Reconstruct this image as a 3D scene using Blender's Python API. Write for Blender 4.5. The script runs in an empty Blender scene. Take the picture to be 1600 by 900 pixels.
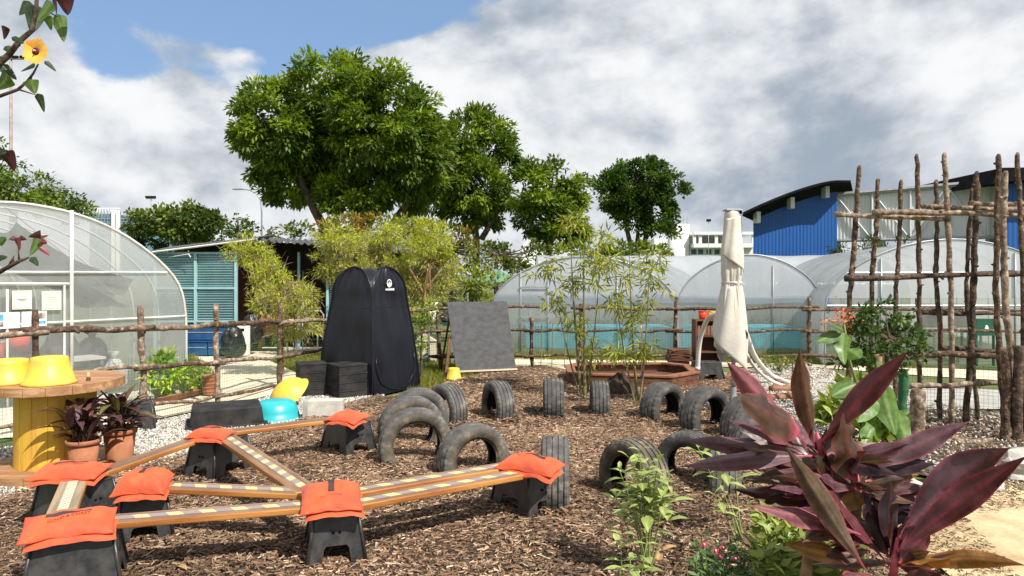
import bpy, math, random
import numpy as np
from mathutils import Vector, Matrix, noise

random.seed(7)
RNG = np.random.default_rng(7)
scene = bpy.context.scene
COL = scene.collection

# ------------------------------------------------------------------ camera
H, F, HZ = 1.62, 1080.0, 428.0          # eye height, focal length and horizon row of the 1600 px wide photograph
cam_d = bpy.data.cameras.new('camera')
cam_d.sensor_width = 36.0
cam_d.lens = 36.0 * F / 1600.0
cam_d.shift_y = -(450.0 - HZ) / 1600.0
cam_d.clip_start = 0.05
cam_d.clip_end = 2000.0
cam = bpy.data.objects.new('camera', cam_d)
cam.location = (0, 0, H)
cam.rotation_euler = (math.radians(90), 0, 0)
COL.objects.link(cam)
scene.camera = cam

# ------------------------------------------------------------------ sun, sky, exposure
SUN = Vector((0.62, -0.62, 1.0)).normalized()       # towards the sun
sun_d = bpy.data.lights.new('sun', 'SUN')
sun_d.energy = 5.0
sun_d.angle = math.radians(0.5)
sun_d.color = (1.0, 0.95, 0.86)
sun = bpy.data.objects.new('sun', sun_d)
sun.rotation_euler = (-SUN).to_track_quat('-Z', 'Y').to_euler()
sun.location = (6, -6, 12)
COL.objects.link(sun)

world = bpy.data.worlds.new('World')
scene.world = world
world.use_nodes = True
world.cycles.sampling_method = 'MANUAL'
world.cycles.sample_map_resolution = 512
def sky_nodes():
    nt = world.node_tree
    nt.nodes.clear()
    N, L = nt.nodes.new, nt.links.new
    def val(x):
        n = N('ShaderNodeValue'); n.outputs[0].default_value = x; return n.outputs[0]
    def mth(op, a, b=0.0, clamp=False):
        n = N('ShaderNodeMath'); n.operation = op; n.use_clamp = clamp
        for i, q in enumerate((a, b)):
            if isinstance(q, (int, float)): n.inputs[i].default_value = q
            else: L(q, n.inputs[i])
        return n.outputs[0]
    def vmath(op, a, b):
        n = N('ShaderNodeVectorMath'); n.operation = op
        for i, q in enumerate((a, b)):
            if isinstance(q, (tuple, list)): n.inputs[i].default_value = q
            else: L(q, n.inputs[i])
        return n
    def mix(f, a, b):
        n = N('ShaderNodeMix'); n.data_type = 'RGBA'
        if isinstance(f, (int, float)): n.inputs[0].default_value = f
        else: L(f, n.inputs[0])
        for s, q in ((6, a), (7, b)):
            if isinstance(q, tuple): n.inputs[s].default_value = (*q, 1)
            else: L(q, n.inputs[s])
        return n.outputs[2]
    def ramp(x, lo, hi):
        n = N('ShaderNodeMapRange'); n.interpolation_type = 'SMOOTHSTEP'
        n.inputs[1].default_value = lo; n.inputs[2].default_value = hi
        L(x, n.inputs[0]); return n.outputs[0]
    tc = N('ShaderNodeTexCoord').outputs['Generated']
    sky = N('ShaderNodeTexSky'); sky.sky_type = 'NISHITA'; sky.sun_disc = False
    sky.sun_elevation = math.asin(SUN.z); sky.sun_rotation = math.atan2(SUN.x, SUN.y)
    sky.air_density = 1.0; sky.dust_density = 0.6; sky.ozone_density = 1.0
    def noise_at(off, scale, detail=10, rough=0.55, sq=(1, 1, 1.5)):
        m = N('ShaderNodeMapping'); m.inputs['Location'].default_value = off; m.inputs['Scale'].default_value = sq
        L(tc, m.inputs[0])
        n = N('ShaderNodeTexNoise'); n.inputs['Scale'].default_value = scale
        n.inputs['Detail'].default_value = detail; n.inputs['Roughness'].default_value = rough
        n.inputs['Distortion'].default_value = 0.15
        L(m.outputs[0], n.inputs['Vector']); return n.outputs['Fac']
    def d(px, py):
        return Vector(((px - 800) / F, 1, (HZ - py) / F)).normalized()
    def spot(px, py, rx, ry, amp):       # a soft patch of thicker or thinner cloud in a direction of the sky
        c = d(px, py)
        s = vmath('SUBTRACT', tc, tuple(c))
        s = vmath('MULTIPLY', s.outputs[0], (F / rx, F / rx, F / ry))
        ln = vmath('LENGTH', s.outputs[0], (0, 0, 0)).outputs['Value']
        n = N('ShaderNodeMapRange'); n.interpolation_type = 'SMOOTHSTEP'
        n.inputs[1].default_value = 1.0; n.inputs[2].default_value = 0.0
        n.inputs[3].default_value = 0.0; n.inputs[4].default_value = amp
        L(ln, n.inputs[0]); return n.outputs[0]
    def total(lst):
        o = lst[0]
        for q in lst[1:]: o = mth('ADD', o, q)
        return o
    def warp(amount, scale):
        n = N('ShaderNodeTexNoise'); n.inputs['Scale'].default_value = scale; n.inputs['Detail'].default_value = 3; L(tc, n.inputs['Vector'])
        v = vmath('SUBTRACT', n.outputs['Color'], (0.5, 0.5, 0.5)); v = vmath('MULTIPLY', v.outputs[0], (amount, amount, amount))
        return vmath('ADD', tc, v.outputs[0]).outputs[0]
    wtc = warp(0.10, 5.0)
    def cell(off, scale):            # rounded billows: creases where the noise crosses its middle
        m = N('ShaderNodeMapping'); m.inputs['Location'].default_value = off; m.inputs['Scale'].default_value = (1, 1, 1.3); L(wtc, m.inputs[0])
        tot = None
        for k, (mul, amp) in enumerate(((1.0, 0.6), (2.1, 0.3))):
            n = N('ShaderNodeTexNoise'); n.inputs['Scale'].default_value = scale * mul; n.inputs['Detail'].default_value = 1.0; L(m.outputs[0], n.inputs['Vector'])
            q = mth('MULTIPLY', mth('ABSOLUTE', mth('SUBTRACT', n.outputs['Fac'], 0.5)), 4.0 * amp)
            tot = q if tot is None else mth('ADD', tot, q)
        return mth('SUBTRACT', 0.8, tot)
    big = noise_at((1.3, 0.4, 2.2), 3.4, 12, 0.58)
    sx, sy, sz = -0.030, 0.012, -0.055       # a step away from the sun inside the cloud
    off = noise_at((1.3 + sx, 0.4 + sy, 2.2 + sz), 3.4, 10, 0.57)
    low = noise_at((4.1, 2.0, 0.3), 3.0, 9, 0.58)
    b1 = cell((0.2, 0.1, 0.7), 4.5); b2 = cell((0.2 + sx * 0.8, 0.1 + sy, 0.7 + sz * 0.8), 4.5)
    cov = total([mth('MULTIPLY', mth('SUBTRACT', big, 0.5), 2.6), mth('MULTIPLY', mth('SUBTRACT', 0.42, b1), 0.6), val(0.60),
                 spot(390, -30, 430, 215, -1.35), spot(165, 105, 100, 80, -0.75), spot(590, 10, 110, 60, -0.45), spot(290, 70, 150, 34, 0.42),
                 spot(40, 190, 200, 150, 0.45), spot(270, 270, 330, 140, 0.55), spot(800, 330, 700, 120, 0.5), spot(620, 110, 130, 90, 0.55), spot(1130, 120, 560, 330, 0.75)])
    fac = ramp(cov, 0.08, 0.40)
    # light and shade inside the cloud: denser toward the sun means shaded
    shade = mth('ADD', mth('MULTIPLY', mth('SUBTRACT', big, off), 3.2), mth('MULTIPLY', mth('SUBTRACT', b2, b1), 0.55))
    body = total([mth('MULTIPLY', mth('SUBTRACT', low, 0.5), 2.0), shade, val(0.62),
                  spot(80, 170, 340, 190, 0.30), spot(300, 240, 340, 150, 0.22), spot(640, 120, 170, 120, 0.42), spot(800, 180, 200, 80, 0.16), spot(1140, 40, 120, 90, 0.34),
                  spot(1270, 270, 380, 130, -0.44), spot(1450, 110, 240, 120, 0.12), spot(1000, 260, 220, 110, -0.06), spot(1560, 215, 130, 60, 0.3), spot(860, 40, 160, 60, -0.14), spot(1060, 130, 160, 90, 0.12), spot(1350, 120, 200, 90, -0.1)])
    lit = ramp(body, -0.15, 1.1)
    c = mix(lit, (3.0, 3.55, 4.25), (7.9, 8.0, 8.1))
    bluer = mix(0.55, sky.outputs[0], (2.5, 4.2, 7.0))
    out = mix(fac, bluer, c)
    bg = N('ShaderNodeBackground'); bg.inputs['Strength'].default_value = 0.088
    L(out, bg.inputs['Color'])
    wo = N('ShaderNodeOutputWorld'); L(bg.outputs[0], wo.inputs['Surface'])
sky_nodes()

scene.view_settings.view_transform = 'Standard'
scene.view_settings.look = 'None'
scene.view_settings.exposure = 0.45
scene.view_settings.gamma = 1.0
scene.view_settings.use_curve_mapping = False
scene.render.engine = 'CYCLES'
scene.cycles.use_denoising = True
scene.cycles.max_bounces = 8
scene.cycles.transparent_max_bounces = 24
scene.cycles.sample_clamp_indirect = 6.0

# ------------------------------------------------------------------ helpers
def D_of(y, z=0.0): return (H - z) * F / (y - HZ)
def P(x, y, D): return Vector(((x - 800) * D / F, D, H - (y - HZ) * D / F))       # a point seen at x, y of the photograph, D metres ahead
def G(x, y, z=0.0): return P(x, y, D_of(y, z))                                    # the point of the level z seen there
def lin(r, g, b, k=1.0):
    f = lambda c: (c / 12.92 if c <= 0.04045 else ((c + 0.055) / 1.055) ** 2.4)
    return (f(r / 255) * k, f(g / 255) * k, f(b / 255) * k)

OFF = {}
def props(o, label=None, cat=None, group=None, kind=None):
    if label: o['label'] = label
    if cat: o['category'] = cat
    if group: o['group'] = group
    if kind: o['kind'] = kind
    return o
def thing(name, label, cat, loc=(0, 0, 0), rz=0.0, group=None, kind=None):
    o = bpy.data.objects.new(name, None)
    o.empty_display_size = 0.1
    COL.objects.link(o)
    o.location = loc
    o.rotation_euler = (0, 0, rz)
    OFF[o.name] = Vector(loc) if rz == 0 else Vector((0, 0, 0))
    return props(o, label, cat, group, kind)
def link(name, me, mat, parent=None, loc=None):
    if mat is not None and len(me.materials) == 0: me.materials.append(mat)
    o = bpy.data.objects.new(name, me)
    COL.objects.link(o)
    if parent is not None:
        o.parent = parent
        OFF[o.name] = OFF.get(parent.name, Vector((0, 0, 0)))
    else:
        OFF[o.name] = Vector(loc or (0, 0, 0))
    if loc is not None: o.location = loc
    return o
def copy_tree(src, parent=None):
    c = src.copy()
    COL.objects.link(c)
    if parent is not None: c.parent = parent
    OFF[c.name] = OFF.get(src.name, Vector((0, 0, 0)))
    for ch in list(src.children): copy_tree(ch, c)
    return c

class MB:
    def __init__(self): self.v, self.f = [], []
    def add(self, vs, fs):
        b = len(self.v)
        self.v += [tuple(q) for q in vs]
        self.f += [tuple(i + b for i in q) for q in fs]
        return self
    def box(self, c, s, rz=0.0, rot=None, taper=1.0):
        x, y, z = s[0] / 2, s[1] / 2, s[2] / 2
        vs = []
        for dz, k in ((-z, 1.0), (z, taper)):
            vs += [Vector((-x * k, -y * k, dz)), Vector((x * k, -y * k, dz)), Vector((x * k, y * k, dz)), Vector((-x * k, y * k, dz))]
        m = rot if rot is not None else Matrix.Rotation(rz, 3, 'Z')
        vs = [m @ q + Vector(c) for q in vs]
        return self.add(vs, [(3, 2, 1, 0), (4, 5, 6, 7), (0, 1, 5, 4), (1, 2, 6, 5), (2, 3, 7, 6), (3, 0, 4, 7)])
    def tube(self, pts, r, n=8, cap=True):
        pts = [Vector(p) for p in pts]
        if isinstance(r, (int, float)): r = [r] * len(pts)
        vs, fs, prev = [], [], None
        for i, p in enumerate(pts):
            t = (pts[min(i + 1, len(pts) - 1)] - pts[max(i - 1, 0)])
            t = t.normalized() if t.length > 1e-9 else Vector((0, 0, 1))
            if prev is None:
                a = Vector((0, 0, 1)) if abs(t.z) < 0.9 else Vector((1, 0, 0))
                u = t.cross(a).normalized()
            else:
                u = (prev - t * prev.dot(t)).normalized()
            w = t.cross(u)
            prev = u
            for k in range(n):
                a = 2 * math.pi * k / n
                vs.append(p + (u * math.cos(a) + w * math.sin(a)) * r[i])
        for i in range(len(pts) - 1):
            for k in range(n):
                a, b = i * n + k, i * n + (k + 1) % n
                fs.append((a, b, b + n, a + n))
        if cap:
            fs.append(tuple(range(n - 1, -1, -1)))
            fs.append(tuple(range((len(pts) - 1) * n, len(pts) * n)))
        return self.add(vs, fs)
    def lathe(self, prof, n=32, c=(0, 0, 0), wob=None):
        vs, fs = [], []
        for r, z in prof:
            for k in range(n):
                a = 2 * math.pi * k / n
                rr = r * (wob(a, z) if wob else 1)
                vs.append((c[0] + rr * math.cos(a), c[1] + rr * math.sin(a), c[2] + z))
        for i in range(len(prof) - 1):
            for k in range(n):
                a, b = i * n + k, i * n + (k + 1) % n
                fs.append((a, b, b + n, a + n))
        return self.add(vs, fs)
    def disc(self, c, r, n=24, flip=False):
        vs = [(c[0] + r * math.cos(2 * math.pi * k / n), c[1] + r * math.sin(2 * math.pi * k / n), c[2]) for k in range(n)]
        return self.add(vs, [tuple(range(n))[::-1] if flip else tuple(range(n))])
    def grid(self, fn, nu, nv, closed_u=False):
        vs, fs = [], []
        for j in range(nv + 1):
            for i in range(nu + (0 if closed_u else 1)):
                vs.append(fn(i / nu, j / nv))
        w = nu if closed_u else nu + 1
        for j in range(nv):
            for i in range(nu):
                a, b = j * w + i, j * w + (i + 1) % w
                fs.append((a, b, b + w, a + w))
        return self.add(vs, fs)
    def prism(self, pts, d):
        pts = [Vector(p) for p in pts]; d = Vector(d); n = len(pts)
        vs = pts + [p + d for p in pts]
        return self.add(vs, [tuple(range(n))[::-1], tuple(range(n, 2 * n))] + [(i, (i + 1) % n, (i + 1) % n + n, i + n) for i in range(n)])
    def mesh(self, name, off=Vector((0, 0, 0)), smooth=False):
        me = bpy.data.meshes.new(name)
        me.from_pydata([(x - off.x, y - off.y, z - off.z) for x, y, z in self.v], [], self.f)
        me.validate()
        if smooth: me.polygons.foreach_set('use_smooth', [True] * len(me.polygons))
        me.update()
        return me
    def build(self, name, mat, parent=None, smooth=False, bevel=0.0, solid=0.0, loc=None, sub=0):
        off = OFF.get(parent.name, Vector((0, 0, 0))) if parent is not None else Vector(loc or (0, 0, 0))
        o = link(name, self.mesh(name, off, smooth), mat, parent, None if parent is not None else loc)
        if solid:
            m = o.modifiers.new('solid', 'SOLIDIFY'); m.thickness = solid; m.offset = -1
        if bevel:
            m = o.modifiers.new('bevel', 'BEVEL'); m.width = bevel; m.segments = 2; m.limit_method = 'ANGLE'; m.angle_limit = math.radians(35)
        if sub:
            m = o.modifiers.new('sub', 'SUBSURF'); m.levels = sub; m.render_levels = sub
        return o

def fast_mesh(name, V, Fq, colors=None, smooth=False):
    """V (n,3), Fq (m,k) uniform polygons, colors (n,3) per vertex"""
    me = bpy.data.meshes.new(name)
    V = np.ascontiguousarray(V, dtype=np.float32); Fq = np.ascontiguousarray(Fq, dtype=np.int32)
    m, k = Fq.shape
    me.vertices.add(len(V)); me.vertices.foreach_set('co', V.ravel())
    me.loops.add(m * k); me.loops.foreach_set('vertex_index', Fq.ravel())
    me.polygons.add(m)
    me.polygons.foreach_set('loop_start', np.arange(0, m * k, k, dtype=np.int32))
    me.polygons.foreach_set('loop_total', np.full(m, k, dtype=np.int32))
    if smooth: me.polygons.foreach_set('use_smooth', np.ones(m, dtype=bool))
    me.update(calc_edges=True)
    if colors is not None:
        at = me.color_attributes.new('Col', 'FLOAT_COLOR', 'POINT')
        c4 = np.ones((len(V), 4), dtype=np.float32); c4[:, :3] = colors
        at.data.foreach_set('color', c4.ravel())
    return me
def unit(a): return a / np.maximum(np.linalg.norm(a, axis=-1, keepdims=True), 1e-9)

# ------------------------------------------------------------------ materials
def M(name, c1, c2=None, scale=8.0, rough=0.7, metal=0.0, bump=0.0, bscale=None, detail=6.0, spec=0.4, stretch=(1, 1, 1), lo=0.38, hi=0.62, c3=None, sheen=0.0, coat=0.0):
    m = bpy.data.materials.new(name); m.use_nodes = True
    nt = m.node_tree; b = nt.nodes['Principled BSDF']; L = nt.links.new
    b.inputs['Roughness'].default_value = rough; b.inputs['Metallic'].default_value = metal
    b.inputs['Specular IOR Level'].default_value = spec
    if coat: b.inputs['Coat Weight'].default_value = coat; b.inputs['Coat Roughness'].default_value = 0.15
    if sheen: b.inputs['Sheen Weight'].default_value = sheen
    b.inputs['Base Color'].default_value = (*c1, 1)
    if c2 is not None or bump:
        tc = nt.nodes.new('ShaderNodeTexCoord'); mp = nt.nodes.new('ShaderNodeMapping')
        mp.inputs['Scale'].default_value = stretch; L(tc.outputs['Object'], mp.inputs[0])
    if c2 is not None:
        n = nt.nodes.new('ShaderNodeTexNoise'); n.inputs['Scale'].default_value = scale; n.inputs['Detail'].default_value = detail
        n.inputs['Roughness'].default_value = 0.62
        L(mp.outputs[0], n.inputs['Vector'])
        r = nt.nodes.new('ShaderNodeValToRGB'); r.color_ramp.elements[0].position = lo; r.color_ramp.elements[1].position = hi
        r.color_ramp.elements[0].color = (*c1, 1); r.color_ramp.elements[1].color = (*c2, 1)
        if c3 is not None:
            e = r.color_ramp.elements.new((lo + hi) / 2 + 0.03); e.color = (*c3, 1)
        L(n.outputs['Fac'], r.inputs[0]); L(r.outputs[0], b.inputs['Base Color'])
    if bump:
        n2 = nt.nodes.new('ShaderNodeTexNoise'); n2.inputs['Scale'].default_value = bscale or scale * 4; n2.inputs['Detail'].default_value = 5
        L(mp.outputs[0], n2.inputs['Vector'])
        bp = nt.nodes.new('ShaderNodeBump'); bp.inputs['Strength'].default_value = bump; bp.inputs['Distance'].default_value = 0.02
        L(n2.outputs['Fac'], bp.inputs['Height']); L(bp.outputs[0], b.inputs['Normal'])
    return m
def leaf_mat(name, trans=0.3, rough=0.5, spec=0.3, tint=(1, 1, 1), blotch=0.0):
    m = bpy.data.materials.new(name); m.use_nodes = True
    nt = m.node_tree; b = nt.nodes['Principled BSDF']; L = nt.links.new; N = nt.nodes.new
    a = N('ShaderNodeAttribute'); a.attribute_name = 'Col'
    b.inputs['Roughness'].default_value = rough; b.inputs['Specular IOR Level'].default_value = spec
    acol = a.outputs['Color']
    if blotch:                                   # faint streaks, dust and spots on broad leaves
        tc = N('ShaderNodeTexCoord'); n = N('ShaderNodeTexNoise'); n.inputs['Scale'].default_value = 30; n.inputs['Detail'].default_value = 6; n.inputs['Roughness'].default_value = 0.7
        L(tc.outputs['Object'], n.inputs['Vector'])
        mr = N('ShaderNodeMapRange'); mr.inputs[1].default_value = 0.3; mr.inputs[2].default_value = 0.7; mr.inputs[3].default_value = 1 - blotch; mr.inputs[4].default_value = 1 + blotch
        L(n.outputs['Fac'], mr.inputs[0])
        mu = N('ShaderNodeVectorMath'); mu.operation = 'SCALE'; L(acol, mu.inputs[0]); L(mr.outputs[0], mu.inputs['Scale']); acol = mu.outputs[0]
        r2 = N('ShaderNodeMapRange'); r2.inputs[1].default_value = 0.35; r2.inputs[2].default_value = 0.65; r2.inputs[3].default_value = rough - 0.08; r2.inputs[4].default_value = rough + 0.22
        L(n.outputs['Fac'], r2.inputs[0]); L(r2.outputs[0], b.inputs['Roughness'])
        bp = N('ShaderNodeBump'); bp.inputs['Strength'].default_value = 0.25; bp.inputs['Distance'].default_value = 0.004; L(n.outputs['Fac'], bp.inputs['Height']); L(bp.outputs[0], b.inputs['Normal'])
    L(acol, b.inputs['Base Color'])
    if trans:
        t = N('ShaderNodeBsdfTranslucent'); mx = N('ShaderNodeMixShader'); mx.inputs[0].default_value = trans
        br = N('ShaderNodeMix'); br.data_type = 'RGBA'; br.blend_type = 'MULTIPLY'; br.inputs[0].default_value = 1.0
        br.inputs[7].default_value = (1.5 * tint[0], 1.6 * tint[1], 0.7 * tint[2], 1); L(acol, br.inputs[6]); L(br.outputs[2], t.inputs['Color'])
        out = nt.nodes['Material Output']
        L(b.outputs[0], mx.inputs[1]); L(t.outputs[0], mx.inputs[2]); L(mx.outputs[0], out.inputs['Surface'])
    return m
def film_mat(name, col, opacity, rough=0.25, wr=0.25, wscale=3.0, patch=0.25):
    """polythene or netting: part of the light goes straight through, part is scattered by the milky sheet"""
    m = bpy.data.materials.new(name); m.use_nodes = True
    nt = m.node_tree; L = nt.links.new; N = nt.nodes.new
    b = nt.nodes['Principled BSDF']; out = nt.nodes['Material Output']
    b.inputs['Base Color'].default_value = (*col, 1); b.inputs['Roughness'].default_value = rough; b.inputs['Specular IOR Level'].default_value = 0.6
    tl = N('ShaderNodeBsdfTranslucent'); tl.inputs[0].default_value = (*col, 1)
    m1 = N('ShaderNodeMixShader'); m1.inputs[0].default_value = 0.45
    L(b.outputs[0], m1.inputs[1]); L(tl.outputs[0], m1.inputs[2])
    tr = N('ShaderNodeBsdfTransparent'); m2 = N('ShaderNodeMixShader')
    tc = N('ShaderNodeTexCoord'); n = N('ShaderNodeTexNoise'); n.inputs['Scale'].default_value = wscale; n.inputs['Detail'].default_value = 6
    L(tc.outputs['Object'], n.inputs['Vector'])
    mr = N('ShaderNodeMapRange'); mr.inputs[1].default_value = 0.3; mr.inputs[2].default_value = 0.7
    mr.inputs[3].default_value = max(0, opacity - patch / 2); mr.inputs[4].default_value = min(1, opacity + patch / 2)
    L(n.outputs['Fac'], mr.inputs[0]); L(mr.outputs[0], m2.inputs[0])
    L(tr.outputs[0], m2.inputs[1]); L(m1.outputs[0], m2.inputs[2]); L(m2.outputs[0], out.inputs['Surface'])
    if wr:
        mp = N('ShaderNodeMapping'); mp.inputs['Scale'].default_value = (1, 1, 0.35); L(tc.outputs['Object'], mp.inputs[0])
        n2 = N('ShaderNodeTexNoise'); n2.inputs['Scale'].default_value = 2.6; n2.inputs['Detail'].default_value = 4
        L(mp.outputs[0], n2.inputs['Vector'])
        bp = N('ShaderNodeBump'); bp.inputs['Strength'].default_value = wr; bp.inputs['Distance'].default_value = 0.1
        L(n2.outputs['Fac'], bp.inputs['Height']); L(bp.outputs[0], b.inputs['Normal'])
    return m

MAT = {}
MAT['black_plastic'] = M('black_plastic', (0.020, 0.020, 0.022), (0.055, 0.053, 0.051), 12, 0.38, bump=0.05, bscale=120, spec=0.5)
MAT['black_rubber'] = M('black_rubber', (0.012, 0.012, 0.013), (0.034, 0.032, 0.030), 6, 0.75, bump=0.1, bscale=60, spec=0.3)
MAT['hole'] = M('hole', (0.003, 0.003, 0.003), rough=0.9, spec=0.1)
MAT['orange'] = M('orange_nylon', (0.68, 0.105, 0.030), (0.48, 0.070, 0.025), 5, 0.7, bump=0.3, bscale=30, sheen=0.1)
MAT['strap'] = M('black_strap', (0.03, 0.028, 0.03), (0.05, 0.045, 0.045), 40, 0.8)
MAT['plank_top'] = M('plank_wood', (0.17, 0.085, 0.05), (0.32, 0.19, 0.12), 5, 0.45, bump=0.15, bscale=60, stretch=(0.25, 4, 4), c3=(0.24, 0.135, 0.08), coat=0.25)
MAT['plank_edge'] = M('varnished_wood', (0.26, 0.085, 0.022), (0.50, 0.23, 0.055), 5, 0.4, bump=0.1, bscale=60, stretch=(0.25, 4, 4), coat=0.3)
MAT['wood_brown'] = M('brown_wood', (0.085, 0.034, 0.019), (0.17, 0.075, 0.04), 6, 0.6, bump=0.2, bscale=50, stretch=(0.4, 3, 3))
MAT['wood_red'] = M('red_brown_wood', (0.18, 0.07, 0.036), (0.29, 0.125, 0.065), 5, 0.6, bump=0.2, bscale=40, stretch=(0.4, 3, 3))
MAT['spool_top'] = M('worn_table_wood', (0.28, 0.14, 0.06), (0.50, 0.30, 0.15), 4, 0.6, bump=0.25, bscale=40, stretch=(0.5, 4, 4), c3=(0.36, 0.19, 0.09))
MAT['yellow_wood'] = M('yellow_painted_wood', (0.72, 0.42, 0.05), (0.55, 0.30, 0.05), 4, 0.55, bump=0.15, bscale=30, stretch=(3, 3, 0.4), lo=0.45, hi=0.75)
MAT['yellow_plastic'] = M('yellow_plastic', (0.76, 0.52, 0.05), (0.62, 0.42, 0.07), 9, 0.45, spec=0.5)
MAT['teal_plastic'] = M('teal_plastic', (0.025, 0.42, 0.44), (0.03, 0.36, 0.40), 3, 0.35, spec=0.5)
MAT['terracotta'] = M('terracotta', (0.30, 0.105, 0.048), (0.40, 0.17, 0.09), 7, 0.8, bump=0.1)
MAT['concrete'] = M('concrete', (0.46, 0.43, 0.38), (0.60, 0.56, 0.50), 9, 0.9, bump=0.3, bscale=70)
MAT['path'] = M('path_concrete', (0.58, 0.50, 0.36), (0.70, 0.62, 0.47), 2.5, 0.9, bump=0.15, bscale=50)
MAT['sandy'] = M('sandy_path', (0.38, 0.28, 0.15), (0.66, 0.54, 0.34), 1.6, 0.95, bump=0.5, bscale=22, c3=(0.56, 0.44, 0.26))
MAT['bark'] = M('rough_bark', (0.042, 0.026, 0.017), (0.40, 0.30, 0.22), 17, 0.9, bump=1.0, bscale=38, stretch=(1, 1, 1), c3=(0.125, 0.077, 0.048), lo=0.36, hi=0.70)
MAT['bark_pale'] = M('pale_bark', (0.085, 0.055, 0.037), (0.50, 0.41, 0.31), 16, 0.9, bump=0.7, bscale=34, c3=(0.26, 0.19, 0.135), lo=0.35, hi=0.68)
MAT['bark_dark'] = M('dark_bark', (0.022, 0.015, 0.011), (0.20, 0.13, 0.09), 17, 0.9, bump=0.8, bscale=36, c3=(0.085, 0.055, 0.037), lo=0.34, hi=0.68)
MAT['trunk'] = M('tree_trunk', (0.05, 0.036, 0.026), (0.12, 0.09, 0.065), 3, 0.95, bump=0.5, bscale=9)
MAT['cut_wood'] = M('cut_wood_end', (0.55, 0.34, 0.14), (0.65, 0.45, 0.22), 20, 0.8)
MAT['net'] = M('green_netting', (0.035, 0.13, 0.06), rough=0.7)
MAT['white_metal'] = M('white_painted_steel', (0.66, 0.65, 0.62), (0.50, 0.48, 0.44), 4, 0.45)
MAT['grey_metal'] = M('grey_steel', (0.26, 0.275, 0.29), (0.36, 0.37, 0.385), 3, 0.4, metal=0.3)
MAT['paper'] = M('white_paper', (0.80, 0.79, 0.75), rough=0.7)
MAT['cream'] = M('cream_paper', (0.80, 0.74, 0.56), rough=0.7)
MAT['print_grey'] = M('grey_print', (0.30, 0.30, 0.28), rough=0.8)
MAT['print_blue'] = M('blue_print', (0.06, 0.28, 0.70), (0.20, 0.45, 0.80), 20, 0.7)
MAT['print_photo'] = M('photo_print', (0.08, 0.09, 0.12), (0.55, 0.40, 0.34), 34, 0.7, detail=2)
MAT['teal_paint'] = M('teal_painted_metal', (0.27, 0.47, 0.50), (0.34, 0.53, 0.55), 3, 0.5)
MAT['dark_blue'] = M('navy_plastic', (0.012, 0.06, 0.17), (0.02, 0.09, 0.24), 4, 0.45)
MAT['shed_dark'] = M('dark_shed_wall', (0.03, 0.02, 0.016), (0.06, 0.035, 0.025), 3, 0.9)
MAT['shed_brown'] = M('brown_shed_door', (0.085, 0.032, 0.02), (0.11, 0.045, 0.03), 3, 0.8)
MAT['roof_metal'] = M('grey_roof_sheet', (0.07, 0.072, 0.075), (0.12, 0.12, 0.125), 4, 0.55, metal=0.2)
MAT['tent'] = M('black_tent_fabric', (0.0035, 0.004, 0.008), (0.006, 0.007, 0.013), 3, 0.36, bump=0.35, bscale=7, stretch=(1, 1, 0.4), spec=0.45)
MAT['white_print'] = M('white_print', (0.78, 0.78, 0.78), rough=0.6)
MAT['chalkboard'] = M('chalkboard', (0.058, 0.058, 0.062), (0.125, 0.125, 0.13), 9, 0.75, stretch=(1, 1, 1.6), lo=0.34, hi=0.85, detail=9)
MAT['pale_wood'] = M('pale_wood', (0.52, 0.40, 0.28), (0.62, 0.50, 0.36), 6, 0.7, stretch=(0.4, 3, 3))
MAT['canvas'] = M('cream_canvas', (0.53, 0.49, 0.43), (0.61, 0.57, 0.50), 3, 0.85, bump=0.15, bscale=30)
MAT['white_hose'] = M('white_hose', (0.76, 0.74, 0.69), (0.66, 0.64, 0.58), 6, 0.5)
MAT['red_plastic'] = M('red_plastic', (0.75, 0.05, 0.02), rough=0.4)
MAT['blue_tarp'] = M('blue_tarpaulin', (0.03, 0.50, 0.72), (0.08, 0.62, 0.80), 2.5, 0.5, bump=0.3, bscale=6)
MAT['blue_wall'] = M('blue_cladding', (0.008, 0.074, 0.28), (0.010, 0.086, 0.315), 0.4, 0.5)
MAT['grey_wall'] = M('light_grey_cladding', (0.52, 0.54, 0.55), (0.60, 0.62, 0.62), 0.5, 0.55)
MAT['dark_roof'] = M('dark_roof', (0.008, 0.008, 0.009), (0.014, 0.014, 0.015), 1, 0.95, spec=0.05)
MAT['white_wall'] = M('white_render', (0.74, 0.74, 0.72), (0.80, 0.80, 0.78), 0.5, 0.8)
MAT['window'] = M('blue_window_glass', (0.03, 0.10, 0.22), (0.06, 0.17, 0.32), 1.0, 0.12, spec=0.6)
MAT['office_glass'] = M('office_glass', (0.06, 0.17, 0.24), (0.12, 0.28, 0.36), 0.8, 0.15, spec=0.6)
MAT['shade_cloth'] = film_mat('grey_shade_cloth', (0.16, 0.17, 0.17), 0.86, 0.8, 0.2, 3, 0.1)
MAT['film_roof'] = film_mat('milky_polythene', (0.72, 0.74, 0.74), 0.62, 0.28, 0.35, 2.0, 0.2)
MAT['film_gable'] = film_mat('clear_polythene', (0.56, 0.58, 0.56), 0.40, 0.3, 0.3, 2.5, 0.16)
MAT['film_mid'] = film_mat('silver_polythene', (0.60, 0.63, 0.66), 0.80, 0.16, 0.35, 1.2, 0.14)
MAT['film_low'] = film_mat('insect_netting', (0.52, 0.55, 0.50), 0.33, 0.6, 0.2, 3, 0.14)
MAT['leaf'] = leaf_mat('foliage', 0.32)
MAT['leaf_gloss'] = leaf_mat('glossy_leaf', 0.22, 0.40, 0.4, blotch=0.25)
MAT['ti_leaf'] = leaf_mat('purple_leaf', 0.20, 0.36, 0.5, (0.9, 0.55, 0.6), blotch=0.4)
MAT['chips'] = leaf_mat('wood_chips', 0.0, 0.85, 0.2)
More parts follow.
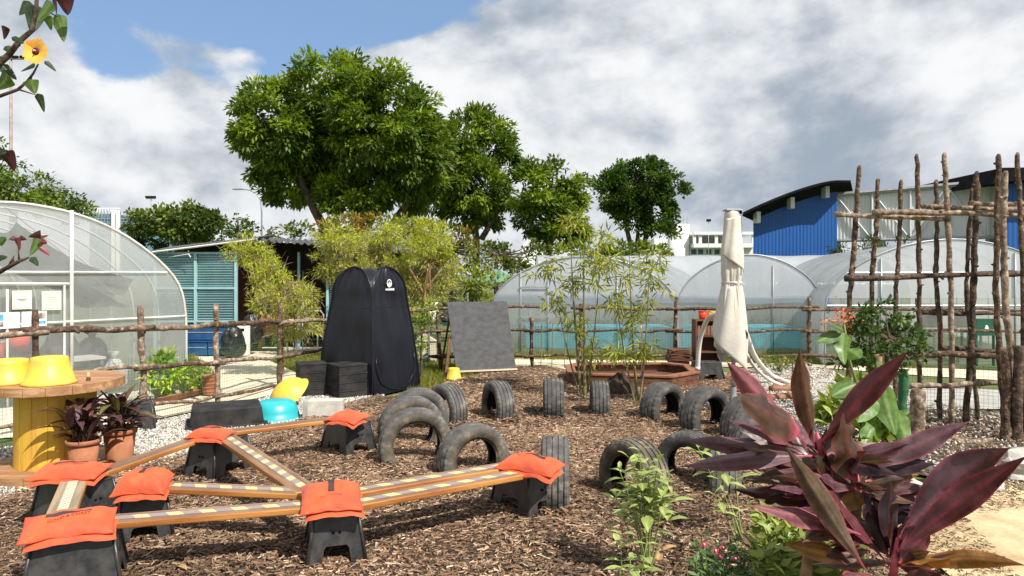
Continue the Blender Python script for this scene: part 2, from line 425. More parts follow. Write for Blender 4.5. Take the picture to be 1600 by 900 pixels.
MAT['green_stem'] = M('green_stem', (0.16, 0.22, 0.06), (0.24, 0.27, 0.09), 20, 0.6)
MAT['bamboo'] = M('bamboo_cane', (0.10, 0.105, 0.035), (0.24, 0.20, 0.09), 8, 0.5, stretch=(3, 3, 0.6))
MAT['brown_stem'] = M('brown_stem', (0.16, 0.085, 0.04), (0.30, 0.19, 0.10), 20, 0.8, bump=0.3)
MAT['pink_stem'] = M('pink_stem', (0.42, 0.05, 0.09), (0.58, 0.12, 0.16), 20, 0.4)
MAT['rock'] = M('grey_rock', (0.30, 0.28, 0.25), (0.55, 0.52, 0.46), 7, 0.95, bump=0.8, bscale=18)
MAT['dark_soil'] = M('dark_soil', (0.03, 0.02, 0.014), (0.07, 0.048, 0.033), 12, 0.95, bump=0.8, bscale=30)
MAT['green_paint'] = M('green_paint', (0.015, 0.12, 0.055), (0.16, 0.10, 0.06), 9, 0.7, bump=0.4, lo=0.5, hi=0.7)
MAT['sack'] = M('black_bin_bag', (0.012, 0.012, 0.013), (0.02, 0.02, 0.021), 6, 0.3, bump=1.0, bscale=16, spec=0.6)
MAT['asphalt_grey'] = M('grey_slab', (0.30, 0.29, 0.27), (0.42, 0.41, 0.38), 6, 0.9, bump=0.2)
# ------------------------------------------------------------------ ground, beds and paths
def sheet(name, pts, z, mat, kind='structure'):
    mb = MB(); mb.add([(p[0], p[1], z) for p in pts], [tuple(range(len(pts)))])
    o = mb.build(name, mat); o['kind'] = kind
    if o.data.polygons[0].normal.z < 0: o.data.flip_normals()
    return o
def in_poly(px, py, poly):
    inside = np.zeros(len(px), bool); n = len(poly)
    for i in range(n):
        x1, y1 = poly[i][:2]; x2, y2 = poly[(i + 1) % n][:2]
        c = ((y1 > py) != (y2 > py)) & (px < (x2 - x1) * (py - y1) / (y2 - y1 + 1e-12) + x1)
        inside ^= c
    return inside
def sample_poly(poly, n):
    xs = [p[0] for p in poly]; ys = [p[1] for p in poly]
    out = np.zeros((0, 2))
    while len(out) < n:
        q = np.column_stack([RNG.uniform(min(xs), max(xs), n * 2), RNG.uniform(min(ys), max(ys), n * 2)])
        out = np.vstack([out, q[in_poly(q[:, 0], q[:, 1], poly)]])
    return out[:n]
def area(poly):
    return abs(sum(poly[i][0] * poly[(i + 1) % len(poly)][1] - poly[(i + 1) % len(poly)][0] * poly[i][1] for i in range(len(poly)))) / 2
gp = lambda lst: [tuple(G(x, y)[:2]) for x, y in lst]

MAT['ground'] = M('grass_and_earth', (0.055, 0.085, 0.02), (0.17, 0.15, 0.07), 0.9, 0.95, bump=0.4, bscale=9, c3=(0.10, 0.125, 0.035), lo=0.36, hi=0.66)
sheet('ground', [(-900, -40), (900, -40), (900, 1500), (-900, 1500)], -0.03, MAT['ground'])

MAT['mulch_bed'] = M('mulch_earth', (0.028, 0.018, 0.012), (0.10, 0.062, 0.04), 16, 0.95, bump=0.8, bscale=40, c3=(0.055, 0.035, 0.023))
mulch = gp([(0, 788), (120, 770), (215, 742), (330, 712), (440, 682), (500, 655), (560, 640), (600, 622), (655, 612), (700, 597), (730, 588), (800, 573), (850, 571), (885, 578),
            (1000, 572), (1090, 580), (1160, 585), (1190, 612), (1215, 650), (1290, 690), (1400, 730)])
mulch += [(2.35, 4.6), (2.1, 3.4), (2.0, 0.5), (-4.2, 0.5), (-4.2, 3.6)]
sheet('mulch_bed', mulch, 0.0, MAT['mulch_bed'])

MAT['gravel_bed'] = M('gravel_dust', (0.34, 0.31, 0.26), (0.66, 0.62, 0.55), 30, 0.95, bump=0.8, bscale=60)
gravel_l = gp([(-60, 800), (0, 786), (120, 768), (215, 740), (330, 710), (440, 680), (500, 653), (560, 638), (600, 620), (590, 605), (480, 606), (350, 636), (226, 662), (100, 690), (-60, 705)])
sheet('gravel_bed', gravel_l, -0.006, MAT['gravel_bed'])
gravel_r = gp([(1160, 580), (1190, 612), (1215, 650), (1290, 690), (1385, 728), (1425, 700), (1428, 645), (1445, 612), (1320, 590), (1290, 574), (1200, 572)])
sheet('gravel_bed', gravel_r, -0.008, MAT['gravel_bed'])
soil = gp([(1425, 702), (1428, 640), (1470, 632), (1600, 650), (1720, 700), (1720, 770), (1560, 765), (1400, 733)])
sheet('soil_patch', soil, -0.004, M('mottled_soil', (0.035, 0.025, 0.017), (0.16, 0.12, 0.08), 9, 0.95, bump=0.8, bscale=30, c3=(0.075, 0.054, 0.037)))  # dark brown soil colour, mottled by noise
path_l = gp([(-120, 690), (100, 676), (226, 656), (350, 631), (480, 603), (500, 592), (457, 578), (418, 561), (500, 552), (560, 549), (560, 541), (292, 542), (300, 562), (338, 586), (290, 617), (200, 640), (-120, 660)])
sheet('path', path_l, -0.014, MAT['path'])
path_r = gp([(795, 590), (885, 578), (1000, 570), (1290, 573), (1440, 585), (1700, 600), (1700, 585), (1440, 572), (1000, 561), (800, 558)])
sheet('path', path_r, -0.018, MAT['path'])
sandy = [(2.15, 0.3), (2.3, 3.4), (2.45, 4.4), (3.2, 5.3), (4.6, 5.6), (9.0, 5.0), (9.0, 0.3)]
sheet('sandy_path', sandy, 0.004, MAT['sandy'])
sheet('concrete_slab', gp([(1270, 592), (1312, 592), (1318, 630), (1270, 630)]), 0.012, MAT['asphalt_grey'])
sheet('concrete_slab', gp([(1424, 605), (1560, 610), (1585, 640), (1432, 640)]), 0.008, MAT['asphalt_grey'])

# wood chips: each a small ridged splinter with its own colour
def chips(name, poly, n, lmin, lmax, seed, zlift=0.012, label=None):
    r = np.random.default_rng(seed)
    q = sample_poly(poly, n)
    L = r.uniform(lmin, lmax, n) * (0.6 + 0.8 * r.random(n) ** 3); W = r.uniform(0.005, 0.014, n) * (0.7 + L * 6); T = r.uniform(0.002, 0.007, n)
    a = r.uniform(0, np.pi * 2, n); tilt = r.normal(0, 0.16, n); roll = r.normal(0, 0.3, n)
    d = np.column_stack([np.cos(a) * np.cos(tilt), np.sin(a) * np.cos(tilt), np.sin(tilt)])
    s = np.column_stack([-np.sin(a) * np.cos(roll), np.cos(a) * np.cos(roll), np.sin(roll)])
    up = np.cross(d, s)
    c = np.column_stack([q, r.uniform(0.002, zlift, n) + 0.010 * np.sin(q[:, 0] * 2.3) * np.sin(q[:, 1] * 1.9) + 0.008])
    l, w, t = (L / 2)[:, None], (W / 2)[:, None], T[:, None]
    k = r.uniform(0.5, 1.0, (n, 1)); k2 = r.uniform(0.4, 1.0, (n, 1))
    V = np.stack([c - d * l - s * w * k, c - d * l + up * t, c - d * l + s * w * k, c + d * l - s * w * k2, c + d * l + up * t, c + d * l + s * w * k2], 1).reshape(-1, 3)
    b = (np.arange(n) * 6)[:, None]
    Fq = np.vstack([b + np.array([[0, 3, 4, 1]]), b + np.array([[1, 4, 5, 2]])])
    pal = np.array([[0.12, 0.072, 0.046], [0.18, 0.112, 0.070], [0.25, 0.165, 0.105], [0.38, 0.265, 0.175], [0.05, 0.031, 0.021], [0.20, 0.108, 0.060], [0.52, 0.40, 0.28]])
    ci = r.choice(len(pal), n, p=[0.20, 0.25, 0.21, 0.12, 0.10, 0.08, 0.04])
    damp = np.array([noise.noise(Vector((x * 1.1, y * 1.1, 3.3))) + 0.5 * noise.noise(Vector((x * 3.1, y * 3.1, 7.3))) for x, y in q])[:, None]
    colr = pal[ci] * r.uniform(0.7, 1.25, (n, 1)) * np.clip(0.98 + 0.45 * damp, 0.5, 1.35)
    o = link(name, fast_mesh(name, V, Fq, np.repeat(colr, 6, axis=0)), MAT['chips'])
    return props(o, label, 'mulch', None, 'stuff')
near = [p for p in [(-3.9, 3.3), (-3.6, 5.2), (-2.2, 6.6), (-1.6, 7.2), (3.0, 7.2), (2.4, 4.6), (2.1, 3.3)]]
chips('wood_chips', near, 72000, 0.018, 0.066, 11, label='brown wood chip mulch around the stools and planks')
far = gp([(430, 690), (560, 640), (600, 622), (655, 612), (700, 597), (730, 588), (800, 573), (850, 571), (885, 578), (1000, 572), (1090, 580), (1160, 585), (1190, 612), (1215, 650), (1260, 690)])
chips('wood_chips', far, 42000, 0.03, 0.085, 12, label='brown wood chip mulch among the far tyres')

edge = gp([(0, 800), (120, 778), (215, 750), (330, 718), (440, 690), (510, 660), (565, 642), (605, 624), (590, 618), (520, 638), (440, 672), (330, 702), (215, 732), (120, 758), (0, 776)])
chips('wood_chips', edge, 5200, 0.02, 0.07, 13, zlift=0.03, label='scattered wood chips where the mulch spills onto the left gravel')
chips('wood_chips', soil, 3600, 0.015, 0.06, 16, zlift=0.025, label='dry twigs and chips on the dark soil below the trellis')
chips('wood_chips', gravel_r, 1800, 0.02, 0.07, 14, zlift=0.03, label='scattered wood chips lying on the right gravel')
chips('wood_chips', [(2.15, 2.6), (2.35, 4.6), (3.4, 5.4), (4.6, 5.6), (4.6, 5.1), (3.0, 4.6), (2.6, 3.4)], 2200, 0.015, 0.05, 15, label='scattered chips and dry bits along the edge of the sandy path')
def pebbles(name, poly, n, smin, smax, seed, label):
    r = np.random.default_rng(seed)
    q = sample_poly(poly, n)
    s = r.uniform(smin, smax, (n, 1)); c = np.column_stack([q, r.uniform(0.0, 0.012, n)])
    ax = unit(r.normal(size=(n, 3))); ay = unit(np.cross(ax, r.normal(size=(n, 3)))); az = np.cross(ax, ay)
    k = r.uniform(0.6, 1.2, (n, 3))
    V = np.stack([c + ax * s * k[:, :1], c - ax * s * k[:, :1], c + ay * s * k[:, 1:2], c - ay * s * k[:, 1:2], c + az * s * k[:, 2:] * 0.8, c - az * s * k[:, 2:] * 0.8], 1).reshape(-1, 3)
    b = (np.arange(n) * 6)[:, None]
    tri = [(0, 2, 4), (2, 1, 4), (1, 3, 4), (3, 0, 4), (2, 0, 5), (1, 2, 5), (3, 1, 5), (0, 3, 5)]
    Fq = np.vstack([b + np.array([t]) for t in tri])
    g = r.uniform(0.26, 0.74, (n, 1)); colr = g * np.array([[1.0, 0.95, 0.86]]) * r.uniform(0.93, 1.05, (n, 3))
    dk = r.random(n) < 0.18; colr[dk] *= np.array([[0.42, 0.36, 0.30]])
    o = link(name, fast_mesh(name, V, Fq, np.repeat(colr, 6, axis=0)), MAT['chips'])
    return props(o, label, 'gravel', None, 'stuff')
pebbles('gravel', gravel_l, 26000, 0.008, 0.019, 21, 'white gravel strip along the left branch fence')
pebbles('gravel', gravel_r, 20000, 0.008, 0.02, 22, 'white gravel behind the purple leaved plant')

pebbles('gravel', soil, 1800, 0.008, 0.024, 23, 'loose pale stones on the dark soil below the trellis')
def blades(name, poly, n, hmin, hmax, seed, label, col=(0.16, 0.19, 0.035)):
    r = np.random.default_rng(seed)
    q = sample_poly(poly, n); c = np.column_stack([q, np.full(n, -0.03)])
    a = r.uniform(0, 2 * np.pi, n); h = r.uniform(hmin, hmax, n)[:, None]
    s = np.column_stack([np.cos(a), np.sin(a), 0 * a]) * r.uniform(0.004, 0.009, n)[:, None]
    lean = np.column_stack([r.normal(0, 0.4, n), r.normal(0, 0.4, n), np.ones(n)])
    V = np.stack([c - s, c + s, c + lean * h], 1).reshape(-1, 3)
    Fq = (np.arange(n) * 3)[:, None] + np.array([[0, 1, 2]])
    colr = np.array(col) * r.uniform(0.6, 1.4, (n, 1)) * np.column_stack([r.uniform(0.8, 1.5, n), np.ones(n), r.uniform(0.7, 1.2, n)])
    o = link(name, fast_mesh(name, V, Fq, np.repeat(colr, 3, axis=0)), MAT['leaf'])
    return props(o, label, 'grass', None, 'stuff')
blades('grass', gp([(425, 562), (500, 552), (570, 545), (700, 548), (800, 555), (795, 572), (700, 597), (650, 610), (505, 600), (460, 580)]), 34000, 0.03, 0.10, 31, 'short green grass between the path and the black tent')
blades('grass', gp([(296, 548), (345, 590), (290, 617), (200, 640), (100, 652), (150, 600), (240, 570)]), 9000, 0.04, 0.12, 32, 'green grass beside the left plastic tunnel')
blades('grass', gp([(800, 560), (1000, 562), (1290, 566), (1440, 575), (1440, 560), (1290, 550), (800, 548)]), 20000, 0.04, 0.14, 33, 'grass strip at the foot of the far plastic tunnels')
# ------------------------------------------------------------------ step stools
HS = 0.27
def make_stool():
    r = thing('step_stool', 'stool', 'stool')
    bx, by, tx, ty = 0.22, 0.16, 0.178, 0.12
    mb = MB()
    def side(p0, p1, q0, q1, frac):
        p0, p1, q0, q1 = map(Vector, (p0, p1, q0, q1))
        def pt(s, t): return (p0.lerp(p1, s)).lerp(q0.lerp(q1, s), t)
        a = (1 - frac) / 2
        ring = [pt(0, 0), pt(a, 0), pt(a + 0.02, 0.30), pt(a + 0.06, 0.36), pt(1 - a - 0.06, 0.36), pt(1 - a - 0.02, 0.30), pt(1 - a, 0), pt(1, 0), pt(1, 1), pt(0, 1)]
        mb.add(ring, [tuple(range(10))])
    c = [(-bx, -by, 0), (bx, -by, 0), (bx, by, 0), (-bx, by, 0)]
    t = [(-tx, -ty, HS), (tx, -ty, HS), (tx, ty, HS), (-tx, ty, HS)]
    for i in range(4):
        side(c[i], c[(i + 1) % 4], t[i], t[(i + 1) % 4], 0.5)
    body = mb.build('body', MAT['black_plastic'], r, solid=0.007)
    MB().box((0, 0, HS + 0.003), (2 * tx + 0.012, 2 * ty + 0.012, 0.012)).build('top_panel', MAT['black_plastic'], r, bevel=0.004)
    for i in range(4):                       # rounded corner ribs
        m = MB(); m.tube([c[i], tuple(Vector(c[i]).lerp(Vector(t[i]), 0.5)), t[i]], [0.011, 0.010, 0.010], 8)
        m.build('corner_rib', MAT['black_plastic'], r, smooth=True)
    for s in (-1, 1):                        # black discs painting the shade inside finger holes, two in each short end
        for k in (-0.018, 0.018):
            z = HS * 0.62; x = bx + (tx - bx) * 0.62
            m = MB(); n = 12
            m.add([(s * (x + 0.003), k + 0.009 * math.cos(2 * math.pi * j / n), z + 0.009 * math.sin(2 * math.pi * j / n)) for j in range(n)], [tuple(range(n))])
            m.build('finger_hole_shade', MAT['hole'], r)
    return r
STOOLS = [
    (-2.253, 3.58, 24, 'black step stool nearest the camera, under the flat orange sandbag with printed lettering'),
    (-2.853, 4.525, -20, 'black step stool left of the others, holding the rear end of the short taped plank'),
    (-2.317, 4.34, 120, 'black step stool under the domed sandbag, second from the left corner'),
    (-2.39, 5.66, 68, 'black step stool standing where gravel meets mulch, with three plank ends on it'),
    (-1.505, 6.365, 134, 'black step stool beside the overlapping tyres, end of the longest rear plank'),
    (-1.043, 4.07, 107, 'black step stool in the middle foreground where five planks meet'),
    (0.107, 4.816, 125, 'black step stool against the upright tyre at the right end of the planks'),
    (2.985, 10.6, 8, 'black step stool in front of the small brown shelf under the parasol'),
    (-3.98, 7.25, 25, 'black step stool beside the fence post behind the potted purple plants'),
]
st0 = make_stool()
for i, (x, y, a, lab) in enumerate(STOOLS):
    o = st0 if i == 0 else copy_tree(st0)
    o.location = (x, y, 0.0); o.rotation_euler.z = math.radians(a)
    props(o, lab, 'stool', 'black step stools')

# ------------------------------------------------------------------ planks
def tape_mat(name, slant, period, yel, gry, worn):
    m = bpy.data.materials.new(name); m.use_nodes = True
    nt = m.node_tree; b = nt.nodes['Principled BSDF']; L = nt.links.new; N = nt.nodes.new
    tc = N('ShaderNodeTexCoord'); sp = N('ShaderNodeSeparateXYZ'); L(tc.outputs['Object'], sp.inputs[0])
    k = N('ShaderNodeMath'); k.operation = 'MULTIPLY_ADD'; k.inputs[1].default_value = slant; L(sp.outputs['Y'], k.inputs[0]); L(sp.outputs['X'], k.inputs[2])
    d = N('ShaderNodeMath'); d.operation = 'DIVIDE'; d.inputs[1].default_value = period; L(k.outputs[0], d.inputs[0])
    fr = N('ShaderNodeMath'); fr.operation = 'FRACT'; L(d.outputs[0], fr.inputs[0])
    g = N('ShaderNodeMath'); g.operation = 'GREATER_THAN'; g.inputs[1].default_value = 0.55; L(fr.outputs[0], g.inputs[0])
    mx = N('ShaderNodeMix'); mx.data_type = 'RGBA'; L(g.outputs[0], mx.inputs[0]); mx.inputs[6].default_value = (*gry, 1); mx.inputs[7].default_value = (*yel, 1)
    n = N('ShaderNodeTexNoise'); n.inputs['Scale'].default_value = 45; n.inputs['Detail'].default_value = 4; L(tc.outputs['Object'], n.inputs['Vector'])
    r = N('ShaderNodeMapRange'); r.inputs[1].default_value = 0.45; r.inputs[2].default_value = 0.7; r.inputs[4].default_value = worn; L(n.outputs['Fac'], r.inputs[0])
    m2 = N('ShaderNodeMix'); m2.data_type = 'RGBA'; L(r.outputs[0], m2.inputs[0]); L(mx.outputs[2], m2.inputs[6]); m2.inputs[7].default_value = (0.34, 0.29, 0.24, 1)
    L(m2.outputs[2], b.inputs['Base Color']); b.inputs['Roughness'].default_value = 0.6
    return m
MAT['tape'] = tape_mat('grip_tape', 0.6, 0.165, (0.64, 0.52, 0.24), (0.27, 0.23, 0.215), 0.6)
MAT['tape_worn'] = tape_mat('worn_grip_tape', 0.7, 0.055, (0.62, 0.56, 0.36), (0.40, 0.38, 0.32), 0.5)
MAT['plank_grey'] = M('weathered_plank', (0.20, 0.15, 0.09), (0.34, 0.27, 0.18), 6, 0.6, bump=0.2, bscale=50, stretch=(0.3, 4, 4))
MAT['print_dark'] = M('dark_print', (0.10, 0.02, 0.012), rough=0.8)
PLANKS = [  # ends x, y, z0, width, label, top material, tape
    ((-2.36, 3.58), (-2.90, 4.62), 0.0, 0.15, 'short weathered plank with worn pale tape between the two left stools', 'plank_grey', 'tape_worn'),
    ((-2.74, 4.50), (-2.46, 5.72), 0.004, 0.13, 'bare varnished plank running from the left stool back past the flower pots', 'plank_top', None),
    ((-2.40, 5.72), (-1.45, 6.36), 0.002, 0.13, 'bare varnished plank leading to the rear stool by the black tub', 'plank_top', None),
    ((-2.34, 5.60), (-1.22, 4.14), 0.010, 0.15, 'diagonal plank with yellow and grey blocks descending to the middle stool', 'plank_top', 'tape'),
    ((-2.36, 4.30), (-1.06, 4.13), 0.003, 0.14, 'taped plank from the domed sandbag to the middle stool', 'plank_top', 'tape'),
    ((-2.25, 3.66), (-1.03, 3.965), 0.0, 0.15, 'front taped plank from the lettered sandbag to the middle stool', 'plank_top', 'tape'),
    ((-1.05, 4.10), (0.10, 4.80), 0.005, 0.14, 'rear one of the two taped planks right of the middle stool', 'plank_top', 'tape'),
    ((-1.00, 3.90), (0.20, 4.66), 0.0, 0.14, 'front one of the two taped planks right of the middle stool', 'plank_top', 'tape'),
]
for (p, q, dz, w, lab, tm, tape) in PLANKS:
    p, q = Vector(p), Vector(q); ln = (q - p).length; c = (p + q) / 2; a = math.atan2(q.y - p.y, q.x - p.x)
    z0 = HS + 0.010 + dz; th = 0.034
    r = thing('plank', lab, 'plank', (0, 0, 0), 0, 'planks laid over the stools')
    r.location = (c.x, c.y, z0); r.rotation_euler.z = a
    m = MB(); m.box((0, 0, th / 2), (ln, w, th)); b = m.build('board', MAT['plank_edge'], r, bevel=0.006)
    MB().box((0, 0, th + 0.0006), (ln - 0.012, w - 0.012, 0.002)).build('worn_face', MAT[tm], r)
    if tape:
        MB().box((0, 0, th + 0.003), (ln - 0.04, 0.052, 0.002)).build('grip_tape', MAT[tape], r)

# ------------------------------------------------------------------ orange sandbags
def pillow(a, b, h, seed, droop=0.03, nu=26, nv=18):
    mb = MB()
    def f(sgn):
        def g(s, t):
            u, v = s * 2 - 1, t * 2 - 1
            x = a * u * (0.965 + 0.035 * v * v); y = b * v * (0.95 + 0.05 * u * u)
            prof = max(0.0, (1 - abs(u) ** 4)) ** 0.7 * max(0.0, (1 - abs(v) ** 4)) ** 0.7
            nz = noise.fractal(Vector((u * 1.6 + seed * 3.1, v * 1.6, seed * 1.7)), 1.0, 2.0, 3)
            fold = 0.003 * math.sin(u * 9 + seed + 3 * v) * (1 - prof) + 0.006 * nz
            z = (h if sgn > 0 else h * 0.12) * prof * sgn * (1 + 0.25 * nz) + fold - droop * (abs(u) ** 2.2) - 0.4 * droop * v * v
            return (x + 0.004 * nz, y + 0.005 * nz, z)
        return g
    mb.grid(f(1), nu, nv)
    n0 = len(mb.v); mb.grid(lambda s, t: f(-1)(1 - s, t), nu, nv)
    return mb, f(1)
MAT['orange_dark'] = M('orange_stitching', (0.46, 0.05, 0.018), rough=0.8)
BAGS = [  # x, y, rz, half length, half width, height, label, strap along, text, tilt toward us
    (-2.26, 3.53, 26, 0.205, 0.118, 0.040, 'flat orange sandbag with lettering and a long black strap, nearest the camera', 'long', True, 15),
    (-2.86, 4.47, 4, 0.215, 0.125, 0.042, 'orange sandbag on the left stool in front of the yellow drum', 'long', True, 8),
    (-2.24, 4.20, 12, 0.150, 0.125, 0.075, 'plump domed orange sandbag with a short vertical black strap', 'cross', False, 12),
    (-2.40, 5.50, -6, 0.165, 0.110, 0.045, 'small orange sandbag on the stool at the edge of the gravel', 'long', False, 4),
    (-1.46, 6.16, -28, 0.17, 0.12, 0.038, 'orange sandbag with a fold on the rear stool by the tyres', None, False, 8),
    (-1.035, 3.96, 16, 0.165, 0.165, 0.050, 'orange sandbag folded over the planks on the middle stool', 'cross', True, 12),
    (0.125, 4.62, -30, 0.215, 0.120, 0.050, 'orange sandbag draped over the right end stool beside the upright tyre', 'long', False, 8),
]
for i, (x, y, rz, a, b, h, lab, strap, text, tilt) in enumerate(BAGS):
    r = thing('sandbag', lab, 'sandbag', (0, 0, 0), 0, 'orange sandbags on the stools')
    zb = HS + 0.010 + 0.034 + 0.010
    r.location = (x, y, zb); r.rotation_euler = (math.radians(tilt), 0, math.radians(rz))
    low, _ = pillow(a * 0.97, b * 0.80, 0.024, i + 20, 0.016)
    off = Vector((0.018, -0.048, 0))
    low.v = [(q[0] + off.x, q[1] + off.y, q[2] + 0.004) for q in low.v]
    low.build('lower_fold', MAT['orange'], r, smooth=True, sub=1)
    up, fs = pillow(a, b, h, i + 1, 0.010)
    up.v = [(q[0], q[1], q[2] + 0.026) for q in up.v]
    bag = up.build('upper_fold', MAT['orange'], r, smooth=True, sub=1)
    ring = [fs(u, 0.0) for u in np.linspace(0.01, 0.99, 20)] + [fs(1.0, v) for v in np.linspace(0.01, 0.99, 14)] + [fs(u, 1.0) for u in np.linspace(0.99, 0.01, 20)] + [fs(0.0, v) for v in np.linspace(0.99, 0.0, 14)]
    m = MB(); m.tube([(q[0], q[1], q[2] + 0.026) for q in ring], 0.0032, 6); m.build('seam', MAT['orange_dark'], bag, smooth=True)
    if strap:
        m = MB()
        if strap == 'long': g = lambda s, t: Vector(fs(0.24 + 0.50 * s, 0.60 + 0.085 * t)) + Vector((0, 0, 0.0292))
        else: g = lambda s, t: Vector(fs(0.45 + 0.10 * t, 0.40 + 0.40 * s)) + Vector((0, 0, 0.0292))
        m.grid(g, 16, 3); m.build('strap', MAT['strap'], r, solid=0.003)
    if text:
        fc = bpy.data.curves.new('lettering', 'FONT'); fc.body = 'GOLD & COAST'; fc.size = 0.026 if strap == 'long' else 0.018; fc.align_x = 'CENTER'
        fc.materials.append(MAT['print_dark'])
        tmp = bpy.data.objects.new('lettering_curve', fc); me = bpy.data.meshes.new_from_object(tmp); bpy.data.objects.remove(tmp)
        cx, cv = (0.5, 0.46) if strap == 'long' else (0.5, 0.26)
        for v in me.vertices:                       # the print follows the bulge of the bag
            u, w = cx + v.co.x / (2 * a), cv + v.co.y / (2 * b); q = fs(min(0.98, max(0.02, u)), min(0.98, max(0.02, w))); v.co = (q[0], q[1], q[2] + 0.0285)
        link('lettering', me, MAT['print_dark'], r)

# ------------------------------------------------------------------ tyres
def tyre_mat(name, c1, c2, dust, lo, hi):
    m = M(name, c1, c2, 8, 0.8, bump=0.18, bscale=80, lo=lo, hi=hi, spec=0.3, c3=dust)
    return m
TY = [tyre_mat('tyre_black', (0.042, 0.041, 0.040), (0.24, 0.215, 0.185), (0.090, 0.085, 0.079), 0.35, 0.72),
      tyre_mat('tyre_grey', (0.055, 0.053, 0.052), (0.27, 0.245, 0.21), (0.115, 0.109, 0.101), 0.34, 0.70),
      tyre_mat('tyre_dusty', (0.050, 0.044, 0.036), (0.32, 0.265, 0.19), (0.135, 0.112, 0.083), 0.36, 0.70)]
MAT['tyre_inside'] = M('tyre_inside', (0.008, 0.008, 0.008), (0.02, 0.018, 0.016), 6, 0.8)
def tyre_meshes(R, W, key):
    hw = W / 2; n = 96
    grooves = [-0.62, -0.21, 0.21, 0.62]
    cr = lambda y: R - 0.012 * (y / hw) ** 2
    tread = [(R - 0.040, -hw * 1.0), (R - 0.026, -hw * 0.97), (cr(-hw * 0.86), -hw * 0.86)]
    for g in grooves:
        y = g * hw
        tread += [(cr(y), y - 0.0062), (cr(y) - 0.009, y - 0.0045), (cr(y) - 0.009, y + 0.0045), (cr(y), y + 0.0062)]
    tread += [(cr(hw * 0.86), hw * 0.86), (R - 0.026, hw * 0.97), (R - 0.040, hw * 1.0)]
    side = [(R - 0.040, hw * 1.0), (R - 0.055, hw * 1.03), (R - 0.075, hw * 1.02), (R - 0.095, hw * 0.93), (R - 0.102, hw * 0.90), (R - 0.104, hw * 0.80), (R - 0.118, hw * 0.78), (R - 0.120, hw * 0.66), (R - 0.110, hw * 0.64)]
    inner = [(R - 0.110, -hw * 0.64), (R - 0.07, -hw * 0.86), (R - 0.028, -hw * 0.86), (R - 0.016, -hw * 0.5), (R - 0.016, hw * 0.5), (R - 0.028, hw * 0.86), (R - 0.07, hw * 0.86), (R - 0.110, hw * 0.64)]
    out = {}
    def ring(prof, blocks=False):
        vs, fs = [], []
        for j, (r, y) in enumerate(prof):
            for k in range(n):
                a = 2 * math.pi * (k + (0.35 * y / hw if blocks else 0)) / n
                rr = r - (0.0038 if blocks and k % 3 == 0 and (j in (1, 2, 3) or j >= len(prof) - 4) and j < len(prof) - 1 else (0.002 if blocks and k % 4 == (j // 4) % 4 and 3 < j < len(prof) - 4 else 0))
                vs.append((rr * math.cos(a), y, rr * math.sin(a)))
        for j in range(len(prof) - 1):
            for k in range(n):
                a, b = j * n + k, j * n + (k + 1) % n
                fs.append((a, a + n, b + n, b))
        m = MB(); m.add(vs, fs); return m.mesh('tyre', smooth=False)
    out['tread'] = ring(tread, True)
    out['side'] = ring(side); out['side2'] = ring([(r, -y) for r, y in side])
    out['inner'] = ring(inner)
    for k2 in ('side', 'side2', 'inner'): out[k2].polygons.foreach_set('use_smooth', [True] * len(out[k2].polygons))
    return out
TM = {}
TYRES = [  # screen x, ground row, axis yaw (0 = facing us), radius, width, centre height, dirt, label
    (697, 659, -50, 0.29, 0.21, 0.12, 1, 'ribbed grey tyre behind the overlapping ones, open hole facing left'),
    (778, 653, -66, 0.28, 0.21, 0.13, 1, 'pale grey tyre between the ribbed tyre and the bamboo, dark hole on its left'),
    (865, 650, 88, 0.27, 0.23, 0.16, 0, 'dark tyre standing edge on left of the first bamboo clump'),
    (938, 647, 87, 0.26, 0.205, 0.12, 0, 'narrow dark tyre standing edge on between the two bamboo clumps'),
    (1038, 654, 38, 0.29, 0.24, 0.11, 0, 'black tyre right of the second bamboo clump, hole facing right'),
    (1105, 671, 34, 0.31, 0.235, 0.13, 0, 'black tyre with a muddy rim, beside the parasol pole'),
    (1172, 684, 30, 0.31, 0.22, 0.10, 0, 'black tyre half hidden by the purple plant, right of the muddy rimmed tyre'),
    (1192, 712, 20, 0.31, 0.22, 0.09, 1, 'low grey tyre hidden behind the purple leaves'),
    (653, 676, 22, 0.31, 0.20, 0.14, 1, 'rearmost of the three overlapping tyres, dark ribbed tread'),
    (641, 697, 20, 0.315, 0.20, 0.15, 2, 'middle of the three overlapping tyres, muddy tan sidewall'),
    (648, 725, 18, 0.32, 0.19, 0.15, 2, 'front one of the three overlapping tyres, worn brown tread'),
    (738, 741, 30, 0.30, 0.20, 0.10, 2, 'dusty tyre just behind the planks with its tread to the left'),
    (868, 786, 86, 0.30, 0.195, 0.16, 1, 'grey grooved tyre standing edge on behind the right end stool'),
    (992, 779, -58, 0.29, 0.22, 0.13, 2, 'dusty tyre behind the light green foreground shrub, hole facing left'),
    (1080, 749, -35, 0.27, 0.20, 0.10, 0, 'black tyre in deep shadow behind the tips of the purple leaves'),
    (1133, 765, 78, 0.27, 0.22, 0.07, 1, 'grey tyre edge on, partly covered by green leaves and purple leaf tips'),
]
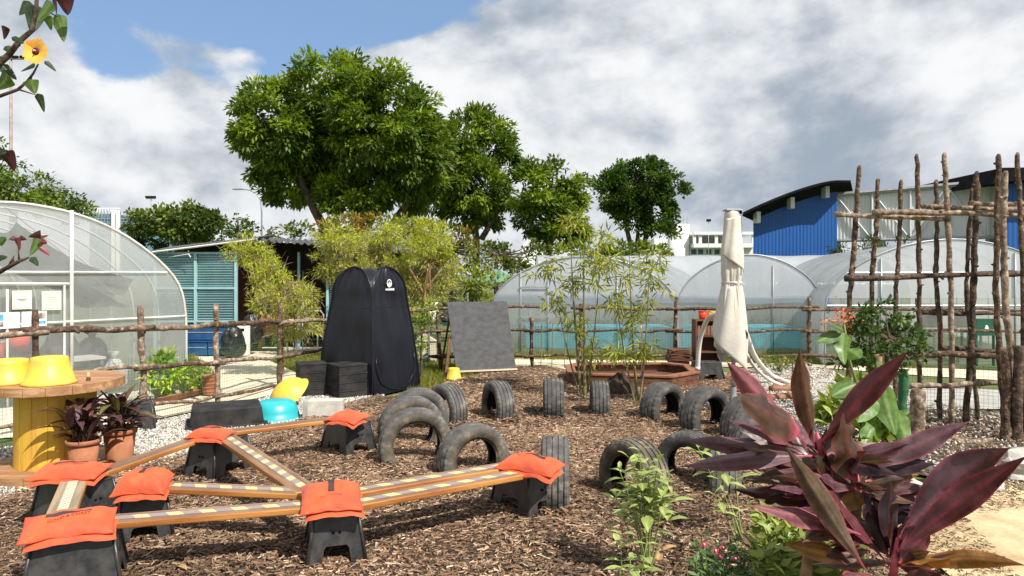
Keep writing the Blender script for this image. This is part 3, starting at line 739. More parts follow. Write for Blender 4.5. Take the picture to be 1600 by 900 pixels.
for (sx, gy, yaw, R, W, zc, dirt, lab) in TYRES:
    key = (R, W)
    if key not in TM: TM[key] = tyre_meshes(R, W, key)
    c = G(sx, gy)
    r = thing('tyre', lab, 'tyre', (0, 0, 0), 0, 'half buried old tyres')
    r.location = (c.x, c.y + 0.06, zc); r.rotation_euler = (0, math.radians(random.uniform(0, 50)), 0)
    r.rotation_mode = 'ZYX' if False else 'XYZ'
    r.rotation_euler = Matrix.Rotation(math.radians(yaw), 3, 'Z').to_euler()
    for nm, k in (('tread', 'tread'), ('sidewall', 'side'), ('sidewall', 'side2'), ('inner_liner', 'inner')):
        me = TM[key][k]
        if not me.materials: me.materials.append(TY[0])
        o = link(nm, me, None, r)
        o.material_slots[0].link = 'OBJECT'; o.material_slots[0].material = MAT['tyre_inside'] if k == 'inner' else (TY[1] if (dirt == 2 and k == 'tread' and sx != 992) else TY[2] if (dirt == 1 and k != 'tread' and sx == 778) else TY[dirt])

heap = []
for (sx, gy, yaw, R, W, zc, *_r) in TYRES:
    c = G(sx, gy); ax_ = Vector((math.sin(math.radians(yaw)), -math.cos(math.radians(yaw)))); tg = Vector((-ax_.y, ax_.x)); hw_ = math.sqrt(max(0.01, R * R - zc * zc))
    for s_ in (-1, 1):
        f = Vector((c.x, c.y + 0.06)) + tg * (s_ * hw_); heap.append((f.x, f.y, W * 0.62))
rh = np.random.default_rng(77); HV, HF, HC = [], [], []
for (hx, hy, hr) in heap:
    for k in range(170):
        a = rh.uniform(0, 6.283); q = abs(rh.normal(0.85, 0.35)); px_, py_ = hx + math.cos(a) * hr * q, hy + math.sin(a) * hr * q; pz = max(0.006, 0.055 - 0.05 * abs(q - 0.7)) * rh.uniform(0.3, 1.0)
        an = rh.uniform(0, 6.283); l, w = rh.uniform(0.012, 0.032), rh.uniform(0.004, 0.009); dx, dy = math.cos(an), math.sin(an); tz = rh.normal(0, 0.3) * l
        b0 = len(HV); HV += [(px_ - dx * l - dy * w, py_ - dy * l + dx * w, pz - tz), (px_ + dx * l - dy * w, py_ + dy * l + dx * w, pz + tz), (px_ + dx * l + dy * w, py_ + dy * l - dx * w, pz + tz + 0.004), (px_ - dx * l + dy * w, py_ - dy * l - dx * w, pz - tz + 0.004)]
        HF.append((b0, b0 + 1, b0 + 2, b0 + 3)); cc_ = np.array([0.19, 0.118, 0.074]) * rh.uniform(0.35, 1.7); HC += [cc_] * 4
props(link('wood_chips', fast_mesh('wood_chips', np.array(HV), np.array(HF), np.array(HC)), MAT['chips']), 'wood chips heaped against the feet of the buried tyres', 'mulch', None, 'stuff')

# ------------------------------------------------------------------ cable drum table, tubs, pots
def spool():
    c = Vector((-3.76, 5.70, 0)); r = thing('cable_drum_table', 'yellow wooden cable drum used as a table, with a brown top', 'table', c)
    def slab(z0, z1, R, name, mat):
        m = MB(); n = 7; w = 2 * R / n
        for k in range(n):                    # boards cut to a round
            x0, x1 = -R + k * w + 0.002, -R + (k + 1) * w - 0.002
            up = [(c.x + x, c.y + math.sqrt(max(0, R * R - x * x)), 0) for x in np.linspace(x0, x1, 7)]
            dn = [(c.x + x, c.y - math.sqrt(max(0, R * R - x * x)), 0) for x in np.linspace(x1, x0, 7)]
            pts = [(p[0], p[1], z0 + random.uniform(-0.001, 0.001)) for p in dn + up]
            mm = MB(); mm.prism(pts, (0, 0, z1 - z0)); mm.build(name, mat, r, bevel=0.003)
    slab(0.685, 0.757, 0.50, 'table_board', MAT['spool_top'])
    slab(0.0, 0.075, 0.49, 'base_board', MAT['spool_top'])
    n = 16; R = 0.288
    for k in range(n):
        a0, a1 = 2 * math.pi * (k + 0.012) / n, 2 * math.pi * (k + 0.988) / n
        rr = R + random.uniform(-0.002, 0.002)
        pts = []
        for a in np.linspace(a0, a1, 4): pts.append((c.x + rr * math.cos(a), c.y + rr * math.sin(a), 0.07))
        for a in np.linspace(a1, a0, 4): pts.append((c.x + (rr - 0.02) * math.cos(a), c.y + (rr - 0.02) * math.sin(a), 0.07))
        m = MB(); m.prism(pts, (0, 0, 0.62)); m.build('stave', MAT['yellow_wood'], r)
    return r
spool()
def tub(name, lab, c, rb, rt, h, mat, cat='tub', tilt=None, group=None, rim=0.012, wall=0.006):
    """a round tub turned upside down: wide rim on the ground, base on top"""
    r = thing(name, lab, cat, c, 0, group)
    prof = [(rb - 0.012, 0.0), (rb + rim, 0.0), (rb + rim, 0.014), (rb, 0.018), (rt + (rb - rt) * 0.12, h * 0.86), (rt, h * 0.985), (rt - 0.012, h), (rt - 0.02, h - 0.008), (0.001, h - 0.008)]
    m = MB(); m.lathe(prof, 40, tuple(c)); b = m.build('shell', mat, r, smooth=True)
    m = MB(); m.lathe([(rb + rim + 0.003, 0.002), (rb + rim + 0.006, 0.009), (rb + rim + 0.003, 0.016)], 40, tuple(c)); m.build('rim', mat, r, smooth=True)
    if tilt is not None: r.rotation_euler = tilt
    return r
tub('tub', 'yellow plastic tub upside down in the middle of the drum table', Vector((-3.64, 5.44, 0.759)), 0.175, 0.125, 0.21, MAT['yellow_plastic'], group='yellow tubs on the drum table')
tub('tub', 'yellow plastic tub upside down at the left picture edge on the drum table', Vector((-3.98, 5.46, 0.759)), 0.15, 0.135, 0.185, MAT['yellow_plastic'], group='yellow tubs on the drum table')
tub('tub', 'small yellow bucket upside down at the foot of the chalkboard', G(709, 592), 0.115, 0.085, 0.17, MAT['yellow_plastic'], 'bucket')
t = thing('small_bottle', 'tiny dark red bottle lid on the edge of the drum table', 'bottle', Vector((-3.42, 5.58, 0.759)))
MB().lathe([(0.0, 0.0), (0.016, 0.0), (0.016, 0.022), (0.010, 0.03), (0.0, 0.03)], 12, tuple(t.location)).build('body', MAT['wood_brown'], t)
MB().lathe([(0.008, 0.03), (0.012, 0.034), (0.010, 0.065), (0.0, 0.067)], 12, tuple(t.location)).build('cap', MAT['pale_wood'], t)

def pot(name, lab, c, rb, rt, h, mat, cat='flower pot', sides=32):
    r = thing(name, lab, cat, c)
    MB().lathe([(rb, 0), (rt * 0.97, h * 0.86), (rt * 0.97, h * 0.86)], sides, tuple(c)).build('wall', mat, r, smooth=sides > 12)
    MB().lathe([(rt * 0.97, h * 0.85), (rt * 1.06, h * 0.86), (rt * 1.08, h), (rt * 0.98, h), (rt * 0.94, h * 0.88)], sides, tuple(c)).build('rim', mat, r, smooth=sides > 12)
    MB().disc((c[0], c[1], c[2] + h * 0.9), rt * 0.96).build('soil', MAT['dark_soil'], r)
    return r
p1 = Vector((-3.22, 5.22, 0.075)); p2 = Vector((-3.17, 5.62, 0.075))
pot('flower_pot', 'nearer terracotta plastic pot at the foot of the drum table', Vector((-3.36, 5.42, 0.076)), 0.085, 0.115, 0.25, MAT['terracotta'])
pot('flower_pot', 'wider terracotta pot just behind the nearer pot', Vector((-3.28, 5.78, 0.076)), 0.10, 0.125, 0.25, MAT['terracotta'])

# ------------------------------------------------------------------ black tub, basins, block, planters
def rect_tub():
    c = G(345, 668); r = thing('mixing_tub', 'large black rectangular tub lying upside down on the gravel', 'tub', c)
    R = Matrix.Rotation(math.radians(24), 3, 'Z')
    m = MB(); m.box(c + Vector((-0.02, 0.2, 0.11)), (0.74, 0.50, 0.20), rot=R, taper=0.92); m.build('shell', MAT['black_rubber'], r, bevel=0.022, smooth=False)
    m = MB(); m.box(c + Vector((-0.02, 0.2, 0.018)), (0.81, 0.57, 0.028), rot=R); m.build('rim', MAT['black_rubber'], r, bevel=0.008)
    return r
rect_tub()
def basin(lab, c, R, h, mat, rot, rnd=False):
    r = thing('basin', lab, 'basin', (0, 0, 0)); r.location = c; r.rotation_euler = rot
    prof = [(R * 1.10, 0.0), (R * 1.12, 0.012), (R * 1.05, 0.016), (R * 0.99, h * 0.45), (R * 0.87, h * 0.8), (R * 0.68, h * 0.97), (R * 0.5, h), (0.001, h)]
    if rnd: prof = prof[:3] + [(R * math.cos(t), 0.016 + (h - 0.016) * math.sin(t)) for t in np.linspace(0.1, math.pi / 2 - 0.01, 9)]
    MB().lathe(prof, 40).build('shell', mat, r, smooth=True)
    MB().lathe([(R * 1.11, 0.001), (R * 1.15, 0.007), (R * 1.11, 0.014)], 40).build('rim', mat, r, smooth=True)
    return r
basin('teal round plastic basin upside down beside the black tub', G(420, 661) + Vector((0, 0.24, 0.0)), 0.24, 0.21, MAT['teal_plastic'], (0, 0, 0))
b = basin('yellow round basin leaning on its side behind the teal basin', G(438, 641) + Vector((0.03, 0.26, 0.12)), 0.25, 0.20, MAT['yellow_plastic'], Vector((-0.45, -0.35, 0.62)).to_track_quat('Z', 'Y').to_euler(), True)
def block():
    c = G(503, 656); r = thing('concrete_block', 'grey white hollow concrete block lying between the basins and the stool', 'block', c)
    R = Matrix.Rotation(math.radians(6), 3, 'Z'); q = lambda x, y, z: c + R @ Vector((x, y, z))
    m = MB(); m.box(q(0.03, 0.09, 0.11), (0.38, 0.17, 0.20), rot=R); m.build('body', MAT['concrete'], r, bevel=0.005)
    m = MB(); m.box(q(-0.185, 0.09, 0.11), (0.05, 0.168, 0.196), rot=R); m.build('end_face', MAT['asphalt_grey'], r)
block()
def planter(c, w, d, rz, n, lab):
    r = thing('planter_box', lab, 'planter', c, 0, 'black ribbed planters')
    R = Matrix.Rotation(rz, 3, 'Z'); h = 0.108
    for k in range(n):
        m = MB(); m.box(c + Vector((0, 0, k * h + h * 0.42)), (w * 0.975, d * 0.975, h * 0.84), rot=R, taper=1.015); m.build('tray', MAT['black_rubber'], r, bevel=0.006)
        m = MB(); m.box(c + Vector((0, 0, k * h + h * 0.92)), (w * 1.02, d * 1.02, h * 0.17), rot=R); m.build('tray_lip', MAT['black_rubber'], r, bevel=0.004)
planter(G(538, 624) + Vector((-0.03, 0.26, 0)), 0.40, 0.42, math.radians(38), 4, 'stack of black ribbed planter boxes touching the black tent')
planter(G(474, 621) + Vector((0.04, 0.22, 0)), 0.36, 0.36, math.radians(26), 4, 'smaller stack of black planter boxes at the left of the other stack')

# ------------------------------------------------------------------ black pop-up tent
def tent():
    c0 = Vector((-1.83, 9.1, 0)); ex = Vector((0.50, 0.866, 0)); ey = Vector((-0.866, 0.50, 0)); s = 1.0
    ctr = c0 + ex * s / 2 + ey * s / 2
    r = thing('pop_up_tent', 'tall black pop up tent with a white emblem and two rounded tops', 'tent', ctr)
    z1, top = 1.30, 1.72
    def hw(z): return 0.50 - 0.135 * (z / z1) ** 1.3 if z <= z1 else (0.365) * math.sqrt(max(0.0, 1 - ((z - z1) / (top - z1)) ** 2))
    def dist(z): return (0.50 - 0.135 * (z / z1) ** 1.3) if z <= z1 else 0.365 - 0.07 * ((z - z1) / (top - z1)) ** 2
    def pos(nrm, tan, u, z, seed):
        w = 0.020 * noise.noise(Vector((u * 3 + seed, z * 2.2, seed))) + 0.008 * noise.noise(Vector((u * 9 + seed, z * 2.0 + u * 3, seed * 2))) + 0.012 * math.sin(u * 24 + seed + 3 * z) * max(0, 1 - z / 0.5) + 0.010 * math.sin(u * 17 + 2 * seed) * max(0, (z - 1.15) / 0.6)
        bow = 0.02 * (1 - u * u) * math.sin(min(z / top, 1) * math.pi)
        return ctr + nrm * (dist(z) + w - bow) + tan * (u * hw(z)) + Vector((0, 0, z))
    for nrm, tan, sd in ((-ex * 0 - ey, ex, 1), (-ex, -ey, 2), (ey, -ex, 3), (ex, ey, 4)):
        m = MB()
        zs = [z1 * k / 16 for k in range(17)] + [z1 + (top - z1) * math.sin(math.pi / 2 * k / 14) for k in range(1, 15)]
        m.grid(lambda a, b: pos(nrm, tan, a * 2 - 1, zs[round(b * (len(zs) - 1))], sd), 24, len(zs) - 1)
        pn = m.build('wall_panel', MAT['tent'], r, smooth=True)
        m = MB(); pts = [pos(nrm, tan, -1, z, sd) + nrm * 0.004 for z in zs] + [pos(nrm, tan, 1, z, sd) + nrm * 0.004 for z in zs[::-1][1:]]
        m.tube(pts, 0.009, 6); m.build('piping', MAT['tent'], pn, smooth=True)
        m = MB(); m.tube([pos(nrm, tan, u, 1.16, sd) + nrm * 0.003 for u in np.linspace(-1, 1, 13)], 0.004, 5); m.build('seam', MAT['tent'], pn)
        if sd in (1,):
            arc = [pos(nrm, tan, 0.86 * math.cos(math.pi + math.pi * k / 24), 0.50 - 0.46 * math.sin(math.pi * k / 24) ** 0.7, sd) + nrm * 0.010 for k in range(25)]
            m = MB(); m.tube(arc, 0.007, 6); m.build('hoop', MAT['tent'], pn, smooth=True)
            e = thing_part = MB()
            def at(u, z): return pos(nrm, tan, u, z, sd) + nrm * 0.012
            # emblem: ring, mountain, bar of lettering
            cu, cz, rr = -0.02, 1.49, 0.052
            n = 28; ring = []
            for k in range(n):
                a = 2 * math.pi * k / n
                for q in (rr, rr * 0.74): ring.append(at(cu, cz) + tan * (q * math.cos(a)) + Vector((0, 0, q * math.sin(a) * 1.1)))
            e.add(ring, [(2 * k, 2 * ((k + 1) % n), 2 * ((k + 1) % n) + 1, 2 * k + 1) for k in range(n)])
            low = [at(cu, cz) + tan * (rr * 0.76 * x) + Vector((0, 0, rr * z)) for x, z in ((-1.0, -0.1), (-0.45, 0.0), (0.0, 0.52), (0.32, 0.1), (0.55, 0.22), (1.0, -0.1), (0.72, -0.72), (0.0, -1.08), (-0.72, -0.72))]
            e.add(low, [tuple(range(9))])
            e.build('emblem', MAT['white_print'], pn)
            m = MB(); x0 = -0.09
            for k in range(13):
                x = x0 + k * 0.0145; hgt = 0.022 + 0.010 * (k / 12)
                m.add([at(cu, cz - 0.085) + tan * (x + dx) + Vector((0, 0, dz)) for dx, dz in ((0, -hgt / 2), (0.0118, -hgt / 2), (0.0118, hgt / 2), (0, hgt / 2))], [(0, 1, 2, 3)])
            m.build('lettering', MAT['white_print'], pn)
    def roof(a, b):
        a, b = a * 2 - 1, b * 2 - 1
        sa, sb = math.sqrt(max(0, 1 - a * a)), math.sqrt(max(0, 1 - b * b))
        h = (top - z1) * (sa * b * b * b * b + sb * a ** 4 + 1.0 * (1 - a * a) * (1 - b * b)) + z1 - 0.01
        k = 0.365 - 0.06 * (max(sa * abs(b), sb * abs(a))) ** 2
        return ctr + ex * (a * k) + ey * (b * k) + Vector((0, 0, h))
    m = MB(); m.grid(roof, 22, 22); m.build('roof_panel', MAT['tent'], r, smooth=True)
tent()

# ------------------------------------------------------------------ chalkboard
def chalkboard():
    a, b = G(713, 585), G(806, 581); ux = (b - a).normalized(); back = Vector((-ux.y, ux.x, 0)); w = (b - a).length
    r = thing('chalkboard', 'grey chalkboard leaning on a wooden A frame stand', 'chalkboard', a.lerp(b, 0.5))
    up = (Vector((0, 0, 1)) * 1.10 + back * 0.22 - ux * 0.085); un = up.normalized(); nrm = ux.cross(un)
    o = a + Vector((0, 0, 0.06))
    m = MB(); m.prism([o, o + ux * w, o + ux * (w - 0.005) + up, o - ux * 0.02 + up], nrm * -0.02); m.build('board', MAT['chalkboard'], r)
    m = MB(); m.prism([o - un * 0.002 + nrm * 0.02 - ux * 0.02, o + ux * (w + 0.02) - un * 0.002 + nrm * 0.02, o + ux * (w + 0.02) - un * 0.03 + nrm * 0.02, o - ux * 0.02 - un * 0.03 + nrm * 0.02], nrm * -0.06); m.build('ledge', MAT['pale_wood'], r)
    for x in (0.03, w - 0.05):
        m = MB(); m.prism([o + ux * x - nrm * 0.022 - un * 0.06, o + ux * (x + 0.04) - nrm * 0.022 - un * 0.06, o + ux * (x + 0.04) - nrm * 0.022 + up * 0.97, o + ux * x - nrm * 0.022 + up * 0.97], nrm * -0.03); m.build('front_leg', MAT['wood_brown'], r)
        m = MB(); q = o + up * 0.93 - nrm * 0.06 + ux * (x + 0.02); g = a + ux * (x - 0.14 if x < 0.2 else x + 0.1) + back * 0.72
        m.tube([q, Vector((g.x, g.y, 0))], 0.02, 6); m.build('rear_leg', MAT['wood_brown'], r)
    q = P(703, 527, 11.3); g = G(696, 592)
    m = MB(); m.tube([q, g], 0.026, 6); m.build('prop_leg', MAT['wood_brown'], r)
chalkboard()
# ------------------------------------------------------------------ rough branch fences and trellis
def stick(p, q, r0, r1, seed, wob=0.012, n=14, seg=9, knots=True):
    rr = random.Random(seed); p, q = Vector(p), Vector(q); d = (q - p); ln = d.length; t = d.normalized()
    a = t.cross(Vector((0.3, 0.2, 0.93) if abs(t.z) < 0.8 else (1, 0.1, 0))).normalized(); b = t.cross(a)
    pts, rad = [], []
    for i in range(n + 1):
        s = i / n
        e = math.sin(math.pi * min(1, s * 1.0)) * 0.6 + 0.4
        wa = wob * (math.sin(s * 5.1 + seed) + 0.6 * math.sin(s * 12.7 + seed * 2.3)); wb = wob * (math.sin(s * 6.3 + seed * 1.7) + 0.6 * math.sin(s * 14.9 + seed))
        pts.append(p + d * s + (a * wa + b * wb) * e)
        rad.append((r0 + (r1 - r0) * s) * (1 + rr.uniform(-0.13, 0.13) + (0.28 if knots and rr.random() < 0.16 else 0)))
    m = MB(); m.tube(pts, rad, seg)
    for _ in range(int(ln * 3) if knots else 0):                 # stubs of cut twigs
        s = rr.uniform(0.06, 0.94); c = p + d * s; an = rr.uniform(0, 6.28); o = (a * math.cos(an) + b * math.sin(an)); R = r0 + (r1 - r0) * s
        m.tube([c, c + o * R * 1.1 + t * R * 0.3, c + o * R * 1.6 + t * R * 0.7], [R * 0.55, R * 0.5, R * 0.3], 6)
    return m
def netting(pts, z0, z1, parent, step=0.035, r=0.0013, name='netting'):
    m = MB()
    for (p, q) in zip(pts[:-1], pts[1:]):
        p, q = Vector(p), Vector(q); ln = (q - p).length; k = max(1, int(ln / step))
        for i in range(k):
            c = p.lerp(q, i / k); jig = 0.004 * math.sin(i * 1.7)
            m.tube([(c.x, c.y, z0), (c.x + jig, c.y, (z0 + z1) / 2), (c.x, c.y, z1)], r, 3, cap=False)
        for j in range(int((z1 - z0) / step) + 1):
            z = z0 + j * step
            m.tube([(p.x, p.y, z), ((p.x + q.x) / 2, (p.y + q.y) / 2, z - 0.006), (q.x, q.y, z)], r, 3, cap=False)
    o = m.build(name, MAT['net'], parent); o['kind'] = 'stuff'
    return o
def left_fence():
    r = thing('branch_fence', 'left fence of rough branches with green netting in front of the plastic tunnel', 'fence', (-4.0, 7.5, 0))
    posts = [((-5.2, 5.2, 0), 1.25), ((P(55, 600, 6.55).x, 6.55, 0), 1.28), (G(225, 660), 1.27), (G(340, 632), 1.25), (G(437, 602), 1.24)]
    for i, (b, h) in enumerate(posts):
        b = Vector(b); tilt = Vector((0.02 * math.sin(i * 2.1) - 0.02, 0, 0))
        stick(b - Vector((0, 0, 0.05)), b + tilt + Vector((0, 0, h)), 0.036, 0.029, 40 + i, 0.008).build('post', MAT['bark_pale' if i in (2, 3) else 'bark'], r, smooth=True)
    f = lambda x, y, D: P(x, y, D) + Vector((0.03, -0.05, 0))
    top = [(-5.15, 5.15, 1.06), P(55, 519, 6.55), P(225, 513, 7.54), P(340, 507, 8.58), P(437, 504, 10.06), P(510, 499, 10.8)]
    mid = [(-5.15, 5.15, 0.62), P(55, 588, 6.55), P(225, 574, 7.54), P(340, 567, 8.58), P(437, 558, 10.06), P(512, 543, 10.8)]
    low = [(-5.15, 5.15, 0.2), P(55, 655, 6.55), P(225, 633, 7.54), P(340, 619, 8.58), P(437, 603, 10.06), P(512, 592, 10.8)]
    for j, (row, rad) in enumerate(((top, 0.034), (mid, 0.027), (low, 0.022))):
        for i in range(len(row) - 1):
            a, b = Vector(row[i]), Vector(row[i + 1]); e = (b - a).normalized() * 0.12
            stick(a - e + Vector((0.02, -0.035, 0.012 * (i % 2))), b + e + Vector((0.02, -0.035, 0.012 * (i % 2))), rad, rad * 0.86, 60 + j * 9 + i, 0.012, 18).build('rail', MAT['bark' if (i + j) % 2 else 'bark_pale'], r, smooth=True)
    netting([posts[0][0], posts[1][0], posts[2][0], posts[3][0], posts[4][0]], 0.02, 0.72, r)
left_fence()
def far_fence():
    r = thing('branch_fence', 'far fence of thin branches and green netting in front of the pale tunnels', 'fence', (3, 12.1, 0))
    xs = [P(612, 580, 11.2), P(690, 575, 11.8)]
    posts = [(P(612, 584, 11.2).x, 11.2), (P(688, 576, 11.9).x, 11.9), (P(832, 572, 12.1).x, 12.1), (P(905, 572, 12.1).x, 12.1), (P(1053, 572, 12.1).x, 12.1), (P(1265, 572, 12.1).x, 12.1), (P(1437, 572, 12.0).x, 12.0), (P(1620, 572, 11.8).x, 11.8)]
    hs = [1.1, 1.1, 0.86, 1.1, 1.21, 1.21, 1.2, 1.2]
    for i, ((x, y), h) in enumerate(zip(posts, hs)):
        stick((x, y, -0.05), (x - 0.05 * math.sin(i * 1.3), y, h), 0.034, 0.030, 90 + i, 0.010).build('post', MAT['bark'], r, smooth=True)
    zs = ((1.02, 0.026), (0.63, 0.024), (0.20, 0.024))
    for j, (z, rad) in enumerate(zs):
        for i in range(len(posts) - 1):
            if j == 0 and i == 2: continue
            a, b = Vector((*posts[i], z)), Vector((*posts[i + 1], z)); e = (b - a).normalized() * 0.15
            stick(a - e + Vector((0, -0.04, 0.02 * math.sin(i + j))), b + e + Vector((0, -0.04, 0.02 * math.sin(i * 2 + j))), rad, rad * 0.85, 110 + j * 11 + i, 0.018, 18).build('rail', MAT['bark'], r, smooth=True)
    for k, x in enumerate((845, 862, 882, 900)):         # thin garden canes tied to the fence
        p = P(x, 583, 11.9); m = MB(); m.tube([(p.x, 11.9, 0), (p.x + 0.02, 11.92, 0.75)], 0.008, 6); m.build('garden_cane', MAT['bamboo'], r)
    netting([(x, y, 0) for x, y in posts], 0.02, 0.75, r, 0.05, 0.0015)
far_fence()
def trellis():
    D = 7.5
    r = thing('pole_trellis', 'tall trellis of rough upright poles and cross poles at the right', 'trellis', (4.6, 7.4, 0))
    poles = [  # list of screen points top to bottom, radius, material, depth
        ([(1342, 263), (1336, 370), (1327, 470), (1326, 655)], 0.040, 'bark', 7.5),
        ([(1372, 282), (1370, 350), (1362, 440), (1360, 655)], 0.036, 'bark', 7.52),
        ([(1407, 285), (1405, 380), (1400, 460), (1398, 655)], 0.034, 'bark', 7.48),
        ([(1433, 245), (1435, 350), (1437, 460), (1437, 660)], 0.036, 'bark', 7.5),
        ([(1463, 285), (1464, 350), (1462, 430), (1470, 520), (1468, 660)], 0.036, 'bark', 7.6),
        ([(1476, 243), (1480, 330), (1486, 460), (1488, 668)], 0.038, 'bark_pale', 7.4),
        ([(1526, 272), (1524, 350), (1521, 440), (1518, 540), (1508, 664)], 0.044, 'bark_dark', 7.45),
        ([(1518, 298), (1513, 380), (1510, 460), (1520, 560), (1528, 668)], 0.032, 'bark_dark', 7.7),
        ([(1561, 245), (1558, 340), (1556, 460), (1562, 560), (1572, 680)], 0.042, 'bark', 7.2),
        ([(1571, 272), (1567, 350), (1570, 460), (1580, 560), (1583, 690)], 0.046, 'bark_pale', 6.9),
        ([(1589, 243), (1594, 330), (1599, 430), (1604, 690)], 0.036, 'bark', 7.0),
        ([(1634, 262), (1632, 430), (1638, 690)], 0.038, 'bark', 7.1),
    ]
    for i, (pts, rad, mt, dd) in enumerate(poles):
        q = [P(x, y, dd) for x, y in pts]; q[-1].z = -0.05
        fine, rd = [], []; rr = random.Random(300 + i)
        for a, b in zip(q[:-1], q[1:]):
            for k in range(8):
                s = k / 8; fine.append(a.lerp(b, s) + Vector((rr.uniform(-0.006, 0.006), rr.uniform(-0.006, 0.006), 0))); rd.append(rad * 0.72 * rr.uniform(0.88, 1.12) * (1.18 if rr.random() < 0.12 else 1) * (0.86 + 0.18 * (len(fine) / (8 * (len(q) - 1)))))
        fine.append(q[-1]); rd.append(rad * 0.72)
        fine.insert(0, fine[0] + Vector((0.006, 0, 0.03))); rd.insert(0, rad * 0.35)
        m = MB(); m.tube(fine, rd, 9)
        for k in range(9):
            j = rr.randrange(2, len(fine) - 2); an = rr.uniform(0, 6.28); o = Vector((math.cos(an), math.sin(an), 0.35)); R = rd[j]
            m.tube([fine[j], fine[j] + o * R * 1.25, fine[j] + o * R * 1.6], [R * 0.5, R * 0.45, R * 0.25], 6)
        m.build('pole', MAT[mt], r, smooth=True)
    bars = [((1304, 335), (1484, 343), 7.42, 0.026, 'bark_pale'), ((1364, 331), (1610, 336), 7.34, 0.030, 'bark_pale'), ((1432, 323), (1610, 327), 7.58, 0.028, 'bark_pale'), ((1515, 318), (1610, 319), 7.30, 0.026, 'bark_pale'),
            ((1321, 435), (1610, 427), 7.38, 0.030, 'bark_dark'), ((1424, 553), (1574, 556), 7.36, 0.032, 'bark'), ((1470, 545), (1610, 549), 7.6, 0.028, 'bark_dark'), ((1420, 603), (1572, 598), 7.30, 0.030, 'bark_pale'), ((1440, 488), (1640, 492), 7.75, 0.024, 'bark_dark'), ((1425, 692), (1550, 690), 6.7, 0.04, 'bark_pale')]
    for i, (a, b, dd, rad, mt) in enumerate(bars):
        stick(P(*a, dd), P(*b, dd), rad, rad * 0.9, 340 + i, 0.008, 22).build('cross_pole', MAT[mt], r, smooth=True)
    e = P(1574, 556, 7.35); m = MB(); m.tube([e, e + Vector((0.012, -0.002, 0))], 0.034, 10); m.build('cut_end', MAT['cut_wood'], r)
    netting([P(1420, 600, 7.55), P(1500, 600, 7.6), P(1575, 600, 7.3)], 0.0, 0.62, r, 0.04, 0.0014)
    return r
trellis()
g = thing('gate_post', 'thick gnarled gate post of two bound logs at the right edge', 'post', G(1578, 708))
stick(P(1572, 548, 6.75), P(1572, 712, 6.75), 0.036, 0.044, 401, 0.01).build('log', MAT['bark'], g, smooth=True)
stick(P(1592, 540, 6.7), P(1588, 712, 6.7), 0.042, 0.050, 402, 0.01).build('log', MAT['bark_dark'], g, smooth=True)
g = thing('corner_post', 'short pale log post with peeling green paint beside the shrub', 'post', G(1425, 688))
stick(P(1436, 608, 6.9), P(1430, 690, 6.9), 0.065, 0.075, 403, 0.008).build('pale_log', MAT['bark_pale'], g, smooth=True)
stick(P(1412, 577, 6.75), P(1408, 700, 6.75), 0.042, 0.046, 404, 0.006).build('green_log', MAT['green_paint'], g, smooth=True)
g = thing('wooden_stake', 'upright brown stake standing inside the green leafy plants', 'stake', G(1366, 720))
stick(P(1374, 557, 5.6), P(1362, 720, 5.6), 0.022, 0.026, 405, 0.006).build('stake', MAT['brown_stem'], g, smooth=True)
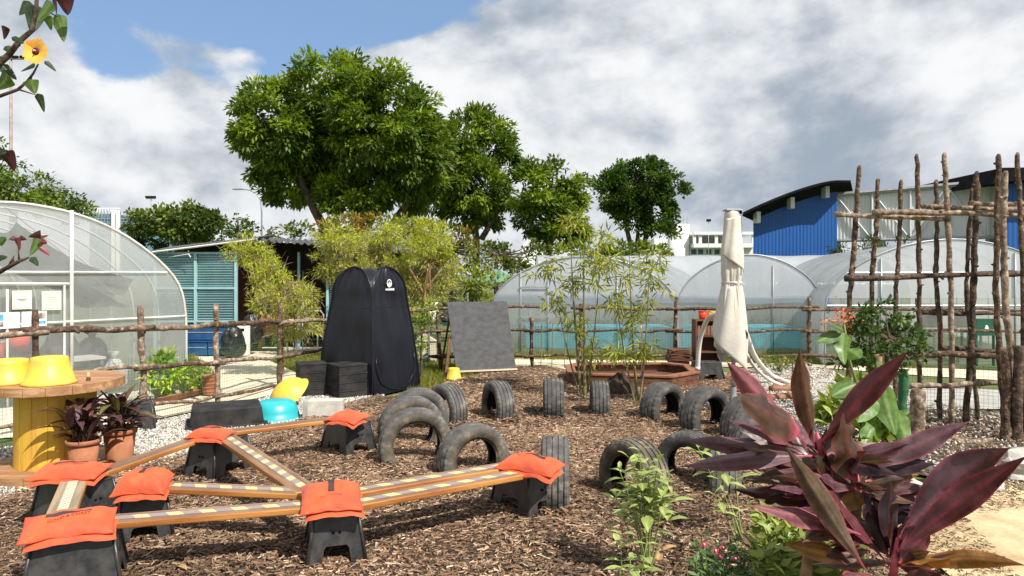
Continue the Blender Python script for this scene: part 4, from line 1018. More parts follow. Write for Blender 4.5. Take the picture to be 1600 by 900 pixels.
# ------------------------------------------------------------------ plastic tunnels
def tunnel(name, lab, R, gd, ax, prof, length, nribs, mats, lean=0.0, posts=(), half=2.0, rib_r=0.013, bars=True, rib_mat='white_metal', back=True, split=None):
    """R right foot of the front gable, gd unit vector from the right foot to the left one, ax direction the tunnel runs, prof [(s, z)] from the right foot to the crown"""
    R, gd, ax = Vector(R), Vector(gd), Vector(ax)
    full = [(s, z) for s, z in prof] + [(2 * half - s, z) for s, z in prof[::-1] if s < half - 1e-6]
    # smooth the arch
    ss = []
    for (s0, z0), (s1, z1) in zip(full[:-1], full[1:]):
        for k in range(3): ss.append((s0 + (s1 - s0) * k / 3, z0 + (z1 - z0) * k / 3))
    ss.append(full[-1])
    for _ in range(2):
        ss = [ss[0]] + [((ss[i - 1][0] + 2 * ss[i][0] + ss[i + 1][0]) / 4, (ss[i - 1][1] + 2 * ss[i][1] + ss[i + 1][1]) / 4) for i in range(1, len(ss) - 1)] + [ss[-1]]
    full = ss
    r = thing(name, lab, 'greenhouse', R + gd * half)
    def at(s, z, t): return R + gd * s + ax * t + Vector((0, 0, z))
    m = MB(); nt = max(2, int(length / 0.4))
    def cov(u, v):
        i = u * (len(full) - 1); k = min(int(i), len(full) - 2); f = i - k
        s = full[k][0] * (1 - f) + full[k + 1][0] * f; z = full[k][1] * (1 - f) + full[k + 1][1] * f
        sag = 0.03 * math.sin(v * nribs * math.pi) ** 2
        return at(s, z - sag * min(1, z), v * length)
    m.grid(cov, len(full) - 1, nt); m.build('cover', MAT[mats[0]], r, smooth=True)
    k = len(full)
    if split:
        upp = [(s, z) for s, z in full if z >= split - 1e-3]
        m = MB(); m.add([at(s, z, 0.01) for s, z in upp], [tuple(range(len(upp)))]); m.build('front_film', MAT[mats[0]], r)
        m = MB(); m.add([at(s, z, 0.02) for s, z in ((0, 0), (2 * half, 0), (2 * half, upp[0][1]), (0, upp[0][1]))], [(0, 1, 2, 3)]); m.build('front_netting', MAT[mats[1]], r)
    else:
        m = MB(); m.add([at(s, z, 0.01) for s, z in full], [tuple(range(k))]); m.build('front_film', MAT[mats[1]], r)
    if back:
        m = MB(); m.add([at(s, z, length - 0.01) for s, z in full], [tuple(range(k))]); m.build('rear_film', MAT[mats[2] if len(mats) > 2 else mats[1]], r)
    for i in range(nribs + 1):
        t = length * i / nribs
        m = MB(); m.tube([at(s, z - 0.01, t) for s, z in full], rib_r * (1.35 if i == 0 else 1), 6); m.build('rib', MAT[rib_mat], r, smooth=True)
    if bars:
        for z in ((1.64, 1.05)):
            lo = next((s for s, zz in full if zz >= z), full[2][0])
            m = MB(); m.tube([at(lo, z, -0.01), at(2 * half - lo, z, -0.01)], 0.016, 6); m.build('tie_bar', MAT[rib_mat], r)
    for s, z, rad in posts:
        m = MB(); m.tube([at(s, 0, -0.015), at(s, z, -0.015)], rad, 8); m.build('upright', MAT[rib_mat], r, smooth=True)
    return r, at
gd = Vector((-0.6, -0.8, 0)); ax = Vector((-0.8, 0.6, 0)); Rf = Vector((-4.43, 9.4, 0))
tun, at1 = tunnel('plastic_tunnel', 'arched clear plastic tunnel with white steel frame at the left', Rf, gd, ax,
       [(0.0, 0.0), (0.0, 0.6), (0.0, 1.12), (0.08, 1.50), (0.355, 1.81), (0.758, 2.11), (1.12, 2.28), (1.486, 2.39), (2.0, 2.45)], 7.5, 10, ('film_roof', 'film_gable', 'shade_cloth'),  # dark rear cloth added to give the tunnel its inside shade
       posts=((1.41, 2.38, 0.022), (2.06, 1.45, 0.014), (3.2, 1.9, 0.025)))
m = MB(); m.tube([at1(1.44, 1.5, -0.02), at1(2.9, 1.52, -0.02)], 0.020, 6); m.build('door_header', MAT['white_metal'], tun)
m = MB(); m.tube([at1(1.49, 0, -0.02), at1(1.49, 1.5, -0.02)], 0.016, 6); m.build('door_jamb', MAT['white_metal'], tun)
m = MB(); m.tube([at1(1.9, 2.42, 0.6), at1(0.7, 1.35, 0.5), at1(0.52, 0.5, 0.4)], 0.006, 5); m.build('guy_rope', MAT['grey_metal'], tun)
m = MB(); m.box(Rf + gd * 2 + ax * -0.03 + Vector((0, 0, 0.04)), (4.0, 0.08, 0.16), rz=math.atan2(0.8, 0.6)); m.build('sill', MAT['concrete'], tun)
# grey shade cloth slung inside
s = thing('shade_cloth', 'grey shade cloth hanging in a fold inside the left plastic tunnel', 'shade cloth', at1(1.5, 1.2, 0.8))
m = MB()
A, B, C, Dd = at1(1.75, 2.25, 0.7), at1(0.45, 1.50, 0.5), at1(0.75, 1.25, 0.5), at1(1.95, 1.9, 1.4)
def cl(u, v):
    p = A.lerp(B, u).lerp(Dd.lerp(C, u), v)
    return p - Vector((0, 0, 0.12 * math.sin(math.pi * u) * (0.4 + v) + 0.05 * math.sin(v * 9 + u * 4)))
m.grid(cl, 16, 10); m.build('upper_cloth', MAT['shade_cloth'], s, smooth=True)
m = MB(); A2, B2, C2, D2 = at1(1.35, 1.62, 0.3), at1(0.62, 1.18, 0.3), at1(0.98, 1.20, 0.35), at1(1.2, 1.4, 0.9)
m.grid(lambda u, v: A2.lerp(B2, u).lerp(D2.lerp(C2, u), v) - Vector((0, 0, 0.10 * math.sin(math.pi * u) * v)), 12, 8); m.build('hanging_flap', MAT['shade_cloth'], s, smooth=True)
# notices on the gable
def notice(lab, s0, s1, z0, z1, mat, draw, cat='notice'):
    r = thing('notice', lab, cat, at1((s0 + s1) / 2, z0, -0.03), 0, 'paper notices on the tunnel front')
    def q(u, v, d=0.0): return at1(s0 + (s1 - s0) * u, z0 + (z1 - z0) * v, -0.035 - d)
    m = MB(); m.prism([q(0, 0), q(1, 0), q(1, 1), q(0, 1)], -ax * 0.003); m.build('sheet', MAT[mat], r)
    for (u0, v0, u1, v1, mt, nm) in draw:
        m = MB(); m.add([q(u0, v0, 0.006), q(u1, v0, 0.006), q(u1, v1, 0.006), q(u0, v1, 0.006)], [(0, 1, 2, 3)]); m.build(nm, MAT[mt], r)
lines = lambda us, ue, vs: [(us, v, ue, v + 0.02, 'print_grey', 'text_line') for v in vs]
notice('cream framed notice nearest the white upright', 1.53, 1.73, 1.20, 1.42, 'cream', [(0.06, 0.90, 0.94, 0.92, 'print_grey', 'border_line'), (0.06, 0.08, 0.94, 0.10, 'print_grey', 'border_line')] + lines(0.2, 0.8, (0.3, 0.42, 0.54, 0.66)))
notice('cream notice left of the other cream one', 1.83, 2.02, 1.22, 1.43, 'cream', [(0.06, 0.92, 0.94, 0.94, 'print_grey', 'border_line'), (0.06, 0.06, 0.94, 0.08, 'print_grey', 'border_line'), (0.25, 0.52, 0.75, 0.58, 'print_grey', 'text_line'), (0.34, 0.45, 0.66, 0.49, 'print_grey', 'text_line')])
notice('white poster with small photographs and a blue bar beside the fence post', 1.68, 1.93, 1.02, 1.19, 'paper', [(0.05, 0.5, 0.42, 0.88, 'print_photo', 'photo'), (0.05, 0.15, 0.42, 0.34, 'print_blue', 'blue_bar')] + lines(0.55, 0.9, (0.25, 0.4, 0.55, 0.7)))
notice('white poster with a blue picture, farthest left on the tunnel', 1.945, 2.25, 1.01, 1.19, 'paper', [(0.52, 0.5, 0.95, 0.9, 'print_blue', 'picture'), (0.52, 0.12, 0.95, 0.42, 'print_photo', 'photo')] + lines(0.06, 0.45, (0.2, 0.35, 0.5, 0.65)))

# things kept inside the left tunnel
def sack(name, lab, c, w, h, mat, seed, cat='bag'):
    r = thing(name, lab, cat, c); m = MB()
    def f(u, v):
        a = 2 * math.pi * u; th = v * math.pi * 0.93
        rr = math.sin(th) ** 0.6 * (1 - 0.3 * v) * (1 + 0.35 * noise.noise(Vector((math.cos(a) * 1.7 + seed, math.sin(a) * 1.7, v * 4))) + 0.16 * noise.noise(Vector((math.cos(a) * 5 + seed, math.sin(a) * 5, v * 9))))
        z = h * (1 - math.cos(th)) / 2
        return Vector(c) + Vector((w / 2 * rr * math.cos(a), w / 2 * rr * math.sin(a), z))
    m.grid(f, 40, 26, closed_u=True); m.build('bag_body', mat, r, smooth=True)
    m = MB(); m.lathe([(0.03, 0), (0.05, 0.05), (0.09, 0.11), (0.02, 0.10)], 10, (c[0], c[1], c[2] + h * 0.97), wob=lambda a, z: 1 + 0.4 * math.sin(5 * a)); m.build('tied_neck', mat, r, smooth=True)
MAT['sack_grey'] = M('dark_grey_sack', (0.035, 0.033, 0.036), (0.06, 0.055, 0.058), 5, 0.6, bump=0.5, bscale=8)
MAT['sack_white'] = M('white_sack', (0.55, 0.54, 0.52), (0.70, 0.69, 0.66), 5, 0.6, bump=0.5, bscale=8)
for i, (sp, t, w, h, mt, lab) in enumerate([
    (1.05, 1.3, 0.55, 0.85, 'sack_grey', 'broad dark grey sack inside the tunnel right of the white upright'),
    (0.70, 1.2, 0.45, 0.75, 'sack_grey', 'dark grey sack inside the tunnel under the shade cloth'),
    (0.50, 1.0, 0.36, 0.45, 'sack_white', 'low white sack inside the tunnel near its right side'),
    (1.75, 1.4, 0.60, 0.80, 'sack_grey', 'dark sack inside the tunnel behind the white posters'),
    (2.10, 1.2, 0.50, 0.75, 'sack_grey', 'dark sack inside the tunnel at the left picture edge')]):
    sack('stuffed_sack', lab, at1(sp, 0.0, t), w, h, MAT[mt], i * 3.3)
def table(lab, c, w, d, h, rz, mat):
    r = thing('work_table', lab, 'table', c); R = Matrix.Rotation(rz, 3, 'Z')
    MB().box(Vector(c) + Vector((0, 0, h)), (w, d, 0.03), rot=R).build('table_top', mat, r)
    for sx in (-1, 1):
        for sy in (-1, 1):
            MB().box(Vector(c) + R @ Vector((sx * (w / 2 - 0.04), sy * (d / 2 - 0.04), 0)) + Vector((0, 0, h / 2 - 0.01)), (0.035, 0.035, h - 0.02), rot=R).build('leg', MAT['grey_metal'], r)
table('white work table inside the left tunnel', at1(1.15, 0, 0.75), 0.7, 0.45, 0.52, math.atan2(0.8, 0.6), MAT['white_metal'])
MAT['cabinet'] = M('dark_cabinet', (0.05, 0.05, 0.052), (0.07, 0.07, 0.07), 4, 0.6)
r = thing('tall_cabinet', 'tall dark cabinet inside the left tunnel right of the white upright', 'cabinet', at1(1.32, 0, 2.0))
c = at1(1.32, 0, 2.0); MB().box(c + Vector((0, 0, 0.65)), (0.32, 0.3, 1.3), rz=0.92).build('carcass', MAT['cabinet'], r, bevel=0.01)
MB().box(c + Vector((0, 0, 0.9)) - ax * 0.16, (0.12, 0.02, 0.03), rz=0.92).build('handle', MAT['white_metal'], r)
for lab, sp, t, z, mt in (('red bucket inside the left tunnel below the blue poster', 2.02, 0.6, 0.78, 'red_plastic'), ('red crate inside the left tunnel under the right poster', 1.66, 0.9, 0.86, 'red_plastic')):
    c = at1(sp, z - 0.2, t); r = thing('red_bucket', lab, 'bucket', c)
    MB().lathe([(0.0, 0), (0.10, 0), (0.13, 0.24), (0.12, 0.24), (0.09, 0.02)], 20, tuple(c)).build('bucket_wall', MAT[mt], r, smooth=True)
    MB().lathe([(0.13, 0.23), (0.138, 0.235), (0.138, 0.25), (0.128, 0.25)], 20, tuple(c)).build('rim', MAT['sack_white'], r)
table('grey bench inside the left tunnel carrying the red buckets', at1(1.85, 0, 0.8), 1.0, 0.45, 0.58, math.atan2(0.8, 0.6), MAT['cabinet'])
# brick edging and stacked terracotta beside the tunnel
r = thing('brick_edging', 'low row of terracotta bricks at the foot of the left tunnel', 'edging', G(260, 628))
p, q = G(205, 640), G(318, 614)
for k in range(17):
    c = p.lerp(q, (k + 0.5) / 17)
    MB().box(c + Vector((0, 0, 0.03)), (0.085, 0.06, 0.075 + random.uniform(-0.01, 0.01)), rz=1.0 + random.uniform(-0.1, 0.1)).build('brick', MAT['terracotta'], r, bevel=0.004)
r = thing('pot_stack', 'stack of rough terracotta pots behind the fence beside the tunnel corner', 'pot stack', G(328, 616))
for k in range(5):
    MB().lathe([(0.085, 0.0), (0.10, 0.045), (0.108, 0.048), (0.108, 0.062), (0.0, 0.062)], 16, tuple(G(328, 616) + Vector((0.006 * (-1) ** k, 0, k * 0.05)))).build('pot', MAT['terracotta'], r, smooth=False)
r = thing('green_crate', 'dark green plastic crate among the plants in the tunnel corner', 'crate', at1(0.30, 0, 0.25))
c = at1(0.30, 0, 0.25); MAT['dark_green'] = M('dark_green_plastic', (0.01, 0.07, 0.05), (0.015, 0.09, 0.06), 5, 0.5)
MB().box(c + Vector((0, 0, 0.15)), (0.26, 0.26, 0.28), rz=0.92, taper=1.08).build('crate_wall', MAT['dark_green'], r, bevel=0.01)
MB().box(c + Vector((0, 0, 0.295)), (0.30, 0.30, 0.025), rz=0.92).build('crate_rim', MAT['dark_green'], r, bevel=0.005)

# middle and right tunnels
def arch(w, h, zs): return [(0.0, 0.0), (0.0, zs * 0.6), (0.0, zs), (w * 0.06, zs + (h - zs) * 0.34), (w * 0.14, zs + (h - zs) * 0.60), (w * 0.27, zs + (h - zs) * 0.85), (w * 0.40, zs + (h - zs) * 0.97), (w * 0.5, h)]
back = Vector((0.35, 0.937, 0))
xr, xl = P(1057, 500, 14).x, P(770, 500, 14).x
tA, atA = tunnel('plastic_tunnel', 'pale silver plastic tunnel behind the bamboo and chalkboard', (xr, 14.0, 0), (-1, 0, 0), back, arch(xr - xl, 1.99, 1.14), 11, 5, ('film_mid', 'film_low'), half=(xr - xl) / 2, rib_mat='grey_metal', posts=((2.6, 1.5, 0.012), (3.15, 1.7, 0.012), (1.2, 1.7, 0.012)), bars=False, split=1.0)
xr2, xl2 = P(1287, 500, 14).x, P(1059, 500, 14).x
tB, atB = tunnel('plastic_tunnel', 'pale silver plastic tunnel behind the closed parasol', (xr2, 14.05, 0), (-1, 0, 0), back, arch(xr2 - xl2, 2.03, 1.14), 11, 5, ('film_mid', 'film_low'), half=(xr2 - xl2) / 2, rib_mat='grey_metal', posts=((1.0, 1.8, 0.012), (2.0, 1.8, 0.012)), bars=False, split=1.0)
xr3, xl3 = P(1680, 500, 11.6).x, P(1289, 500, 11.6).x + 0.35
tC, atC = tunnel('plastic_tunnel', 'large grey plastic tunnel behind the pole trellis', (P(1690, 500, 12.4).x, 12.4, 0), (-1, 0, 0), Vector((0.25, 0.968, 0)), arch(P(1690, 500, 12.4).x - P(1289, 500, 12.4).x, 2.26, 1.2), 10, 5, ('film_mid', 'film_low'), half=(P(1690, 500, 12.4).x - P(1289, 500, 12.4).x) / 2, rib_mat='grey_metal', posts=((1.2, 2.0, 0.02), (3.6, 1.9, 0.02)), bars=True, split=1.1)
tD, atD = tunnel('plastic_tunnel', 'long pale tunnel seen side on behind the two front tunnels', (P(842, 500, 20).x, 23.6, 0), (0, -1, 0), Vector((1, 0, 0)), arch(3.6, 2.22, 1.2), 10.5, 6, ('film_mid', 'film_low'), half=1.8, rib_mat='grey_metal', bars=False)
for (tn, at_, w, lo, hi, nm) in ((tA, atA, xr - xl, 1.02, 1.20, 'gutter_band'), (tB, atB, xr2 - xl2, 1.02, 1.16, 'gutter_band')):
    MAT.setdefault('blue_band', film_mat('blue_grey_band', (0.36, 0.41, 0.48), 0.65, 0.4, 0.3))
    m = MB(); m.grid(lambda u, v: at_(0.02 + (w - 0.04) * u, lo + (hi - lo) * v + 0.02 * math.sin(u * 9), -0.02), 12, 1); m.build(nm, MAT['blue_band'], tn)
m = MB(); m.box(atA(2.87, 0.75, -0.03), (0.60, 0.02, 0.02)); m.box(atA(2.87, 1.35, -0.03), (0.60, 0.02, 0.02)); m.build('door_bar', MAT['grey_metal'], tA)
r = thing('blue_strap', 'knotted bright blue tarpaulin strip hanging where two tunnels meet', 'tarpaulin', (xr2, 13.8, 0.85))
MAT['bright_blue'] = M('bright_blue', (0.03, 0.12, 0.5), (0.05, 0.2, 0.62), 8, 0.5)
m = MB(); m.tube([(xr2 + 0.02, 13.8, 1.22), (xr2 - 0.05, 13.78, 1.08), (xr2 + 0.03, 13.78, 0.98), (xr2 - 0.02, 13.8, 0.83)], [0.03, 0.06, 0.075, 0.03], 8); m.build('strip', MAT['bright_blue'], r, smooth=True)
# blue tarpaulin-lined beds inside
for lab, x0, x1, y in (('long turquoise tarpaulin lined bed inside the tunnel behind the bamboo', P(822, 500, 15).x, P(1052, 500, 15).x, 14.9), ('turquoise tarpaulin lined bed inside the tunnel behind the parasol', P(1062, 500, 15).x, P(1250, 500, 15).x, 14.9)):
    r = thing('lined_bed', lab, 'raised bed', ((x0 + x1) / 2, y, 0))
    m = MB(); m.grid(lambda u, v: Vector((x0 + (x1 - x0) * u, y + 0.03 * math.sin(u * 31), 0.02 + 0.46 * v + 0.015 * math.sin(u * 17))), 60, 3); m.build('front_liner', MAT['blue_tarp'], r, smooth=True)
    m = MB(); m.box(((x0 + x1) / 2, y + 0.62, 0.43), (x1 - x0, 1.16, 0.04)); m.build('bed_surface', MAT['blue_tarp'], r)
r = thing('plant_rows', 'low green seedlings growing in rows inside the pale tunnels', 'seedlings', (4, 17, 0), kind='stuff')
# things inside the right tunnel
for k, (x, lab) in enumerate(((1465, 'dark stacked plastic seats inside the right tunnel behind the pale pole'), (1508, 'dark plastic seat inside the right tunnel beside the dark pole'))):
    c = P(x, 560, 14.2); c.z = 0; r = thing('plastic_chair', lab, 'chair', c)
    MB().box(c + Vector((0, 0, 0.45)), (0.45, 0.45, 0.05)).build('seat', MAT['cabinet'], r, bevel=0.01)
    MB().box(c + Vector((0, 0.2, 0.75)), (0.45, 0.05, 0.5)).build('backrest', MAT['cabinet'], r, bevel=0.02)
    for sx in (-0.19, 0.19):
        for sy in (-0.19, 0.19): MB().box(c + Vector((sx, sy, 0.21)), (0.035, 0.035, 0.43)).build('leg', MAT['cabinet'], r)
c = P(1540, 560, 10.6); r = thing('green_sign_board', 'dark green board with a small pale mark behind the trellis', 'board', (c.x, 12.2, 0))
x = P(1540, 500, 12.2).x; MB().box((x, 12.2, 0.68), (0.34, 0.03, 0.30)).build('panel', MAT['dark_green'], r)
MB().add([(x - 0.03, 12.183, 0.63), (x + 0.05, 12.183, 0.63), (x + 0.03, 12.183, 0.71), (x - 0.01, 12.183, 0.72)], [(0, 1, 2, 3)]).build('mark', MAT['paper'], r)
for dx in (-0.15, 0.15): MB().box((x + dx, 12.22, 0.27), (0.03, 0.03, 0.55)).build('leg', MAT['dark_green'], r)

# ------------------------------------------------------------------ teal shed and what stands before it
def shed():
    D0 = 14.6; x0 = P(243, 500, D0).x; x1 = P(369, 500, D0).x
    r = thing('louvred_shed', 'teal louvred shed with a dark open front and low grey roof', 'shed', ((x0 + x1) / 2, D0, 0))
    n = 2; w = (x1 - x0) / n
    for k in range(n):
        m = MB(); a, b = x0 + k * w + 0.03, x0 + (k + 1) * w - 0.03
        for j in range(27):
            z = 0.62 + j * 0.053
            m.add([(a, D0 + 0.035, z + 0.02), (b, D0 + 0.035, z + 0.02), (b, D0, z + 0.060), (a, D0, z + 0.060)], [(3, 2, 1, 0)])
            m.add([(a, D0, z + 0.060), (b, D0, z + 0.060), (b, D0 + 0.012, z + 0.066), (a, D0 + 0.012, z + 0.066)], [(0, 1, 2, 3)])
        o = m.build('louvre_panel', MAT['teal_paint'], r); o['kind'] = 'stuff'
    for x in (x0, x0 + w, x1): MB().box((x, D0 - 0.01, 1.0), (0.055, 0.05, 2.1)).build('frame_post', MAT['teal_paint'], r)
    for z in (0.62, 1.32, 2.06): MB().box(((x0 + x1) / 2, D0 - 0.014, z), (x1 - x0 - 0.06, 0.045, 0.04)).build('frame_rail', MAT['teal_paint'], r)
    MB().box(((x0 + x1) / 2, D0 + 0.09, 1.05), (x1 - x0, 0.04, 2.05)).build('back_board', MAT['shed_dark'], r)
    # rear and right walls, door, right-hand louvre
    xr = P(600, 500, 16.0).x
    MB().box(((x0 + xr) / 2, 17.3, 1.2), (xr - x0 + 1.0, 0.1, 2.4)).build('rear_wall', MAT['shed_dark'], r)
    MB().box((P(392, 500, 15.6).x, 15.6, 0.85), (0.62, 0.05, 1.7)).build('door', MAT['shed_brown'], r)
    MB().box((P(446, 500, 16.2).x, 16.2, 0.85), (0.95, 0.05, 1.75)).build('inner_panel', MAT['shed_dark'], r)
    for px in (467,): MB().box((P(px, 500, 15.2).x, 15.2, 1.05), (0.05, 0.05, 2.1)).build('frame_post', MAT['teal_paint'], r)
    a, b = P(512, 500, 14.9).x, P(560, 500, 14.9).x
    m = MB()
    for j in range(34):
        z = 0.35 + j * 0.05
        m.add([(a, 14.935, z + 0.02), (b, 14.935, z + 0.02), (b, 14.9, z + 0.055), (a, 14.9, z + 0.055)], [(3, 2, 1, 0)])
    o = m.build('louvre_panel', MAT['teal_paint'], r); o['kind'] = 'stuff'
    for x in (a, b): MB().box((x, 14.89, 1.05), (0.05, 0.05, 2.1)).build('frame_post', MAT['teal_paint'], r)
    # roof: two corrugated slopes
    def rz(x, y): return 0
    def roof(A, B, C, Dd, name):
        m = MB(); A, B, C, Dd = map(Vector, (A, B, C, Dd))
        def f(u, v):
            p = A.lerp(B, u).lerp(Dd.lerp(C, u), v); return p + Vector((0, 0, 0.025 * math.cos(u * 2 * math.pi * 26)))
        m.grid(f, 208, 1); m.build(name, MAT['roof_metal'], r, solid=0.012)
    roof(P(238, 393, 14.42), P(402, 372, 14.42), P(430, 368, 17.4), P(270, 386, 17.4), 'roof_sheet')
    roof(P(398, 374, 14.3), P(690, 398, 14.3), P(640, 384, 17.4), P(405, 370, 17.4), 'roof_sheet')
    m = MB(); m.tube([P(238, 394, 14.40), P(402, 373.5, 14.40)], 0.022, 6); m.build('eaves_trim', MAT['white_metal'], r)
    m = MB(); m.tube([P(264, 402, 14.5), P(295, 397, 14.4), P(298, 402, 14.4)], 0.012, 5); m.build('lamp_bracket', MAT['white_metal'], r)
shed()
def box_thing(name, lab, cat, c, parts, group=None):
    r = thing(name, lab, cat, c, 0, group)
    for nm, dc, s, mt, bev in parts: MB().box(Vector(c) + Vector(dc), s).build(nm, MAT[mt], r, bevel=bev)
    return r
D0 = 13.9
for k, (px, z, lab) in enumerate(((312, 0.0, 'lower left navy plastic crate stacked under the teal louvres'), (349, 0.0, 'lower right navy plastic crate stacked under the teal louvres'), (330, 0.30, 'upper navy plastic crate lying across the two lower ones'))):
    c = P(px, 545, D0); c.z = z; w = 0.46 if k < 2 else 1.0
    box_thing('storage_crate', lab, 'crate', c, [('body', (0, 0, 0.135), (w, 0.4, 0.26), 'dark_blue', 0.012), ('lid', (0, 0, 0.28), (w + 0.03, 0.43, 0.03), 'dark_blue', 0.006), ('ridge', (0, -0.205, 0.16), (w * 0.9, 0.012, 0.02), 'grey_metal', 0)], 'navy crates by the shed')
c = P(364, 548, 13.3); c.z = 0; sack('bin_bag', 'shiny black bin bag in front of the navy crates', c, 0.50, 0.62, MAT['sack'], 2.1)
c = P(394, 530, 14.0); c.z = 0.2; sack('bin_bag', 'black bin bag behind the white and yellow canisters', c, 0.42, 0.62, MAT['sack'], 5.1)
def canister(lab, c, w, h, mat, cap):
    r = thing('canister', lab, 'canister', c); c = Vector(c)
    MB().box(c + Vector((0, 0, h * 0.42)), (w, w * 0.7, h * 0.84)).build('body', MAT[mat], r, bevel=w * 0.12)
    MB().box(c + Vector((0, 0, h * 0.88)), (w * 0.8, w * 0.5, h * 0.12), taper=0.6).build('shoulder', MAT[mat], r, bevel=0.01)
    MB().lathe([(w * 0.14, 0), (w * 0.14, h * 0.1), (0, h * 0.1)], 12, (c.x - w * 0.2, c.y, c.z + h * 0.92)).build('cap', MAT[cap], r)
MAT['white_plastic'] = M('white_plastic', (0.70, 0.69, 0.64), (0.78, 0.77, 0.73), 5, 0.45)
canister('white canister on the ground left of the yellow canister', G(384, 547), 0.24, 0.42, 'white_plastic', 'yellow_plastic')
canister('yellow canister with a white cap beside the white canister', G(401, 546), 0.20, 0.36, 'yellow_plastic', 'white_plastic')
c = P(379, 512, 13.3); c.z = 0.42; r = box_thing('storage_crate', 'white plastic box balanced above the white canister', 'box', P(379, 548, 13.6) * Vector((1, 1, 0)) if False else Vector((P(379, 520, 13.7).x, 13.7, 0.0)), [('body', (0, 0, 0.34), (0.24, 0.2, 0.68), 'white_plastic', 0.02), ('label', (0, -0.102, 0.52), (0.14, 0.006, 0.05), 'hole', 0)])
def barrow():
    c = G(428, 548); r = thing('wheelbarrow', 'wheelbarrow heaped with orange material behind the fence', 'wheelbarrow', c)
    z = 0.34
    m = MB(); top = [(-0.42, -0.26), (0.42, -0.26), (0.42, 0.26), (-0.42, 0.26)]; bot = [(-0.22, -0.17), (0.30, -0.17), (0.30, 0.17), (-0.22, 0.17)]
    m.add([c + Vector((x, y, z + 0.26)) for x, y in top] + [c + Vector((x, y, z)) for x, y in bot], [(7, 6, 5, 4), (0, 4, 5, 1), (1, 5, 6, 2), (2, 6, 7, 3), (3, 7, 4, 0)]); m.build('tray', MAT['wood_brown'], r, solid=0.01)
    m = MB(); m.grid(lambda u, v: c + Vector((-0.40 + 0.8 * u, -0.24 + 0.48 * v, z + 0.24 + 0.14 * math.sin(math.pi * u) ** 0.6 * math.sin(math.pi * v) ** 0.6 + 0.03 * noise.noise(Vector((u * 9, v * 9, 1)))) ), 20, 14); m.build('load', MAT['orange'], r)
    m = MB(); m.lathe([(0.10, -0.03), (0.16, -0.035), (0.18, 0), (0.16, 0.035), (0.10, 0.03)], 24); m.v = [(c.x - 0.50 + x, c.y + zz, 0.18 + y) for x, y, zz in m.v]; m.build('wheel', MAT['black_rubber'], r, smooth=True)
    for s in (-1, 1):
        m = MB(); m.tube([c + Vector((-0.5, s * 0.05, 0.18)), c + Vector((-0.1, s * 0.18, 0.33)), c + Vector((0.75, s * 0.27, 0.55))], 0.015, 6); m.build('handle', MAT['grey_metal'], r)
        m = MB(); m.tube([c + Vector((0.3, s * 0.2, 0.40)), c + Vector((0.36, s * 0.22, 0.0))], 0.014, 6); m.build('leg', MAT['grey_metal'], r)
barrow()
def chair():
    c = G(484, 549); r = thing('garden_chair', 'white metal garden chair among yellow green leaves behind the fence', 'chair', c)
    for s in (-1, 1):
        m = MB(); m.tube([c + Vector((s * 0.22, -0.2, 0)), c + Vector((s * 0.22, -0.2, 0.42)), c + Vector((s * 0.22, 0.2, 0.42))], 0.014, 6); m.build('front_leg', MAT['white_metal'], r)
        m = MB(); m.tube([c + Vector((s * 0.22, 0.24, 0)), c + Vector((s * 0.22, 0.2, 0.42)), c + Vector((s * 0.22, 0.26, 0.75)), c + Vector((s * 0.15, 0.27, 0.83)), c + Vector((0, 0.27, 0.84))], 0.014, 6); m.build('back_frame', MAT['white_metal'], r)
    MB().box(c + Vector((0, 0, 0.43)), (0.44, 0.42, 0.03)).build('seat', MAT['white_plastic'], r, bevel=0.01)
chair()
r = thing('garden_gazebo', 'small green canopy roof beyond the shrubs left of the pale tunnel', 'gazebo', P(772, 470, 22) * Vector((1, 1, 0)))
c = P(775, 440, 22); m = MB(); MAT['canopy_green'] = M('green_canopy', (0.09, 0.20, 0.13), (0.11, 0.24, 0.15), 2, 0.7)
cs = [Vector((c.x + sx * 0.85, 22 + sy * 0.85, c.z)) for sx, sy in ((-1, -1), (1, -1), (1, 1), (-1, 1))]; apx = Vector((c.x, 22, P(775, 420, 22).z))
m.add(cs + [apx], [(0, 1, 4), (1, 2, 4), (2, 3, 4), (3, 0, 4)]); m.build('canopy', MAT['canopy_green'], r)
for q in cs: m = MB(); m.tube([q, (q.x, q.y, 0)], 0.03, 6); m.build('leg', MAT['grey_metal'], r)
# table with odds and ends behind the fence near the tent
r = thing('doll_house', 'small cream toy house with an arched door behind the fence', 'toy house', G(664, 566))
c = G(664, 566); MAT['cream_paint'] = M('cream_paint', (0.62, 0.54, 0.40), (0.70, 0.62, 0.48), 4, 0.8)
MB().box(c + Vector((0, 0, 0.2)), (0.40, 0.3, 0.4)).build('wall', MAT['cream_paint'], r)
m = MB(); m.prism([c + Vector((-0.22, -0.17, 0.4)), c + Vector((0.22, -0.17, 0.4)), c + Vector((0, -0.17, 0.56))], (0, 0.34, 0)); m.build('roof', MAT['cream_paint'], r)
m = MB(); m.add([c + Vector((-0.02, -0.154, 0.02)), c + Vector((0.12, -0.154, 0.02)), c + Vector((0.12, -0.154, 0.14)), c + Vector((0.05, -0.154, 0.20)), c + Vector((-0.02, -0.154, 0.14))], [(0, 1, 2, 3, 4)]); m.build('door', MAT['dark_green'], r)
c = G(690, 566); table('low dark green bench with white odds and ends behind the chalkboard', c, 0.5, 0.4, 0.72, 0, MAT['dark_green'])
for k, (dx, mt, lab) in enumerate(((-0.15, 'white_plastic', 'crumpled white bag on the bench behind the chalkboard'), (0.08, 'sack_grey', 'dark bag on the bench behind the chalkboard'))):
    sack('small_bag', lab, c + Vector((dx, 0, 0.735)), 0.26, 0.26, MAT[mt], 9 + k)

